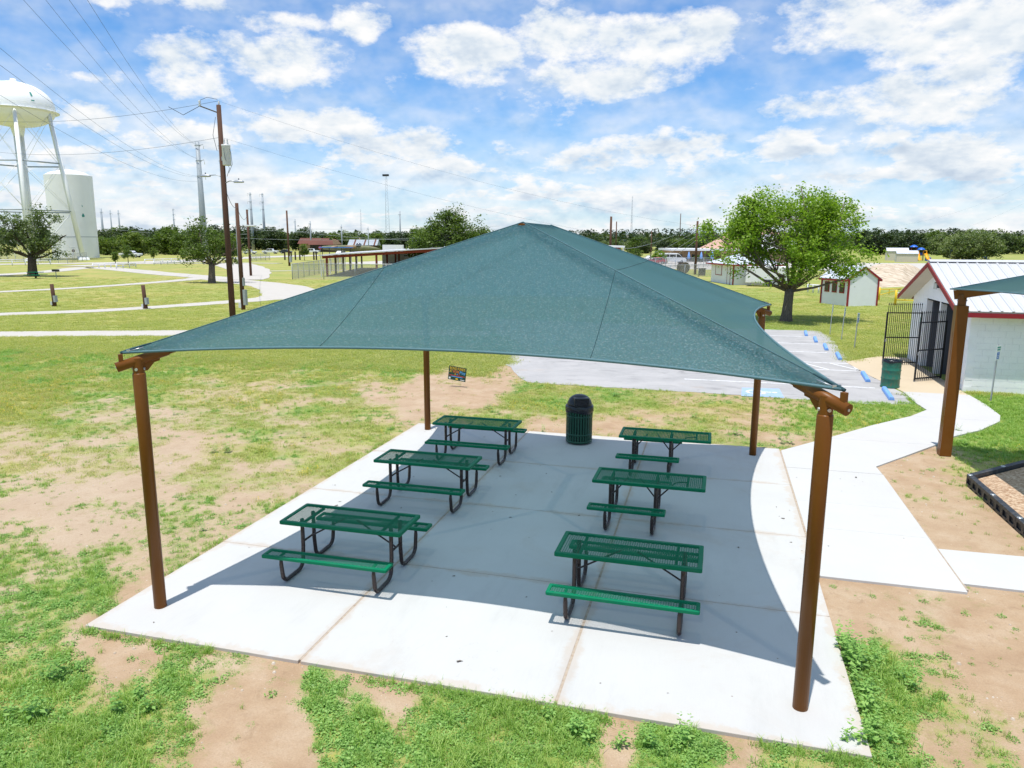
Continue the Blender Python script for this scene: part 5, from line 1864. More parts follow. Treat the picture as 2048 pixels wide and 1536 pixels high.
MB().lathe([(0.03, 0.0), (0.05, 0.1), (0.02, 0.2)], 8, (0.02, 0, mh)).build('insulator', MAT['hot_white'], mp)
MB().tube([(-0.16, -0.1, mh - 0.6), (-0.35, -0.15, mh - 1.5), (-0.2, -0.1, mh - 2.3)], 0.012, 5).build('jumper_wire', MAT['wire'], mp)
MTOP = np.array([PA[0], PA[1], GZ + mh])

PB_ = at(487, 620)
m2, h2 = wood_pole(PB_, 406, 0.145, 0.11, 'brown wooden pole with a street lamp and grey meter boxes', 'pole_red')
arm = MB().tube([(0, 0, h2 - 1.55), (0.5, -0.1, h2 - 1.5), (0.9, -0.15, h2 - 1.5)], 0.022, 6).build('lamp_arm', MAT['galv'], m2)
MB().box((1.1, -0.18, h2 - 1.5), (0.75, 0.24, 0.11)).build('lamp_head', MAT['hot_white'], arm, bevel=0.04)
MB().boxb(0.10, 0.30, -0.12, 0.12, 0.35, 1.4).build('meter_box', MAT['grey_box'], m2)
MB().boxb(0.06, 0.2, -0.08, 0.08, 1.65, 2.2).build('meter_box', MAT['grey_box'], m2)
MB().boxb(-0.3, -0.1, -0.1, 0.1, 0.15, 0.5).build('outlet_box', MAT['hot_white'], m2)
MB().tube([(-0.13, -0.05, 0.4), (-0.13, -0.05, h2 - 0.4)], 0.02, 5).build('conduit', MAT['grey_box'], m2)
PC = at(502, 552)
m3, h3 = wood_pole(PC, 419, 0.17, 0.13, 'brown wooden pole by the gravel bend, third from the front', 'pole_red')
PD = at(579, 532)
m4, h4 = wood_pole(PD, 421, 0.20, 0.15, 'brown wooden pole standing alone left of the long open shed', 'pole_red')
MB().boxb(0.15, 0.5, -0.2, 0.2, 0.7, 1.9).build('meter_box', MAT['grey_box'], m4)
PE = stand(1221, 165)
m5, h5 = wood_pole(PE, 433, 0.27, 0.24, 'thick brown wooden pole behind the canopy ridge, left of the red-walled shed end', 'pole_red')
MB().box((-0.5, -0.2, h5 - 3.2), (0.6, 0.3, 0.25)).build('lamp_head', MAT['hot_white'], m5)
PF = stand(1232, 240)
wood_pole(PF, 443, 0.20, 0.16, 'thin dark pole just right of the thick one behind the canopy ridge', 'pole_wood')
PG = at(1390, 549)
m7, h7 = wood_pole(PG, 442, 0.19, 0.15, 'brown wooden pole by the chain-link fence left of the low hut', 'pole_red')
PH = stand(1359, 420)
wood_pole(PH, 427, 0.26, 0.2, 'distant dark pole rising above the wooded hill', 'pole_wood')
PI_ = at(1301, 527)
m8, h8 = wood_pole(PI_, 462, 0.13, 0.09, 'slim wooden lamp pole beside the parked white van', 'pole_red')
la = MB().tube([(0, 0, h8 - 0.15), (-0.9, -0.2, h8 + 0.05)], 0.035, 6).build('lamp_arm', MAT['galv'], m8)
MB().box((-1.15, -0.25, h8 + 0.05), (0.85, 0.3, 0.14)).build('lamp_head', MAT['hot_white'], la, bevel=0.04)

# steel transmission monopoles
def monopole(px, top, depth, r0, r1, label, arms=3, side=1):
    P = stand(px, depth)
    h = z_for(P, top) - GZ
    t = thing('transmission_monopole', label, 'pole', (P[0], P[1], GZ), math.atan2(RT[1], RT[0]), 'steel transmission line poles')
    MB().tube([(0, 0, -0.5), (0, 0, h * 0.45), (0, 0, h)], [r0, (r0 + r1) / 2, r1], 12).build('shaft', MAT['galv_dull'], t)
    for k in range(arms):
        z = h * (0.97 - 0.13 * k) if arms > 1 else h * 0.9
        s = side if k % 2 == 0 else side
        a_ = MB().tube([(0, 0, z), (s * h * 0.05, 0, z + 0.3)], 0.10, 6).build('arm', MAT['galv_dull'], t)
        MB().tube([(s * h * 0.05, 0, z + 0.3), (s * h * 0.052, 0, z - 0.9)], 0.07, 5).build('insulator', MAT['hot_white'], a_)
        MB().lathe([(r1 * 1.45, z - 0.15), (r1 * 1.45, z + 0.15)], 10).build('arm_collar', MAT['galv_dull'], t)
    return t, P, h


M1, MP1, MH1 = monopole(409, 284, 205, 1.05, 0.52, 'tallest pale steel monopole, left of the transformer pole', 3, 1)
M1b, MP1b, MH1b = monopole(452, 285, 230, 0.55, 0.36, 'pale steel monopole standing almost behind the transformer pole', 2, 1)
monopole(506, 385, 380, 0.95, 0.42, 'left one of the two steel monopoles right of the brown poles', 3, -1)
monopole(530, 386, 400, 0.95, 0.42, 'right one of the two steel monopoles right of the brown poles', 3, -1)
monopole(208, 417, 520, 0.85, 0.6, 'distant monopole just right of the white storage tank', 1, 1)
monopole(226, 420, 560, 0.55, 0.4, 'thin distant monopole, middle of three beside the storage tank', 1, 1)
monopole(242, 420, 540, 0.7, 0.45, 'distant monopole, right one of three beside the storage tank', 1, 1)
monopole(351, 417, 560, 0.7, 0.4, 'distant monopole with cross arms above the left treeline', 3, 1)
monopole(801, 422, 520, 0.6, 0.45, 'distant dark pole right of the lattice mast', 1, -1)
monopole(592, 438, 600, 0.6, 0.5, 'short distant pole above the trees right of the lone brown pole', 1, -1)
monopole(622, 442, 330, 0.35, 0.25, 'steel lamp pole behind the open shed, left of the jet', 1, -1)
monopole(684, 449, 330, 0.30, 0.22, 'yellow-based utility pole behind the jet fin', 1, -1)
monopole(737, 453, 320, 0.22, 0.16, 'slim steel pole in front of the striped metal roof', 1, -1)


def mast(px, top, depth, w0, label, n=22, r=0.06):
    P = stand(px, depth)
    h = z_for(P, top) - GZ
    t = thing('lattice_mast', label, 'mast', (P[0], P[1], GZ))
    L = MB()
    for k in range(3):
        a = 2 * math.pi * k / 3 + 0.4
        L.tube([(w0 * math.cos(a), w0 * math.sin(a), 0), (w0 * 0.35 * math.cos(a), w0 * 0.35 * math.sin(a), h)], r, 5)
    L.build('mast_leg', MAT['galv_dull'], t)
    B = MB()
    for i in range(n):
        za, zb = h * i / n, h * (i + 1) / n
        wa, wb = w0 * (1 - 0.65 * i / n), w0 * (1 - 0.65 * (i + 1) / n)
        for k in range(3):
            a, b = 2 * math.pi * k / 3 + 0.4, 2 * math.pi * (k + 1) / 3 + 0.4
            if i % 2:
                a, b = b, a
            B.tube([(wa * math.cos(a), wa * math.sin(a), za), (wb * math.cos(b), wb * math.sin(b), zb)], r * 0.5, 4, caps=False)
    B.build('lattice_bracing', MAT['galv_dull'], t, kind='stuff')
    return t, h


t, h = mast(775, 352, 410, 1.6, 'tall lattice mast with floodlights on top above the trees')
MB().box((0, 0, h + 0.4), (3.4, 1.2, 1.0)).build('floodlight_head', MAT['black_iron'], t)
mast(1262, 392, 900, 1.5, 'very distant thin lattice mast above the wooded hill', 16, 0.10)
mast(723, 418, 900, 1.1, 'very distant thin antenna left of the floodlight mast', 12, 0.08)

# wires: transmission lines run from the monopole over us to the left, local lines to both sides
W1 = np.array([MP1[0], MP1[1], 0])
Rv = np.array([RT[0], RT[1], 0])
WG = 'power lines overhead'
ends = [((0, 96), 70, 0.985, 1), ((0, 130), 70, 0.985, -1), ((20, -30), 65, 0.86, 1), ((60, -40), 65, 0.84, -1), ((150, -40), 60, 0.99, 1), ((95, -60), 60, 0.72, -1), ((0, 190), 75, 0.74, 1)]
names = ['overhead line, lowest of the bundle crossing the upper left sky', 'overhead line just under the lowest bundle at the upper left', 'overhead line starting at the upper left corner', 'overhead line right of the corner line at the upper left',
         'rightmost steep overhead line at the upper left', 'steep overhead line second from the right at the upper left', 'overhead line passing in front of the water tower bowl']
tops = [(395, 352), (398, 354), (396, 317), (397, 319), (395, 288), (396, 290), (399, 362)]
for (pe, dp, fz, sd), nm, (tx, ty) in zip(ends, names, tops):
    cable(far(pe[0], pe[1], dp), far(tx, ty, 205), 2.6, 0.017, nm, None, WG, 24)
cable(MTOP + (0, 0, 0.2), far(-40, 240, 60), 0.5, 0.009, 'thin line from the transformer pole top towards the water tower', None, WG, 16)
cable(MTOP + (0, 0, 0.2), far(2150, 305, 120), 9.5, 0.004, 'long line from the transformer pole top across the whole sky to the right', None, WG, 40)
cable(MTOP - (0, 0, 1.6), far(2150, 345, 120), 9.0, 0.004, 'lower long line from the transformer pole across the sky to the right', None, WG, 40)
cable(MTOP - (0, 0, 1.6), far(-40, 300, 60), 0.6, 0.008, 'lower thin line from the transformer pole towards the left', None, WG, 16)
T2 = np.array([PB_[0], PB_[1], GZ + h2])
T3 = np.array([PC[0], PC[1], GZ + h3])
T4 = np.array([PD[0], PD[1], GZ + h4])
T5 = np.array([PE[0], PE[1], GZ + h5])
T7 = np.array([PG[0], PG[1], GZ + h7])
cable(MTOP - (0, 0, 4.0), T2 - (0, 0, 0.3), 0.4, 0.014, 'service line from the transformer pole to the lamp pole', None, WG)
cable(T2 - (0, 0, 0.3), T3 - (0, 0, 0.5), 0.8, 0.016, 'service line between the two brown poles by the gravel loop', None, WG)
for k, (a, b, pa, pb) in enumerate([((350, 451), (1000, 452), 330, 330), ((470, 458), (1010, 458), 300, 310), ((590, 463), (1000, 480), 300, 260), ((200, 455), (500, 468), 300, 300), ((440, 474), (900, 472), 320, 320)]):
    cable(far(a[0], a[1], pa), far(b[0], b[1], pb), 1.5, 0.045, ['pale roadside line along the top of the left treeline', 'pale roadside line crossing the treeline behind the lone brown pole', 'roadside line dropping to the right behind the jet', 'roadside line in front of the trees beside the storage tank', 'low roadside line across the dark trees behind the open shed'][k], None, 'roadside wires before the trees', 16, 'galv_dull')
for k, dz_ in enumerate((2.9, 4.6, 6.0, 7.2)):
    cable(T5 - (0, 0, dz_ * 1.9 + 1.5), T7 - (0, 0, dz_ * 0.55 - 1.2), 1.2, 0.028, ['uppermost wire between the two brown poles before the wooded hill', 'second wire down between the two poles before the wooded hill', 'third wire down between the two poles before the wooded hill', 'lowest wire between the two poles before the wooded hill'][k], None, 'roadside wires before the hill', 16, 'galv_dull')

# ------------------------------------------------------------------ short service posts in the grass
for (px, py, ty, lab) in ((110, 613, 568, 'short dark wooden service post, left of the two in the grass'), (292, 618, 570, 'short dark wooden service post, right of the two in the grass')):
    P = at(px, py)
    h = z_for(P, ty) - GZ
    t = thing('service_post', lab, 'post', (P[0], P[1], GZ), 0, 'short service posts in the grass')
    t.rotation_euler = (0, rad(-3), 0)
    MB().tube([(0, 0, -0.2), (0, 0, h)], [0.135, 0.125], 12).build('post', MAT['pole_wood'], t)
    MB().boxb(0.10, 0.28, -0.16, 0.06, 0.32, 0.78).build('outlet_box', MAT['grey_box'], t)
    MB().boxb(-0.24, -0.10, -0.12, 0.08, 0.12, 0.36).build('hose_bib_box', MAT['hot_white'], t)
    MB().tube([(-0.17, -0.05, 0.0), (-0.17, -0.05, 0.2)], 0.03, 6).build('pipe', MAT['black_iron'], t)

# ------------------------------------------------------------------ white pipe rails by the drives
def rail(px0, px1, label, n=6, two=False, h=0.75):
    A, B = at(*px0), at(*px1)
    L = float(np.linalg.norm((B - A)[:2]))
    t = thing('pipe_rail', label, 'railing', (A[0], A[1], GZ), math.atan2(B[1] - A[1], B[0] - A[0]), 'white pipe rails along the drives')
    MB().tube([(0, 0, h), (L, 0, h)], 0.07, 8).build('rail', MAT['white_paint'], t)
    if two:
        MB().tube([(0, 0, h * 0.45), (L, 0, h * 0.45)], 0.06, 8).build('rail', MAT['white_paint'], t)
    for k in range(n):
        x = L * k / (n - 1)
        MB().tube([(x, 0, 0), (x, 0, h + 0.05)], 0.08, 8).build('post', MAT['white_paint'], t)
    return t


rail((-60, 529), (101, 525), 'white pipe rail behind the left oak, farther one', 7)
rail((-60, 534), (101, 529), 'white pipe rail behind the left oak, nearer one', 7)
rail((233, 538), (272, 535), 'white double pipe rail at the drive fork, nearest piece', 4, True)
rail((186, 537), (234, 536), 'low white rail running left from the drive fork', 5)
rail((308, 530), (362, 528), 'white double pipe rail beyond the drive fork', 5, True)
rail((290, 526), (360, 524), 'farthest white rail beyond the drive fork', 5)
rail((395, 524), (475, 522), 'white rail partly hidden behind the small oak', 6)
rail((1615, 585), (1648, 588), 'low white rail between the big oak and the white booth', 4)

# ------------------------------------------------------------------ chain-link fences
def fence(px0, px1, n, label, h=1.9, top=True):
    A = px0 if len(px0) == 3 else at(*px0)
    B = px1 if len(px1) == 3 else at(*px1)
    A, B = np.array(A, float), np.array(B, float)
    L = float(np.linalg.norm((B - A)[:2]))
    t = thing('chain_link_fence', label, 'fence', (A[0], A[1], GZ), math.atan2(B[1] - A[1], B[0] - A[0]), 'chain-link fences')
    for k in range(n):
        x = L * k / (n - 1)
        MB().tube([(x, 0, 0), (x, 0, h)], 0.045, 6).build('post', MAT['galv_dull'], t)
    MB().tube([(0, 0, h), (L, 0, h)], 0.035, 6).build('top_rail', MAT['galv'], t)
    MB().boxb(0, L, 0.018, 0.024, 0.03, h - 0.02).build('wire_mesh', MAT['chain'], t)
    return t


CF = at(585, 559)
fence(CF, CF + np.array([22, 7.0, 0]), 7, 'chain-link fence front run before the long open shed', 1.9)
fence(CF, CF + np.array([-11.5, 34.5, 0]), 12, 'chain-link fence side run going back along the long open shed', 1.9)
fence((503, 522), (540, 520), 5, 'chain-link fence piece beside the gravel yard behind the poles', 1.6)
fence((135, 527), (174, 521), 5, 'chain-link fence round the storage tank, right corner', 1.9)
fence((0, 523), (135, 527), 9, 'chain-link fence along the foot of the water tower', 1.9)
fence((1310, 557), (1450, 552), 6, 'chain-link fence left of the low white hut', 1.7)
fence((1270, 536), (1425, 533), 9, 'far chain-link fence along the pale yard before the hall', 1.8)

# ------------------------------------------------------------------ long open shed
SA = at(655, 553)
vx = np.array([3.0, 1.0, 0]) / math.hypot(3, 1)
vy = np.array([-0.316, 0.949, 0])
shd = thing('open_shed', 'long open-sided shed with white roof edge and dark red posts', 'shed', (SA[0], SA[1], GZ), math.atan2(vx[1], vx[0]))
SL_, SD = 17.5, 34.0
zl, zr = 2.75, 3.95
sr = MB()
ov = 0.9
def sz(x): return zl + (zr - zl) * (x + ov) / (SL_ + 2 * ov)
a = [(-ov, -ov, zl), (SL_ + ov, -ov, zr), (SL_ + ov, SD, zr), (-ov, SD, zl)]
sr.add([(p[0], p[1], p[2] + 0.12) for p in a] + [(p[0], p[1], p[2]) for p in a], [(0, 1, 2, 3), (7, 6, 5, 4), (0, 4, 5, 1), (1, 5, 6, 2), (2, 6, 7, 3), (3, 7, 4, 0)])
sro = sr.build('roof', MAT['metal_roof'], shd)
MB().beam((-ov + 0.3, 0, zl - 0.2), (SL_ + ov, 0, zr - 0.2), 0.15, 0.36).build('front_beam', MAT['red_steel'], shd)
for j in range(6):
    y = j * SD / 5.2
    for i, x in enumerate((0.0, 6.6, 13.2, SL_)):
        if i and j in (1, 3):
            continue
        MB().boxb(x - 0.13, x + 0.13, y - 0.13, y + 0.13, 0, sz(x) - 0.05).build('post', MAT['red_steel'] if (j == 0 or i) else MAT['grey_wood'], shd)
    MB().boxb(-0.85, -0.73, y - 0.06, y + 0.06, 0, zl - 0.02).build('downpipe', MAT['white_paint'], shd)
MB().boxb(3.5, SL_ + 0.5, SD - 0.3, SD - 0.1, 0, zl).build('rear_wall', MAT['white_siding'], shd)
MB().boxb(SL_ + 0.2, SL_ + 0.4, 8, SD - 0.3, 0, zr - 0.3).build('side_wall', MAT['inside_dark'], shd)
MB().boxb(6.5, 13, 18, 22, 0.0, 0.9).build('stacked_bleachers', MAT['black_iron'], shd)
fl_ = MB().boxb(-0.3, SL_, 0.4, SD - 0.5, 0.0, 0.012).build('floor', MAT['earth_fill'], shd)
# red-walled shed end beyond the canopy
RS = stand(1180, 150)
rs = thing('shed_end', 'red-walled end of a shed with a white roof edge behind the canopy slope', 'shed', (RS[0], RS[1], GZ), rad(10))
ze = z_for(RS, 490) - GZ
MB().boxb(-8, 6.0, 0, 10, 0, ze - 0.5).build('wall', MAT['red_steel'], rs)
MB().add([(-9, -0.6, ze + 0.2), (7.0, -0.6, ze - 0.15), (7.0, 11, ze - 0.15), (-9, 11, ze + 0.2), (-9, -0.6, ze - 0.15), (7.0, -0.6, ze - 0.5), (7.0, 11, ze - 0.5), (-9, 11, ze - 0.15)], [(0, 1, 2, 3), (7, 6, 5, 4), (0, 4, 5, 1), (1, 5, 6, 2), (2, 6, 7, 3), (3, 7, 4, 0)]).build('roof', MAT['white_paint'], rs)
MB().boxb(6.6, 6.8, -0.4, -0.2, 0, ze - 0.5).build('post', MAT['white_paint'], rs)

# ------------------------------------------------------------------ water tower and storage tank
WTC = stand(62, 178)
wt = thing('water_tower', 'white elevated water tower with a domed bowl on tall legs', 'water tower', (WTC[0], WTC[1], GZ))
zt = z_for(WTC, 163) - GZ
zm = z_for(WTC, 214) - GZ        # widest
zb_ = z_for(WTC, 253) - GZ
Rb = 67 * 178 / FPX
prof = [(0.0, zt)]
for k in range(1, 9):
    a = rad(90 - 90 * k / 8)
    prof.append((Rb * math.cos(a), zm + (zt - zm) * math.sin(a)))
prof += [(Rb + 0.02, zm - 0.6)]
for k in range(1, 9):
    a = rad(90 * k / 8)
    prof.append((1.5 + (Rb - 1.5) * math.cos(a), zm - 0.6 - (zm - 0.6 - zb_) * math.sin(a)))
prof += [(1.35, zb_ - 1.0), (1.05, zb_ - 2.2)]
bowl = MB().lathe(prof, 48).build('bowl', MAT['white_tank'], wt)
MB().lathe([(Rb + 0.05, zm - 1.05), (Rb + 0.75, zm - 1.05), (Rb + 0.75, zm - 0.85), (Rb + 0.05, zm - 0.85)], 48).build('balcony', MAT['white_tank'], bowl)
hb = MB()
hb.lathe([(Rb + 0.72, zm + 0.15), (Rb + 0.78, zm + 0.15), (Rb + 0.78, zm + 0.21), (Rb + 0.72, zm + 0.21), (Rb + 0.72, zm + 0.15)], 48)
for k in range(24):
    a = 2 * math.pi * k / 24
    hb.tube([((Rb + 0.75) * math.cos(a), (Rb + 0.75) * math.sin(a), zm - 0.85), ((Rb + 0.75) * math.cos(a), (Rb + 0.75) * math.sin(a), zm + 0.18)], 0.03, 4)
hb.build('handrail', MAT['white_tank'], bowl)
for sx_ in (-0.22, 0.22):
    MB().tube([(1.15, sx_ - 0.4, 0.5), (1.15, sx_ - 0.4, zb_ - 2)], 0.04, 5).build('ladder_rail', MAT['white_tank'], wt)
MB().lathe([(0.0, zt + 0.5), (0.6, zt + 0.45), (0.7, zt - 0.1)], 12, (0.8, -0.5, 0)).build('roof_hatch', MAT['white_tank'], bowl)
MB().tube([(-0.6, 0, zt), (-0.6, 0, zt + 1.1)], 0.05, 5).build('aerial', MAT['galv_dull'], bowl)
lg = MB()
th0 = 0.4
lgd = np.array([math.cos(th0), math.sin(th0)])
MB().tube([(0, 0, -0.2), (0, 0, zb_ - 1.6)], 1.05, 20).build('riser', MAT['white_tank'], wt)
legs_px = [(-8, 20), (100, 96), (122, 120), (182, 176)]
for k in range(6):
    a = 2 * math.pi * k / 6 + 0.28
    r_t, r_b = Rb - 0.5, Rb + 4.2
    MB().tube([(r_b * math.cos(a), r_b * math.sin(a), -0.2), (r_t * math.cos(a), r_t * math.sin(a), zm - 1.4)], [0.46, 0.42], 14).build('leg', MAT['white_tank'], wt)
    MB().lathe([(1.3, 0.0), (1.1, 0.5), (0.7, 0.6)], 12, (r_b * math.cos(a), r_b * math.sin(a), 0)).build('footing', MAT['white_tank'], wt)
for fz in (0.34, 0.665):
    zr_ = (zm - 1.4) * fz
    rr_ = Rb + 4.2 + (-4.7) * fz
    ring = [(rr_ * math.cos(2 * math.pi * k / 6 + 0.28), rr_ * math.sin(2 * math.pi * k / 6 + 0.28), zr_) for k in range(7)]
    for p, q in zip(ring[:-1], ring[1:]):
        MB().tube([p, q], 0.17, 6).build('strut', MAT['galv_dull'], wt)
rods = MB()
lev = [(0.0, Rb + 4.2), (0.34, Rb + 4.2 - 4.7 * .34), (0.665, Rb + 4.2 - 4.7 * .665), (1.0, Rb - 0.5)]
for (f0, r0), (f1, r1) in zip(lev[:-1], lev[1:]):
    for k in range(6):
        a, b = 2 * math.pi * k / 6 + 0.28, 2 * math.pi * (k + 1) / 6 + 0.28
        z0, z1 = (zm - 1.4) * f0, (zm - 1.4) * f1
        rods.tube([(r0 * math.cos(a), r0 * math.sin(a), z0), (r1 * math.cos(b), r1 * math.sin(b), z1)], 0.045, 4)
        rods.tube([(r0 * math.cos(b), r0 * math.sin(b), z0), (r1 * math.cos(a), r1 * math.sin(a), z1)], 0.045, 4)
rods.build('tie_rods', MAT['white_tank'], wt)
def decal(parent, mat, a0, a1, zr, rfun, name='painted_emblem'):
    V, F = [], []
    for j, z in enumerate(np.linspace(zr[0], zr[1], 6)):
        for k, a_ in enumerate(np.linspace(a0, a1, 6)):
            V.append(((rfun(z) + 0.03) * math.cos(a_), (rfun(z) + 0.03) * math.sin(a_), z))
    for j in range(5):
        for k in range(5):
            F.append((j * 6 + k, j * 6 + k + 1, j * 6 + k + 7, j * 6 + k + 6))
    MB().add(V, F, True).build(name, MAT[mat], parent)


ra = math.atan2(RT[1], RT[0])
bowl_r = lambda z: Rb * math.sqrt(max(0.01, 1 - ((z - zm) / (zt - zm)) ** 2))
decal(bowl, 'sign_teal', ra - rad(33), ra - rad(30), (zm + 1.7, zm + 2.6), bowl_r)
decal(bowl, 'sign_teal', ra - rad(34), ra - rad(29), (zm + 0.6, zm + 0.85), bowl_r)

TK = stand(150, 200)
tk = thing('storage_tank', 'tall white cylindrical water storage tank with domed top', 'tank', (TK[0], TK[1], GZ))
Rt = 41 * 200 / FPX
zk = z_for(TK, 352) - GZ
zd = z_for(TK, 340) - GZ
prof = [(Rt, -0.2), (Rt, zk * 0.5)]
prof += [(Rt + 0.12, zk), (Rt + 0.12, zk + 0.1), (Rt * 0.75, zk + (zd - zk) * 0.55), (Rt * 0.4, zk + (zd - zk) * 0.88), (0.0, zd + 0.2)]
MB().lathe(prof, 64).build('shell', MAT['white_tank'], tk)
for q_ in (0.13, 0.38, 0.5, 0.63, 0.76, 0.88):
    MB().lathe([(Rt + 0.005, zk * q_), (Rt + 0.018, zk * q_ + 0.01), (Rt + 0.018, zk * q_ + 0.05), (Rt + 0.005, zk * q_ + 0.06)], 64, smooth=False).build('weld_seam', MAT['white_tank'], tk)
MB().lathe([(Rt + 0.03, zk * 0.255), (Rt + 0.03, zk * 0.262)], 64).build('band', MAT['galv_dull'], tk)
MB().tube([(-1, 0, zd), (-1, 0, zd + 1.3)], 0.06, 5).build('aerial', MAT['galv_dull'], tk)
for (z0, z1, w0) in ((zk * 0.50, zk * 0.525, 7), (zk * 0.525, zk * 0.54, 4), (zk * 0.62, zk * 0.70, 2)):
    decal(tk, 'sign_teal', ra - rad(33 + w0 / 2), ra - rad(33 - w0 / 2), (z0, z1), lambda z: Rt)

# ------------------------------------------------------------------ vehicles
def vehicle(kind, label, P, heading, paint, group='parked vehicles'):
    t = thing({'pickup': 'pickup_truck', 'van': 'van', 'car': 'car'}[kind], label, {'pickup': 'pickup truck', 'van': 'van', 'car': 'car'}[kind], (P[0], P[1], GZ + 0.02), heading, group)
    if kind == 'pickup':
        prof = [(-2.9, 0.45), (2.85, 0.42), (2.9, 0.95), (2.75, 1.10), (1.35, 1.18), (0.75, 1.82), (-0.95, 1.84), (-1.15, 1.18), (-2.9, 1.16)]
        glass = [((1.22, 1.20), (0.72, 1.74), (0.05, 1.75), (0.05, 1.20)), ((-0.05, 1.20), (-0.05, 1.75), (-0.88, 1.76), (-1.0, 1.20))]
        w_, wx, r_ = 0.95, (-1.85, 1.85), 0.40
    elif kind == 'van':
        prof = [(-2.95, 0.42), (2.85, 0.40), (2.92, 0.85), (2.7, 1.15), (1.95, 1.35), (1.15, 2.15), (0.8, 2.28), (-2.85, 2.28), (-2.97, 2.1)]
        glass = [((1.85, 1.38), (1.12, 2.05), (0.55, 2.05), (0.55, 1.38)), ((0.4, 1.45), (0.4, 2.02), (-1.0, 2.02), (-1.0, 1.45)), ((-1.1, 1.45), (-1.1, 2.02), (-2.6, 2.02), (-2.6, 1.45))]
        w_, wx, r_ = 1.0, (-1.9, 1.8), 0.36
    else:
        prof = [(-2.25, 0.40), (2.2, 0.38), (2.28, 0.72), (2.0, 0.88), (0.95, 0.98), (0.35, 1.46), (-1.05, 1.48), (-1.75, 1.02), (-2.25, 0.95)]
        glass = [((0.9, 0.99), (0.32, 1.40), (-0.3, 1.41), (-0.3, 0.99)), ((-0.38, 0.99), (-0.38, 1.41), (-1.0, 1.42), (-1.5, 1.02))]
        w_, wx, r_ = 0.9, (-1.4, 1.4), 0.33
    body = MB().extr(prof, -w_, w_).build('body', MAT[paint], t, bevel=0.07)
    for g in glass:
        for s in (-1, 1):
            MB().add([(p[0], s * (w_ + 0.012), p[1]) for p in g], [(0, 1, 2, 3)]).build('side_window', MAT['glass'], body)
    g0 = glass[0]
    MB().add([(g0[0][0] + 0.09, -w_ * 0.85, g0[0][1] + 0.05), (g0[0][0] + 0.09, w_ * 0.85, g0[0][1] + 0.05), (g0[1][0] + 0.08, w_ * 0.8, g0[1][1]), (g0[1][0] + 0.08, -w_ * 0.8, g0[1][1])], [(0, 1, 2, 3)]).build('windscreen', MAT['glass'], body)
    for x in wx:
        for s in (-1, 1):
            wh = MB().tube([(x, s * (w_ - 0.20), r_), (x, s * (w_ + 0.03), r_)], r_, 16).build('wheel', MAT['tyre'], t)
            MB().tube([(x, s * (w_ - 0.05), r_), (x, s * (w_ + 0.045), r_)], r_ * 0.58, 12).build('rim', MAT['galv'], wh)
    xf = prof[1][0]
    for s in (-1, 1):
        MB().box((xf + 0.02, s * w_ * 0.75, 0.78), (0.08, 0.32, 0.16)).build('headlight', MAT['lens'], t)
        MB().box((prof[0][0] - 0.01, s * w_ * 0.85, 0.9), (0.05, 0.14, 0.3)).build('tail_light', MAT['car_red'], t)
    MB().box((xf + 0.03, 0, 0.48), (0.14, w_ * 1.8, 0.16)).build('bumper', MAT['black_plastic'], t)
    return t


hx = math.atan2(RT[1], RT[0])
vehicle('pickup', 'white pickup truck parked near the storage tank', at(262, 515.0), hx, 'car_white')
vehicle('pickup', 'white pickup truck on the road behind the two steel monopoles', at(541, 507.5), hx + math.pi, 'car_white')
vehicle('car', 'dark car on the road left of the lone brown pole', at(572, 507), hx, 'car_dark')
vehicle('pickup', 'white pickup truck by the red stop sign', at(623, 507), hx + math.pi, 'car_white')
vehicle('car', 'small white car beneath the blue shelter roof', at(683, 511), hx + 1.2, 'car_white')
vehicle('car', 'white car half hidden by the brown poles on the far road', at(500, 508), hx, 'car_white')
vehicle('van', 'white passenger van in the pale yard before the hall', at(1345, 527), hx + 0.1, 'car_white')
vehicle('car', 'white car left of the passenger van in the pale yard', at(1306, 524), hx + 0.2, 'car_white')
vehicle('car', 'red car in front of the white one near the lamp pole', at(1312, 528.5), hx + 2.9, 'car_red')
# stop sign
P = at(641, 512)
t = thing('stop_sign', 'red stop sign beside the white pickup on the far road', 'sign', (P[0], P[1], GZ), hx)
MB().tube([(0, 0, 0), (0, 0, 2.7)], 0.05, 6).build('post', MAT['galv_dull'], t)
oc = [(0.55 * math.cos(rad(22.5 + 45 * k)), 2.6 + 0.55 * math.sin(rad(22.5 + 45 * k))) for k in range(8)]
pn = MB().extr(oc, -0.06, -0.03).build('panel', MAT['car_red'], t)
text_into(pn, 'STOP', 0.42, MAT['sign_white'], (0, -0.065, 2.6), (math.pi / 2, 0, 0), width=0.9)
P = at(149, 522)
t = thing('road_sign', 'back of an octagonal road sign before the storage tank', 'sign', (P[0], P[1], GZ), hx)
MB().tube([(0, 0, 0), (0, 0, 2.9)], 0.045, 6).build('post', MAT['galv_dull'], t)
MB().extr([(p[0] * 0.7, 2.3 + (p[1] - 2.6) * 0.7) for p in oc], -0.03, 0.0).build('panel', MAT['grey_wood'], t)
MB().box((0, 0, 2.95), (0.7, 0.03, 0.2)).build('street_name_blade', MAT['galv'], t)

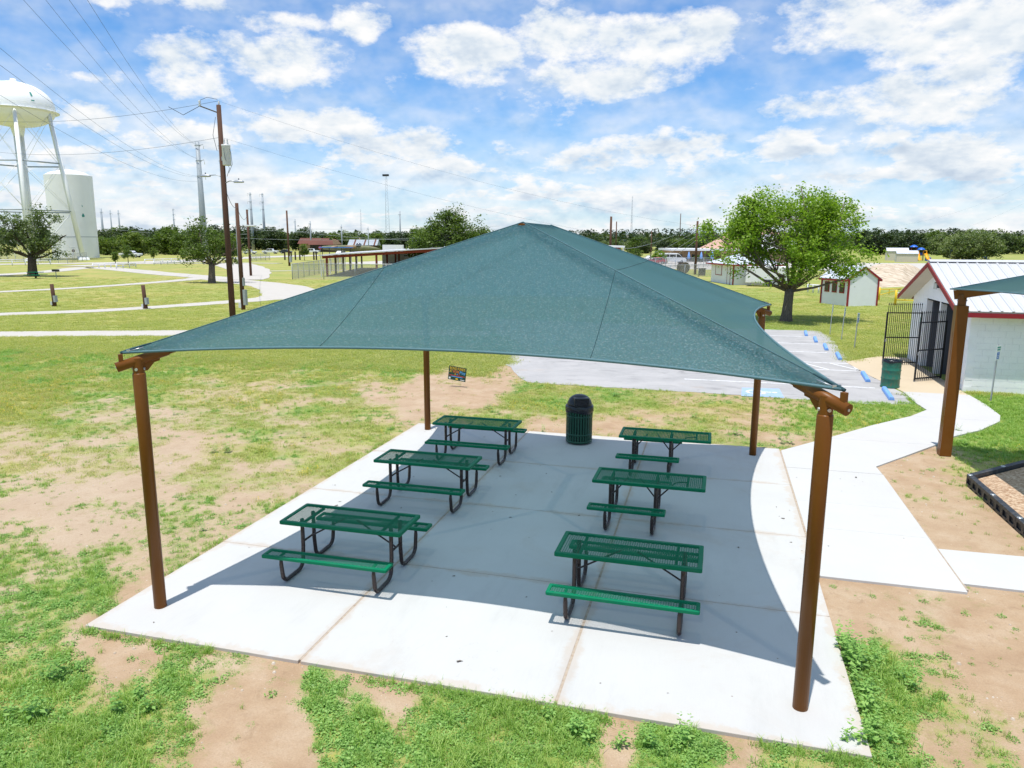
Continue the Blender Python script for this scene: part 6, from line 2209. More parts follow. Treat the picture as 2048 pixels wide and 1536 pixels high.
# fighter jet on display and low blue canopy before it
J = stand(700, 250)
jt = thing('display_jet', 'olive and tan camouflage fighter jet on display beyond the open shed', 'aircraft', (J[0], J[1], GZ), hx)
S = 0.86
zc = 2.85
MB().tube([(-6.5 * S, 0, zc + .25), (-5 * S, 0, zc + 0.2), (-2 * S, 0, zc + 0.1), (2 * S, 0, zc + 0.05), (4.2 * S, 0, zc), (5.6 * S, 0, zc - 0.15), (7.4 * S, 0, zc - 0.45)], [0.65, 0.95, 1.25, 1.3, 1.1, 0.75, 0.06], 16).build('fuselage', MAT['jet_green'], jt)
MB().lathe([(1.0, 0.0), (0.92, 0.28), (0.6, 0.52), (0.0, 0.6)], 14).build('cockpit_canopy', MAT['glass'], jt).location = (3.4 * S, 0, zc + 0.62)
jt.children[1].scale = (1.7, 0.55, 0.8)
MB().extr([(-6.6 * S, zc + 0.6), (-3.2 * S, zc + 0.8), (-5.6 * S, zc + 2.5), (-6.9 * S, zc + 2.6)], -0.08, 0.08).build('tail_fin', MAT['jet_tan'], jt)
for s in (-1, 1):
    MB().add([(1.6 * S, s * 0.8, zc - 0.35), (-3.6 * S, s * 0.8, zc - 0.35), (-3.4 * S, s * 4.7, zc + 0.05), (-1.9 * S, s * 4.7, zc + 0.05), (1.6 * S, s * 0.8, zc - 0.22), (-3.6 * S, s * 0.8, zc - 0.22), (-3.4 * S, s * 4.7, zc + 0.12), (-1.9 * S, s * 4.7, zc + 0.12)], [(0, 1, 2, 3), (7, 6, 5, 4), (0, 4, 5, 1), (1, 5, 6, 2), (2, 6, 7, 3), (3, 7, 4, 0)]).build('wing', MAT['jet_green'], jt)
    MB().add([(-4.6 * S, s * 0.5, zc + 0.3), (-6.6 * S, s * 0.5, zc + 0.3), (-7.2 * S, s * 2.6, zc - 0.2), (-6.3 * S, s * 2.6, zc - 0.2)], [(0, 1, 2, 3)]).build('tailplane', MAT['jet_tan'], jt)
    MB().tube([(2.6 * S, s * 0.85, zc - 0.1), (-1.5 * S, s * 0.95, zc - 0.1)], [0.5, 0.6], 10).build('air_intake', MAT['jet_tan'], jt)
for x in (-2.2, 4.2):
    MB().tube([(x * S, 0, 0), (x * S, 0, zc - 0.8)], 0.25, 8).build('display_stand', MAT['galv_dull'], jt)
B_ = stand(672, 235)
bz = z_for(B_, 495) - GZ
bc = thing('blue_canopy', 'low flat blue canopy on dark posts in front of the jet tail', 'canopy', (B_[0], B_[1], GZ), hx + 0.05)
MB().boxb(-5.2, 5.2, -1.2, 1.2, bz - 0.14, bz + 0.14).build('roof', MAT['play_blue'], bc, bevel=0.04)
MB().boxb(-5.25, 5.25, -1.28, -1.21, bz + 0.02, bz + 0.13).build('trim', MAT['stop_blue'], bc)
for x in (-4.4, -2.2, 1.6, 4.4):
    MB().boxb(x - 0.1, x + 0.1, -0.1, 0.1, 0, bz - 0.14).build('post', MAT['black_iron'], bc)

# far houses and hall
def house(px, py_top, py_eave, depth, L, W, label, wallm, roofm, rz=0.0, striped=False):
    P = stand(px, depth)
    hw = z_for(P, py_eave) - GZ
    hr = z_for(P, py_top) - GZ
    t = thing('house', label, 'house', (P[0], P[1], GZ), hx + rz)
    MB().boxb(-L / 2, L / 2, 0, W, -0.2, hw).build('wall', MAT[wallm], t)
    a = [(-L / 2 - .6, -0.8, hw - 0.1), (L / 2 + .6, -0.8, hw - 0.1), (L / 2 + .6, W / 2, hr), (-L / 2 - .6, W / 2, hr), (L / 2 + .6, W + 0.8, hw - 0.1), (-L / 2 - .6, W + .8, hw - 0.1)]
    r_ = MB().add(a, [(0, 1, 2, 3), (3, 2, 4, 5), (1, 4, 2), (0, 3, 5), (0, 5, 4, 1)]).build('roof', MAT[roofm], t)
    if striped:
        for k in range(8):
            x = -L / 2 + (k + 0.5) * L / 8
            MB().add([(x - .35, -0.82, hw - 0.08), (x + .35, -0.82, hw - 0.08), (x + .35, W / 2 - 0.1, hr + 0.01), (x - .35, W / 2 - 0.1, hr + 0.01)], [(0, 1, 2, 3)]).build('roof_sheet', MAT['rust_roof' if k % 3 == 1 else 'galv_dull'], r_)
    for k in range(3):
        x = -L / 2 + (k + 0.5) * L / 3
        wn = MB().boxb(x - .6, x + .6, -0.06, 0.0, hw * 0.35, hw * 0.75).build('window', MAT['glass'], t)
    MB().boxb(-L / 5, -L / 5 + 0.7, W / 2, W / 2 + 0.7, hr - 0.5, hr + 0.7).build('chimney', MAT['tan_brick'], r_)
    return t


house(625, 476, 487, 330, 12, 9, 'house with a rusty red roof among the trees left of the jet', 'tan_brick', 'rust_roof')
house(645, 480, 489, 320, 11, 8, 'low dark red roofed house beside the rusty roofed one', 'leg_brown', 'rust_roof')
house(725, 479, 490, 330, 12, 8, 'house with a striped pale metal roof right of the jet', 'leg_brown', 'galv_dull', 0, True)
P = stand(785, 262)
zz = z_for(P, 490) - GZ
t = thing('white_trailer_box', 'long white box trailer just behind the open shed roof', 'trailer', (P[0], P[1], GZ), hx)
MB().boxb(-3.6, 3.6, 0, 2.4, 0.9, zz + 0.05).build('body', MAT['white_paint'], t)
for x in (-2.6, -1.6, 2.6):
    MB().tube([(x, -0.02, 0.5), (x, 0.4, 0.5)], 0.5, 12).build('wheel', MAT['tyre'], t)
# masonry hall with pink roof
HP = at(1346, 522)
HZ = stand(1345, 185)
hall = thing('masonry_hall', 'tan masonry hall with a faded pink pitched roof behind the big oak', 'building', (HZ[0], HZ[1], GZ), hx - 0.03)
zf = z_for(HZ, 499) - GZ
zp = z_for(stand(1440, 185), 470) - GZ
MB().boxb(0, 11.5, 0, 14, -0.2, zf - 0.25).build('wall', MAT['tan_brick'], hall)
MB().boxb(11.5, 38, -3.0, 14, -0.2, zf - 0.25).build('wall', MAT['tan_brick'], hall)
MB().boxb(-1.0, 38, -3.6, 15, zf - 0.25, zf + 0.25).build('flat_roof', MAT['white_paint'], hall)
pr_ = MB().add([(10, 0, zf + 0.2), (34, 0, zf + 0.2), (34, 16, zf + 0.2), (10, 16, zf + 0.2), (18.5, 8, zp + 1.9), (26, 8, zp + 1.9)], [(0, 1, 5, 4), (1, 2, 5), (2, 3, 4, 5), (3, 0, 4)]).build('pitched_roof', MAT['pink_roof'], hall)
MB().add([(17, -4, zf + 0.3), (32, -4, zf + 0.3), (28, 2, zp + 0.2), (21, 2, zp + 0.2)], [(0, 1, 2, 3)]).build('porch_roof', MAT['white_paint'], hall)
cu = MB().boxb(18, 19.4, 7.3, 8.7, zp + 1.2, zp + 3.6).build('cupola', MAT['white_paint'], pr_)
MB().add([(17.8, 7.1, zp + 3.6), (19.6, 7.1, zp + 3.6), (19.6, 8.9, zp + 3.6), (17.8, 8.9, zp + 3.6), (18.7, 8, zp + 4.6)], [(0, 1, 4), (1, 2, 4), (2, 3, 4), (3, 0, 4)]).build('cupola_roof', MAT['white_paint'], cu)
for x in (1.2, 5.0, 8.5):
    wn = MB().boxb(x, x + 1.4, -0.08, 0.0, 0.8, zf - 1.2).build('window', MAT['glass'], hall)
for x in (13.2, 21.5, 29.5):
    wn = MB().boxb(x, x + 1.5, -3.08, -3.0, 0.8, zf - 1.2).build('window', MAT['glass'], hall)
MB().tube([(10.2, -0.4, zf - 0.3), (9.3, -3.4, 0.4)], 0.14, 6).build('downpipe', MAT['white_paint'], hall)
for k, px in enumerate((1379, 1404, 1426)):
    P = stand(px, 172)
    t = thing('closed_umbrella', ['closed blue parasol before the hall, leftmost of three', 'closed blue parasol before the hall, middle of three', 'closed blue parasol before the hall, nearest the brown pole side of the oak'][k], 'umbrella', (P[0], P[1], GZ), 0, 'closed blue parasols')
    MB().tube([(0, 0, 0), (0, 0, 2.6)], 0.05, 6).build('pole', MAT['galv'], t)
    MB().lathe([(0.30, 0.95), (0.34, 1.1), (0.28, 1.7), (0.10, 2.5), (0.0, 2.62)], 10).build('folded_canopy', MAT['stop_blue'], t)
# cable drum and crate by the fence
P = at(1366, 546)
t = thing('cable_drum', 'large dark wooden cable drum lying on its rim behind the fence', 'cable drum', (P[0], P[1], GZ), hx + 0.35)
for y in (-0.5, 0.5):
    fl = MB().tube([(0, y - 0.05, 0.85), (0, y + 0.05, 0.85)], 0.85, 24).build('flange', MAT['grey_wood'], t)
MB().tube([(0, -0.45, 0.85), (0, 0.45, 0.85)], 0.45, 16).build('core', MAT['grey_wood'], t)
P = at(1404, 551)
t = thing('electrical_cabinet', 'dark grey cabinet with a flat lid left of the low white hut', 'cabinet', (P[0], P[1], GZ), hx)
MB().boxb(-0.4, 0.4, -0.3, 0.3, 0, 0.95).build('body', MAT['grey_wood'], t)
MB().boxb(-0.75, 0.5, -0.4, 0.4, 0.95, 1.05).build('lid', MAT['grey_wood'], t)

# picnic table and grill under the left oak
P = at(72, 557)
t = thing('small_picnic_table', 'small green picnic table on a single pedestal under the left oak', 'picnic table', (P[0], P[1], GZ), hx)
MB().boxb(-0.85, 0.85, -0.38, 0.38, 0.74, 0.80).build('tabletop', MAT['table_green'], t)
for y in (-0.75, 0.75):
    MB().boxb(-0.95, 0.95, y - 0.14, y + 0.14, 0.42, 0.47).build('seat', MAT['table_green'], t)
MB().tube([(0, 0, 0), (0, 0, 0.75)], 0.11, 10).build('pedestal', MAT['black_iron'], t)
MB().beam((0, -0.75, 0.38), (0, 0.75, 0.38), 0.08, 0.08).build('seat_arm', MAT['black_iron'], t)
P = at(113, 557)
t = thing('park_grill', 'black pedestal grill right of the left oak trunk', 'grill', (P[0], P[1], GZ), hx)
MB().tube([(0, 0, 0), (0, 0, 0.85)], 0.045, 8).build('pedestal', MAT['galv_dull'], t)
gb = MB().boxb(-0.34, 0.34, -0.25, 0.25, 0.85, 1.10)
gb.build('firebox', MAT['black_iron'], t, bevel=0.02)
MB().boxb(-0.36, 0.36, -0.27, 0.1, 1.10, 1.13).build('grate', MAT['black_iron'], t)
# small posts and boards along the far yard
for k, px in enumerate((570, 583, 591, 600, 628, 633)):
    P = at(px, 520)
    o = MB().boxb(-0.14, 0.14, -0.14, 0.14, 0, 2.0).boxb(-0.2, 0.2, -0.2, 0.2, 2.0, 2.08).build('marker_post', MAT['leg_brown'])
    o.location = (P[0], P[1], GZ)
    tag(o, ['leftmost dark square post before the far road, left of the lone brown pole', 'first dark square post right of the lone brown pole', 'second dark square post right of the lone brown pole', 'dark square post just left of the young tree by the far yard', 'dark square post just right of the young tree by the far yard', 'rightmost dark square post before the far road'][k], 'post', 'dark posts before the far road')
# ------------------------------------------------------------------ trees
def leaf_quads(C, size, rng, up=0.35, aspect=0.62):
    """diamond-shaped leaves (or leaf sprays) at points C"""
    n = len(C)
    d = rng.normal(size=(n, 3))
    d[:, 2] *= 0.55
    d /= np.linalg.norm(d, axis=1)[:, None]
    nrm = rng.normal(size=(n, 3))
    nrm[:, 2] = np.abs(nrm[:, 2]) + up
    s = np.cross(nrm, d)
    s /= np.linalg.norm(s, axis=1)[:, None] + 1e-9
    L = size * rng.uniform(0.6, 1.35, n)[:, None]
    bend = np.cross(d, s) * L * rng.uniform(-0.15, 0.15, (n, 1))
    V = np.stack([C - d * L * 0.5, C + s * L * aspect * 0.5 + bend, C + d * L * 0.5, C - s * L * aspect * 0.5 + bend], 1)
    return V


def tree_meshes(seed, lobes, trunk_top, trunk_r, n_clump, n_leaf, leaf, clump_r, flare=1.5, lean=(0, 0), holes=0, inner=0.30):
    rng = np.random.default_rng(seed)
    lob = np.array(lobes, float)
    wts = (lob[:, 3] * lob[:, 4] * lob[:, 5]) ** 0.667
    pick = rng.choice(len(lob), n_clump, p=wts / wts.sum())
    u = rng.normal(size=(n_clump, 3))
    u /= np.linalg.norm(u, axis=1)[:, None]
    rr_ = rng.uniform(inner, 1.0, n_clump) ** 0.45
    cc = lob[pick, :3] + u * lob[pick, 3:6] * rr_[:, None]
    cc += rng.normal(size=cc.shape) * clump_r * 0.4
    if holes:
        keep = np.ones(n_clump, bool)
        for _ in range(holes):
            h_ = lob[rng.integers(len(lob))]
            v_ = rng.normal(size=3)
            v_ /= np.linalg.norm(v_)
            hc = h_[:3] + v_ * h_[3:6] * 0.92
            keep &= ~((np.linalg.norm(cc - hc, axis=1) < rng.uniform(0.75, 1.35) * clump_r * 1.7) & (rng.uniform(0, 1, n_clump) < 0.9))
        cc, pick = cc[keep], pick[keep]
        n_clump = len(cc)
    k = rng.poisson(n_leaf * rng.uniform(0.35, 1.6, n_clump))
    idx = np.repeat(np.arange(n_clump), k)
    off = rng.normal(size=(len(idx), 3)) * clump_r * np.array([0.55, 0.55, 0.42]) * rng.uniform(0.6, 1.4, n_clump)[idx][:, None]
    pts = cc[idx] + off
    V = leaf_quads(pts, leaf, rng)
    cvar = rng.uniform(0.15, 0.85, n_clump)
    var = np.clip(cvar[idx] * 0.6 + rng.uniform(0, 1, len(idx)) * 0.4, 0, 1)
    lm = fast_mesh('crown', V.reshape(-1, 3), np.arange(len(V) * 4).reshape(-1, 4), np.repeat(var, 4))
    # wood
    b = MB()
    tt = np.array([lean[0], lean[1], trunk_top])
    pts_ = [np.array([0, 0, -0.2]), np.array([0, 0, 0.0]), np.array([lean[0] * .15, lean[1] * .15, trunk_top * 0.25]), np.array([lean[0] * .5, lean[1] * .5, trunk_top * 0.6]), tt]
    b.tube(pts_, [trunk_r * flare * 1.1, trunk_r * flare, trunk_r * 1.08, trunk_r * 0.95, trunk_r * 0.9], 12)
    for i, L in enumerate(lob):
        c = L[:3]
        p0 = tt - np.array([0, 0, trunk_r * 0.5])
        m1 = p0 + (c - p0) * 0.4 + rng.normal(size=3) * 0.07 * np.linalg.norm(c - p0) + np.array([0, 0, 0.05])
        m2 = p0 + (c - p0) * 0.75 + rng.normal(size=3) * 0.07 * np.linalg.norm(c - p0)
        r0 = trunk_r * rng.uniform(0.27, 0.42)
        path = [p0, m1, m2, c]
        b.tube(path, [r0, r0 * 0.75, r0 * 0.5, r0 * 0.25], 7)
        mine = cc[pick == i]
        for q in mine[rng.permutation(len(mine))[:max(3, int(len(mine) * 0.28))]]:
            s_ = path[1] if rng.uniform() < 0.35 else (path[2] if rng.uniform() < 0.6 else path[3])
            mid_ = (s_ + q) / 2 + rng.normal(size=3) * 0.12
            b.tube([s_, mid_, q], [r0 * 0.28, r0 * 0.17, r0 * 0.06], 5, caps=False)
    return b.mesh('trunk'), lm


def plant_tree(name, label, P, meshes, bark, leafm, rz=0.0, scale=1.0, group=None, cat='tree'):
    t = thing(name, label, cat, (P[0], P[1], GZ), rz, group)
    t.scale = (scale,) * 3 if not hasattr(scale, '__len__') else scale
    for me, nm, mt in ((meshes[0], 'trunk', bark), (meshes[1], 'crown', leafm)):
        if not me.materials:
            me.materials.append(MAT[mt])
        part(nm, me, None, t)
    return t


# big bright oak on the right (crown 330 px wide, 270 px tall at 45 m)
PT = at(1572, 643)
lobes = [(-0.3, 0.2, 5.9, 2.9, 2.6, 1.9), (-2.9, 0.0, 4.6, 1.9, 1.9, 1.4), (2.3, 0.3, 5.3, 2.2, 2.2, 1.7), (0.6, -1.2, 4.2, 2.2, 1.8, 1.3), (3.6, 0.2, 3.9, 1.3, 1.5, 1.5), (-1.6, 1.0, 5.2, 2.2, 2.0, 1.6), (1.0, 0.5, 6.7, 1.9, 1.7, 1.15),
         (-3.3, -0.3, 3.5, 1.0, 1.0, 0.55), (1.6, -1.2, 3.0, 1.1, 1.1, 0.7), (4.7, 0.5, 6.0, 0.45, 0.45, 0.9), (-2.4, 0.0, 7.0, 0.8, 0.7, 0.5), (-4.6, 0.2, 5.2, 0.7, 0.7, 0.5), (0.3, 0.0, 7.9, 0.7, 0.6, 0.4), (2.9, 0.0, 7.0, 0.7, 0.7, 0.45), (-1.0, -0.9, 2.9, 1.0, 1.0, 0.5), (0.2, -1.4, 3.4, 1.5, 1.2, 0.8), (-2.2, -0.8, 3.9, 1.5, 1.3, 0.9), (2.7, -0.8, 4.0, 1.5, 1.3, 1.0), (3.9, -0.4, 2.7, 0.6, 0.7, 0.7)]
plant_tree('oak_tree', 'big bright green oak standing in the grass beyond the parking lot', PT,
           tree_meshes(11, lobes, 1.95, 0.29, 820, 66, 0.165, 0.46, 1.35, (0.08, 0.0), 40), 'bark', 'leaf_bright', hx)

# gnarled oak at far left
PT = at(66, 553)
lobes = [(-2.6, 0, 6.6, 2.6, 2.2, 1.5), (2.4, 0, 7.4, 1.6, 1.6, 1.9), (-0.4, 0.5, 5.4, 2.6, 2.2, 1.5), (-5.4, 0, 5.2, 1.9, 1.8, 1.8), (2.6, -0.3, 4.6, 1.9, 1.7, 1.2), (-3.4, -0.5, 3.6, 1.9, 1.6, 0.9), (4.9, 0.0, 5.3, 0.7, 0.7, 0.5), (3.5, 0.2, 3.2, 1.4, 1.3, 0.7), (0.6, 0, 3.6, 1.3, 1.2, 0.8)]
plant_tree('oak_tree', 'gnarled olive green oak at the far left edge', PT,
           tree_meshes(23, lobes, 2.6, 0.52, 460, 36, 0.24, 0.58, 1.35, (0.15, 0), 18), 'bark_dark', 'leaf_olive', hx)
# small oak by the gravel loop
PT = at(424, 566)
lobes = [(-1.0, 0, 5.5, 1.4, 1.3, 1.4), (0.9, 0.2, 4.9, 1.9, 1.6, 1.3), (-1.9, 0, 4.0, 1.7, 1.5, 1.1), (2.7, 0, 4.1, 1.6, 1.4, 1.0), (0.2, -0.5, 3.7, 1.8, 1.4, 0.9), (-2.0, 0.2, 2.9, 1.3, 1.2, 0.6), (3.9, 0, 4.4, 0.8, 0.8, 0.6), (1.8, 0, 2.9, 1.2, 1, 0.7)]
plant_tree('oak_tree', 'small spreading oak beside the gravel loop, left of the transformer pole', PT,
           tree_meshes(31, lobes, 2.2, 0.36, 300, 38, 0.22, 0.52, 1.25, (0.15, 0), 18), 'bark', 'leaf_mid', hx)
# rounded oak behind the canopy slope
PT = stand(902, 105)
lobes = [(0, 0, 5.6, 4.6, 4.0, 2.6), (-2.9, 0, 4.6, 2.8, 2.6, 2.1), (3.2, 0, 4.7, 2.8, 2.6, 1.9), (-0.3, 0, 7.2, 2.6, 2.4, 1.5), (4.6, 0, 3.6, 1.8, 1.8, 1.3), (-4.6, 0, 3.0, 1.7, 1.6, 1.1), (0.6, 0, 8.5, 0.9, 0.8, 0.6)]
plant_tree('oak_tree', 'rounded dark green oak showing above the left canopy slope', PT,
           tree_meshes(41, lobes, 2.0, 0.45, 380, 40, 0.30, 0.75, 1.3), 'bark_dark', 'leaf_mid', hx)
# saplings
for k, (px, pb, pt_, lab) in enumerate([(231, 527, 503, 'young staked tree, leftmost of the saplings by the drive fork'), (257, 529, 488, 'taller young tree by the drive fork, before the pickup truck'),
                                        (308, 521, 494, 'young tree right of the pickup truck'), (609, 521, 487, 'young leafy tree by the far yard, right of the lone brown pole')]):
    P = at(px, pb)
    h = z_for(P, pt_) - GZ
    lb = [(0, 0, h * 0.72, h * 0.20, h * 0.2, h * 0.24), (h * 0.08, 0, h * 0.5, h * 0.2, h * 0.18, h * 0.14), (-h * 0.1, 0, h * 0.45, h * 0.16, h * 0.16, h * 0.12)]
    plant_tree('sapling', lab, P, tree_meshes(60 + k, lb, h * 0.35, 0.07, 60 if k < 3 else 110, 22, 0.24, 0.30, 1.2), 'bark', 'leaf_mid', hx)
# bushes by the fence and hall
for k, (px, pb, pt_, wd, lab, lf) in enumerate([(1272, 520, 497, 3.0, 'round green bush beside the floodlit pole left of the lamp pole', 'leaf_mid'), (1318, 528, 502, 2.6, 'pale bush in front of the passenger van', 'leaf_bright'),
                                                (1395, 524, 513, 2.0, 'low shrub against the hall wall', 'leaf_mid'), (1945, 521, 459, 22.0, 'broad rounded grey-green tree right of the play structure', 'leaf_olive')]):
    P = at(px, pb) if wd < 10 else stand(px, 215)
    h = z_for(P, pt_) - GZ
    r = wd / 2
    if wd > 10:
        r = 62 * 215 / FPX
        lb = [(0, 0, h * 0.48, r * 0.8, r * 0.8, h * 0.50), (-r * 0.5, 0, h * 0.40, r * 0.5, r * 0.5, h * 0.38), (r * 0.5, 0, h * 0.42, r * 0.5, r * 0.5, h * 0.40), (0, -r * 0.4, h * 0.38, r * 0.6, r * 0.4, h * 0.36)]
        ms = tree_meshes(80 + k, lb, h * 0.2, 0.35, 420, 30, 0.55, 0.95, 1.2)
    else:
        lb = [(0, 0, h * 0.55, r, r, h * 0.45), (r * 0.4, 0, h * 0.4, r * 0.7, r * 0.7, h * 0.35)]
        ms = tree_meshes(80 + k, lb, h * 0.25, 0.08, 70, 22, 0.32, 0.42, 1.2)
    plant_tree('shrub' if wd < 10 else 'round_tree', lab, P, ms, 'bark', lf, hx, 1.0, None, 'shrub' if wd < 10 else 'tree')

# tree line: individual trees behind the road, of five kinds of mesh
kinds = []
for s_ in range(5):
    rg = np.random.default_rng(200 + s_)
    lb = [(0, 0, 4.4, 3.5, 3.5, 4.3), (0.5, 0, 1.8, 3.2, 3.2, 1.7)]
    for q in range(5):
        a = rg.uniform(0, 6.28)
        lb.append((2.2 * math.cos(a), 2.2 * math.sin(a), rg.uniform(2.4, 7.4), rg.uniform(1.5, 2.5), rg.uniform(1.5, 2.5), rg.uniform(1.2, 2.2)))
    kinds.append(tree_meshes(210 + s_, lb, 1.6, 0.3, 190, 20, 0.62, 0.85, 1.2))
kinds_h = 9.3
kmats = ['leaf_dark', 'leaf_far', 'leaf_mid', 'leaf_far', 'leaf_olive']
for (m1, m2), mt in zip(kinds, kmats):
    m1.materials.append(MAT['bark_dark'])
    m2.materials.append(MAT[mt])
rng = np.random.default_rng(7)
rows = []
for px in range(196, 480, 21):
    rows.append((px + rng.uniform(-8, 8), rng.uniform(225, 260), rng.uniform(452, 476), 'L'))
for px in range(188, 985, 24):
    rows.append((px + rng.uniform(-10, 10), rng.uniform(345, 420), rng.uniform(443, 460) if px < 560 else rng.uniform(449, 463), 'M'))
for px in range(1190, 1470, 22):
    rows.append((px + rng.uniform(-10, 10), rng.uniform(300, 360), rng.uniform(468, 480), 'C'))
for px in range(1742, 2090, 20):
    rows.append((px + rng.uniform(-8, 8), rng.uniform(300, 360), rng.uniform(452, 468), 'R'))
LB = {'L': ('broad green tree', 'trees behind the storage tank'), 'M': ('dark roadside tree', 'trees along the far left road'),
      'C': ('low dark tree', 'trees at the foot of the hill'), 'R': ('dark woodland tree', 'trees behind the playground')}
MARKS = {'L': [(200, 'the white storage tank'), (258, 'the white pickup truck'), (351, 'the distant monopole with cross arms'), (424, 'the small spreading oak')],
         'M': [(226, 'the three distant monopoles'), (351, 'the distant monopole with cross arms'), (409, 'the tallest steel monopole'), (518, 'the twin steel monopoles'), (579, 'the lone brown pole'),
               (635, 'the rusty roofed house'), (725, 'the striped metal roof'), (775, 'the lattice mast'), (905, 'the rounded oak')],
         'C': [(1221, 'the thick brown pole'), (1301, 'the slim lamp pole'), (1359, 'the distant dark pole'), (1440, 'the pink hall roof')],
         'R': [(1757, 'the big bright oak'), (1795, 'the beige sheds'), (1840, 'the play structure'), (1945, 'the broad rounded tree'), (2048, 'the right picture edge')]}
ORD = ['nearest', 'second', 'third', 'fourth', 'fifth', 'sixth', 'seventh', 'eighth', 'ninth', 'tenth']
label_of = {}
for kk in LB:
    cells = {}
    for i, (px, dp, ty, k2) in enumerate(rows):
        if k2 == kk:
            m_ = min(MARKS[kk], key=lambda q: abs(q[0] - px))
            cells.setdefault((m_[1], px < m_[0]), []).append((abs(px - m_[0]), i))
    for (mk_, left), lst in cells.items():
        for r_, (_, i) in enumerate(sorted(lst)):
            label_of[i] = '%s %s of %s, %s to it' % (LB[kk][0], 'left' if left else 'right', mk_, ORD[r_] if r_ == 0 else ORD[r_] + ' nearest')
for i, (px, dp, ty, kk) in enumerate(rows):
    P = stand(px, dp)
    h = z_for(P, ty) - GZ
    sc = h / kinds_h
    kd = int(rng.integers(0, 5)) if kk != 'L' else int(rng.choice([2, 2, 3]))
    plant_tree('woodland_tree', label_of[i], P, kinds[kd], 'bark_dark', None, rng.uniform(0, 6.28), (sc * rng.uniform(1.0, 1.4), sc * rng.uniform(1.0, 1.4), sc), LB[kk][1])

# the far wood and the wooded hill, seen only as one mass
def far_wood():
    rg = np.random.default_rng(99)
    pts, sizes, var = [], [], []
    def tree_at(P, h, r, n):
        u = rg.normal(size=(n, 3))
        u /= np.linalg.norm(u, axis=1)[:, None]
        q = u * np.array([r, r, h * 0.42]) * (rg.uniform(0.5, 1, n) ** 0.4)[:, None]
        q += np.array([P[0], P[1], P[2] + h * 0.58])
        pts.append(q)
        sizes.append(np.full(n, h * 0.22))
        base = rg.uniform(0.0, 0.8)
        var.append(np.clip(base + rg.uniform(-0.25, 0.3, n), 0, 1))
    for px in np.arange(-120, 2200, 13):
        for dp, hh in ((430, 9), (480, 10), (560, 10)):
            P = stand(px + rg.uniform(-6, 6), dp + rg.uniform(-25, 25))
            tree_at(P, hh * rg.uniform(0.8, 1.2), rg.uniform(3.2, 5.0), 46)
    # hill beyond, rising to the right of the canopy ridge
    for px in np.arange(-150, 2250, 11):
        for dp in (850, 950, 1060, 1180):
            base_y = np.interp(px, [-150, 900, 1090, 1180, 1300, 1420, 1700, 1800, 1900, 2048, 2250], [464, 466, 463, 458, 457, 458, 463, 459, 457, 462, 466])
            f = (dp - 800) / 380
            P = stand(px + rg.uniform(-6, 6), dp)
            ztop = z_for(P, 478 + (base_y - 478) * f + rg.uniform(-1.5, 1.5))
            hh = rg.uniform(9, 13)
            P[2] = ztop - hh
            tree_at(P, hh, rg.uniform(4.0, 6.5), 46)
    C = np.concatenate(pts)
    S_ = np.concatenate(sizes)
    vr = np.concatenate(var)
    V = leaf_quads(C, 1.0, rg, 0.3, 0.8)
    V = C[:, None, :] + (V - C[:, None, :]) * S_[:, None, None]
    me = fast_mesh('far_wood', V.reshape(-1, 3), np.arange(len(V) * 4).reshape(-1, 4), np.repeat(vr, 4))
    me.materials.append(MAT['leaf_far'])
    o = bpy.data.objects.new('far_wood', me)
    COL.objects.link(o)
    o['kind'] = 'stuff'
    o['label'] = 'dark green woodland closing the horizon'
    return o


far_wood()
# rising ground under the hill wood
n = 60
V, F = [], []
for i, px in enumerate(np.linspace(-300, 2400, n)):
    by = np.interp(px, [-300, 900, 1090, 1180, 1300, 1420, 1700, 1800, 1900, 2048, 2400], [470, 471, 468, 464, 463, 464, 468, 465, 463, 467, 471])
    a, b, c_ = stand(px, 780), stand(px, 1200), stand(px, 1700)
    zt_ = z_for(b, by)
    V += [(a[0], a[1], GZ - 0.3), (b[0], b[1], zt_ - 6), (c_[0], c_[1], GZ - 1)]
for i in range(n - 1):
    for k in range(2):
        F.append((3 * i + k, 3 * i + 3 + k, 3 * i + 4 + k, 3 * i + 1 + k))
mh_, t = newmat('wooded_slope')
P_ = t.n('ShaderNodeNewGeometry').outputs['Position']
nz = t.noise(P_, 0.06, 6.0, 0.7)
finish(t, principled(t, t.ramp(nz, [(0.3, (0.018, 0.03, 0.012)), (0.6, (0.045, 0.06, 0.022)), (0.8, (0.09, 0.085, 0.04))]), 0.95, 0, 0.1))
struct(MB().add(V, F, True).build('hill', mh_))


# ------------------------------------------------------------------ weeds, grass, flowers and stones on the ground
SRC = bpy.data.collections.new('ground_cover_sources')


def src(name, V, var, mat, extra=None):
    V = np.asarray(V, float)
    me = fast_mesh(name, V.reshape(-1, 3), np.arange(len(V) * 4).reshape(-1, 4), np.repeat(np.asarray(var), 4))
    me.materials.append(MAT[mat])
    if extra is not None:
        me.materials.append(MAT[extra[0]])
        mi = np.zeros(len(V), dtype=np.int32)
        mi[extra[1]] = 1
        me.polygons.foreach_set('material_index', mi)
    o = bpy.data.objects.new(name, me)
    SRC.objects.link(o)
    return o


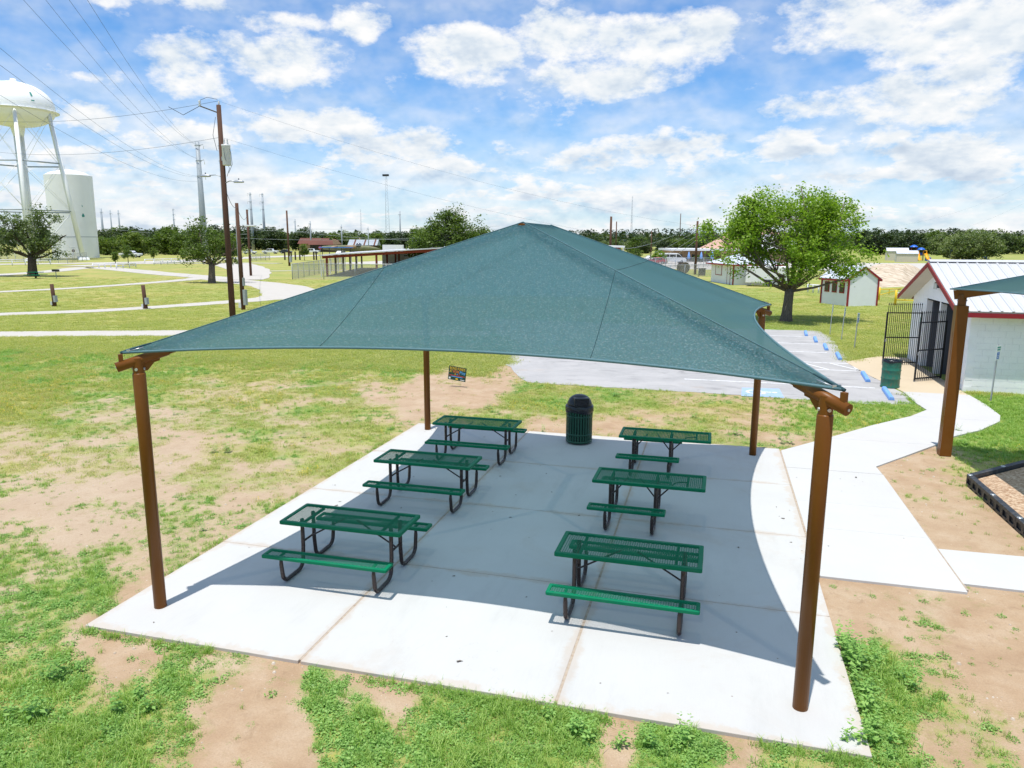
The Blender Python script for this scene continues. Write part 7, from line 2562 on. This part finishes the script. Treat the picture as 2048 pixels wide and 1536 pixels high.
def blades(rg, n, h, spread, w_, droop=0.5):
    Q = []
    for _ in range(n):
        a = rg.uniform(0, 6.28)
        b0 = np.array([rg.normal() * spread, rg.normal() * spread, 0.0])
        d = np.array([math.cos(a), math.sin(a), 0])
        s = np.array([-math.sin(a), math.cos(a), 0]) * w_
        hh = h * rg.uniform(0.5, 1.2)
        le = rg.uniform(0.15, droop)
        m1 = b0 + d * hh * le * 0.45 + np.array([0, 0, hh * 0.62])
        m2 = b0 + d * hh * le * 1.25 + np.array([0, 0, hh * rg.uniform(0.75, 1.0)])
        Q.append([b0 - s, b0 + s, m1 + s * 0.8, m1 - s * 0.8])
        Q.append([m1 - s * 0.8, m1 + s * 0.8, m2 + s * 0.12, m2 - s * 0.12])
    return Q


def leaves(rg, n, rad_, h, L, flat=0.7):
    Q = []
    for _ in range(n):
        a = rg.uniform(0, 6.28)
        r_ = rad_ * math.sqrt(rg.uniform(0.02, 1))
        c = np.array([r_ * math.cos(a), r_ * math.sin(a), h * rg.uniform(0.15, 1.0) * (1.05 - 0.6 * r_ / rad_)])
        b = a + rg.normal() * 0.8
        d = np.array([math.cos(b), math.sin(b), rg.uniform(-0.45, 0.35)])
        d /= np.linalg.norm(d)
        nn = np.array([rg.normal() * (1 - flat), rg.normal() * (1 - flat), 1.0])
        s = np.cross(nn, d)
        s /= np.linalg.norm(s)
        l = L * rg.uniform(0.6, 1.3)
        Q.append([c - d * l * 0.5, c + s * l * 0.30, c + d * l * 0.5, c - s * l * 0.30])
    return Q


rg = np.random.default_rng(5)
kinds_src = []
for k in range(3):   # 0-2 low creeping weed mats
    Q = leaves(rg, 52, 0.105, 0.030, 0.022, 0.80)
    src('c%02d_mat' % k, Q, rg.uniform(0.1, 1, len(Q)), 'weed')
for k in range(3):   # 3-5 broad-leaved weeds
    Q = leaves(rg, 50, 0.11, 0.060, 0.036, 0.72)
    Q += blades(rg, 4, 0.13, 0.02, 0.004, 0.4)
    src('c%02d_weed' % (3 + k), Q, rg.uniform(0.1, 1, len(Q)), 'weed')
for k in range(3):   # 6-8 grass tufts
    Q = blades(rg, 26, 0.10, 0.045, 0.0030, 0.9)
    src('c%02d_tuft' % (6 + k), Q, rg.uniform(0.0, 1, len(Q)), 'blade_green')
for k in range(2):   # 9-10 dry short grass
    Q = blades(rg, 18, 0.06, 0.06, 0.0028, 1.1)
    src('c%02d_dry' % (9 + k), Q, rg.uniform(0.0, 1, len(Q)), 'blade_dry')
for k in range(2):   # 11-12 yellow flowers
    Q = blades(rg, 14, 0.12, 0.05, 0.003, 0.6)
    n0 = len(Q)
    F_ = leaves(rg, 16, 0.10, 0.16, 0.024, 0.8)
    src('c%02d_flower' % (11 + k), Q + F_, rg.uniform(0.1, 1, len(Q) + 16), 'blade', ('petal', np.arange(n0, n0 + 16)))
for k in range(2):   # 13-14 wide turf patches for the middle distance
    Q = blades(rg, 60, 0.085, 0.20, 0.006, 1.2)
    src('c%02d_turf' % (13 + k), Q, rg.uniform(0.0, 1, len(Q)), 'blade')
for k in range(2):   # 15-16 tall leafy weed
    Q = []
    for st in range(3):
        a = rg.uniform(0, 6.28)
        base = np.array([rg.normal() * 0.03, rg.normal() * 0.03, 0])
        for j in range(13):
            z = 0.04 + 0.30 * j / 13
            b = a + 2.4 * j
            L = 0.085 * (1.15 - j / 16)
            d = np.array([math.cos(b), math.sin(b), 0.25 - 0.5 * rg.uniform()])
            d /= np.linalg.norm(d)
            s = np.cross([0, 0, 1], d)
            s = s / np.linalg.norm(s) * L * 0.24
            c = base + np.array([0, 0, z]) + np.array([math.cos(a), math.sin(a), 0]) * z * 0.25
            Q.append([c, c + d * L * 0.5 + s, c + d * L, c + d * L * 0.5 - s])
    src('c%02d_tall' % (15 + k), Q, rg.uniform(0.1, 1, len(Q)), 'weed')
for k in range(3):   # 19-21 short sun-bleached tufts
    Q = blades(rg, 30, 0.060, 0.075, 0.0032, 1.3)
    src('c%02d_bleached' % (19 + k), Q, rg.uniform(0.0, 1, len(Q)), 'blade')
for k in range(2):   # 17-18 pale stones
    ico = []
    for a in range(6):
        a0, a1 = a * math.pi / 3, (a + 1) * math.pi / 3
        r0, r1 = 0.018 * rg.uniform(0.7, 1.2), 0.018
        ico.append([(r1 * math.cos(a0), r1 * math.sin(a0), 0), (r1 * math.cos(a1), r1 * math.sin(a1), 0), (r1 * 0.55 * math.cos(a1), r1 * 0.55 * math.sin(a1), 0.013), (r1 * 0.55 * math.cos(a0), r1 * 0.55 * math.sin(a0), 0.013)])
    for a in (0, 2, 4):
        a0, a1, a2 = [(a + q) * math.pi / 3 for q in range(3)]
        ico.append([(0.01 * math.cos(a0), 0.01 * math.sin(a0), 0.013), (0.01 * math.cos(a1), 0.01 * math.sin(a1), 0.013), (0.01 * math.cos(a2), 0.01 * math.sin(a2), 0.013), (0, 0, 0.0145)])
    src('c%02d_stone' % (17 + k), ico, np.full(len(ico), 0.5), 'blade_dry')
Q = [[(-0.022, 0, 0.001), (0, 0.009, 0.006), (0.024, 0, 0.002), (0, -0.009, 0.004)], [(0.0, 0.006, 0.002), (0.012, 0.018, 0.007), (0.02, 0.008, 0.003), (0.008, 0.0, 0.002)]]
src('c22_dead_leaf', Q, [0.1, 0.6], 'bark')
mst, t = newmat('pale_stone')
P_ = t.n('ShaderNodeObjectInfo').outputs['Random']
finish(t, principled(t, t.ramp(P_, [(0.0, (0.33, 0.23, 0.15)), (0.6, (0.46, 0.37, 0.28)), (1.0, (0.56, 0.50, 0.42))]), 0.9))
for nm in ('c17_stone', 'c18_stone'):
    bpy.data.objects[nm].data.materials[0] = mst

PAVED = [
    [(-0.02, -0.02), (8.9, -0.02), (8.9, 10.8), (-0.02, 10.8)], [(8.85, 3.9), (10.78, 3.9), (10.78, 9.85), (12.44, 12.05), (13.1, 13.1), (13.95, 13.95), (14.8, 15.2), (15.05, 16.0), (15.15, 19.0), (15.15, 27), (14.1, 27.1), (12.45, 25.1), (12.7, 22), (13.15, 19.6), (13.2, 17.1), (13.2, 16.25), (12.58, 15.25), (11.36, 13.85), (8.85, 10.65)],
    [(10.75, 4.15), (15.5, 4.05), (15.5, 5.6), (10.75, 5.45)],
    [(1.3, 17.3), (11.3, 16.85), (13.1, 17.2), (13.15, 20.2), (12.75, 22.5), (12.5, 25.1), (12.85, 30), (12.9, 36.1), (-6.3, 37.3), (-5.3, 33.5), (-1.4, 26), (-0.2, 20.5)],
    [(12.2, 9.1), (12.4, 2.0), (22, 2.0), (22, 14), (16.5, 13.2)], [(15.0, 19.6), (25, 19.6), (25, 27.2), (15.0, 27.2)]]


def inside(X, Y, poly):
    r = np.zeros(len(X), bool)
    n = len(poly)
    for i in range(n):
        x0, y0 = poly[i]
        x1, y1 = poly[(i + 1) % n]
        c = ((y0 > Y) != (y1 > Y)) & (X < (x1 - x0) * (Y - y0) / (y1 - y0 + 1e-12) + x0)
        r ^= c
    return r


def sample_px(n, ylo, yhi, rg):
    """points of the lawn in front of us, evenly spread over what is seen of it"""
    u = rg.uniform(-60, 2110, n)
    v = ylo + (yhi - ylo) * rg.uniform(0, 1, n)
    d = FW[None] + RT[None] * ((u - 1024) / FPX)[:, None] - UP[None] * ((v - 768) / FPX)[:, None]
    t_ = (GZ - CP[2]) / d[:, 2]
    P = CP[None] + d * t_[:, None]
    return P[:, 0], P[:, 1], u, v


rg = np.random.default_rng(17)
PX, PY, SC, RZ_, IX = [], [], [], [], []


def emit(X, Y, s, idx):
    PX.append(X)
    PY.append(Y)
    SC.append(s)
    IX.append(idx)


def choose(n, table):
    k = np.array([a for a, _ in table])
    p = np.array([b for _, b in table], float)
    return rg.choice(k, n, p=p / p.sum())


# near: per square metre, over the area the lens can see up to about 20 m
def grid_pts(n, x0, x1, y0, y1):
    X, Y = rg.uniform(x0, x1, n), rg.uniform(y0, y1, n)
    u, v = to_px(X, Y, np.full(n, GZ))
    k = (u > -90) & (u < 2140) & (v < 1640) & (Y > -5.5)
    for pl_ in PAVED:
        k &= ~inside(X, Y, pl_)
    return X[k], Y[k]


X, Y = grid_pts(110000, -13, 16.5, -4.5, 4.5)
c = cover_at(X, Y)
lu = np.clip(field(X, Y, LUSH, .4), 0, 1)
k = rg.uniform(0, 1, len(X)) < np.clip((c - 0.34) * 1.8, 0.022, 1.0)
X, Y, c = X[k], Y[k], c[k]
wet = fbm(X * 0.8, Y * 0.8, 51, 3)
idx = np.where(wet > 0.52, choose(len(X), [(0, 3), (1, 3), (2, 3), (3, 2), (4, 2), (5, 2), (6, 2), (7, 2), (15, .04), (16, .04)]), choose(len(X), [(0, 3), (1, 3), (2, 3), (6, 3), (7, 3), (8, 3), (9, .4), (3, .8), (4, .8)]))
emit(X, Y, rg.uniform(0.4, 1.1, len(X)) * (0.45 + 0.7 * c), idx)

X, Y = grid_pts(120000, -22, 17.5, 4.5, 19.0)
c = cover_at(X, Y)
k = rg.uniform(0, 1, len(X)) < np.clip((c - 0.32) * 1.25, 0.022, 0.8)
X, Y, c = X[k], Y[k], c[k]
wet = fbm(X * 0.7, Y * 0.7, 53, 3)
idx = np.where(wet > 0.60, choose(len(X), [(0, 3), (1, 3), (2, 3), (3, .7), (4, .7), (5, .7), (6, 2), (19, 2), (15, .05)]), choose(len(X), [(0, .5), (1, .5), (6, 1), (7, 1), (19, 5), (20, 5), (21, 5), (9, 2.5), (10, 2.5), (11, .25), (12, .25)]))
right_ = X > 9.0
idx = np.where(right_, choose(len(X), [(0, 2), (1, 2), (3, 1), (6, 4), (7, 4), (8, 4), (19, 1)]), idx)
emit(X, Y, rg.uniform(0.5, 1.2, len(X)) * (0.5 + 0.6 * c), idx)
# flowers in drifts
X, Y = grid_pts(16000, -22, 15, 6, 19)
fl = fbm(X * 0.35, Y * 0.35, 77, 3)
k = (fl > 0.60) & (cover_at(X, Y) > 0.45) & (rg.uniform(0, 1, len(X)) < 0.35)
emit(X[k], Y[k], rg.uniform(0.6, 1.2, k.sum()), choose(k.sum(), [(11, 1), (12, 1)]))
# middle distance turf
X, Y, u, v = sample_px(75000, 556, 790, rg)
kk = (Y > 18) & (Y < 75)
for pl_ in PAVED:
    kk &= ~inside(X, Y, pl_)
kk &= cover_at(X, Y) > 0.5
# keep the gravel clear
RD = []
for o in COL.objects:
    if o.name.split('.')[0] in ('path', 'road'):
        n = len(o.data.vertices)
        co = np.zeros(n * 3)
        o.data.vertices.foreach_get('co', co)
        co = co.reshape(-1, 4, 3)
        RD.append(((co[:, 1, :2] + co[:, 2, :2]) / 2, np.linalg.norm(co[:, 1, :2] - co[:, 2, :2], axis=1) / 2))
X, Y, v = X[kk], Y[kk], v[kk]
clear = np.ones(len(X), bool)
for cen, hw in RD:
    step = max(1, len(cen) // 60)
    for i in range(len(cen) - 1):
        a, b = cen[i], cen[i + 1]
        ab = b - a
        L2 = ab @ ab + 1e-9
        t_ = np.clip(((X - a[0]) * ab[0] + (Y - a[1]) * ab[1]) / L2, 0, 1)
        d2 = (X - a[0] - ab[0] * t_) ** 2 + (Y - a[1] - ab[1] * t_) ** 2
        clear &= d2 > (hw[i] * 0.98) ** 2
X, Y = X[clear], Y[clear]
emit(X, Y, rg.uniform(0.55, 1.15, len(X)), choose(len(X), [(13, 3), (14, 3), (11, .4), (9, 1.6), (10, 1.6)]))
# tall weeds at spots the photo shows, and edge growth along the slab
spots_w = [(1060, 1425), (1150, 1445), (1290, 1470), (1310, 1500), (1240, 1500), (1350, 1480), (250, 1420), (270, 1445), (230, 1460), (300, 1400), (140, 1340), (110, 1360), (1740, 1340), (1760, 1350), (1720, 1330), (1790, 1360), (1770, 1480), (1800, 1500), (1740, 1490),
           (1000, 830), (1010, 842), (985, 825), (1030, 860), (975, 818), (1095, 868), (1555, 880), (1570, 885), (1580, 870), (1455, 868), (1480, 870), (1390, 835), (1400, 842), (1990, 890), (2010, 900), (1930, 890), (1960, 905), (2040, 905), (1920, 862), (630, 875), (370, 1075), (530, 880), (440, 905)]
for (a, b) in spots_w:
    q = at(a, b)
    m_ = 3
    emit(q[0] + rg.normal(size=m_) * 0.12, q[1] + rg.normal(size=m_) * 0.12, rg.uniform(0.45, 0.95, m_), choose(m_, [(15, 2), (16, 2), (3, 2), (4, 2)]))
m_ = 420
t_ = rg.uniform(0, 1, m_)
ex = t_ * 8.8
kx = fbm(ex * 1.3, ex * 0 + 3.3, 91, 3) > 0.47
emit(ex[kx], -0.05 - np.abs(rg.normal(size=kx.sum())) * 0.05, rg.uniform(0.5, 1.1, kx.sum()), choose(kx.sum(), [(6, 3), (7, 3), (0, 2), (1, 2), (3, 1)]))
ey = rg.uniform(0, 10.7, 300)
ky = fbm(ey * 1.1, ey * 0 + 8.3, 92, 3) > 0.52
emit(-0.05 - np.abs(rg.normal(size=ky.sum())) * 0.06, ey[ky], rg.uniform(0.4, 0.9, ky.sum()), choose(ky.sum(), [(6, 3), (7, 3), (0, 2), (9, 2)]))
ey = rg.uniform(-0.2, 3.8, 160)
ky = (fbm(ey * 1.4, ey * 0 + 5.3, 93, 3) > 0.42) & (ey < 2.2)
emit(8.92 + np.abs(rg.normal(size=ky.sum())) * 0.10, ey[ky], rg.uniform(0.6, 1.3, ky.sum()), choose(ky.sum(), [(3, 3), (4, 3), (0, 2), (15, 1), (7, 1)]))
# stones
X, Y = grid_pts(9000, -13, 16.5, -4.5, 12)
k = (cover_at(X, Y) < 0.45) & (fbm(X, Y, 61, 3) > 0.47)
emit(X[k], Y[k], rg.lognormal(-0.5, 0.45, k.sum()), choose(k.sum(), [(17, 1), (18, 1)]))

X, Y = rg.uniform(0.1, 10.6, 150), rg.uniform(0.1, 10.6, 150)
k = (X < 8.8) | ((Y > 4.2) & (Y < 9.0))
k &= fbm(X * 0.6, Y * 0.6, 88, 2) > 0.46
emit(X[k], Y[k], rg.lognormal(-0.25, 0.4, k.sum()), np.full(k.sum(), 22))
X, Y, S_, I_ = map(np.concatenate, (PX, PY, SC, IX))
n = len(X)
Z = GZ + (fbm(X * 0.9, Y * 0.9, 21, 4) - 0.5) * 0.022 - 0.004
Z = np.where(I_ == 22, 0.001, Z)
me = bpy.data.meshes.new('ground_cover')
me.vertices.add(n)
me.vertices.foreach_set('co', np.stack([X, Y, Z], -1).astype(np.float32).ravel())
for nm, ty, arr in (('idx', 'INT', I_.astype(np.int32)), ('scl', 'FLOAT', S_.astype(np.float32)), ('rotz', 'FLOAT', rg.uniform(0, 6.28, n).astype(np.float32))):
    at_ = me.attributes.new(nm, ty, 'POINT')
    at_.data.foreach_set('value', arr)
me.update()
gc = bpy.data.objects.new('ground_cover', me)
COL.objects.link(gc)
gc['kind'] = 'stuff'
gc['label'] = 'green weeds, grass tufts, yellow flowers and pebbles on the sandy earth'
ng = bpy.data.node_groups.new('cover_scatter', 'GeometryNodeTree')
ng.interface.new_socket('Geometry', in_out='INPUT', socket_type='NodeSocketGeometry')
ng.interface.new_socket('Geometry', in_out='OUTPUT', socket_type='NodeSocketGeometry')
gi, go = ng.nodes.new('NodeGroupInput'), ng.nodes.new('NodeGroupOutput')
ci = ng.nodes.new('GeometryNodeCollectionInfo')
ci.inputs['Collection'].default_value = SRC
ci.inputs['Separate Children'].default_value = True
ci.inputs['Reset Children'].default_value = True
ip = ng.nodes.new('GeometryNodeInstanceOnPoints')
ip.inputs['Pick Instance'].default_value = True
def named(nm, ty):
    nd = ng.nodes.new('GeometryNodeInputNamedAttribute')
    nd.data_type = ty
    nd.inputs['Name'].default_value = nm
    return nd.outputs['Attribute']
cr = ng.nodes.new('ShaderNodeCombineXYZ')
ng.links.new(named('rotz', 'FLOAT'), cr.inputs['Z'])
ng.links.new(gi.outputs[0], ip.inputs['Points'])
ng.links.new(ci.outputs[0], ip.inputs['Instance'])
ng.links.new(named('idx', 'INT'), ip.inputs['Instance Index'])
ng.links.new(cr.outputs[0], ip.inputs['Rotation'])
ng.links.new(named('scl', 'FLOAT'), ip.inputs['Scale'])
ng.links.new(ip.outputs[0], go.inputs[0])
md = gc.modifiers.new('scatter', 'NODES')
md.node_group = ng
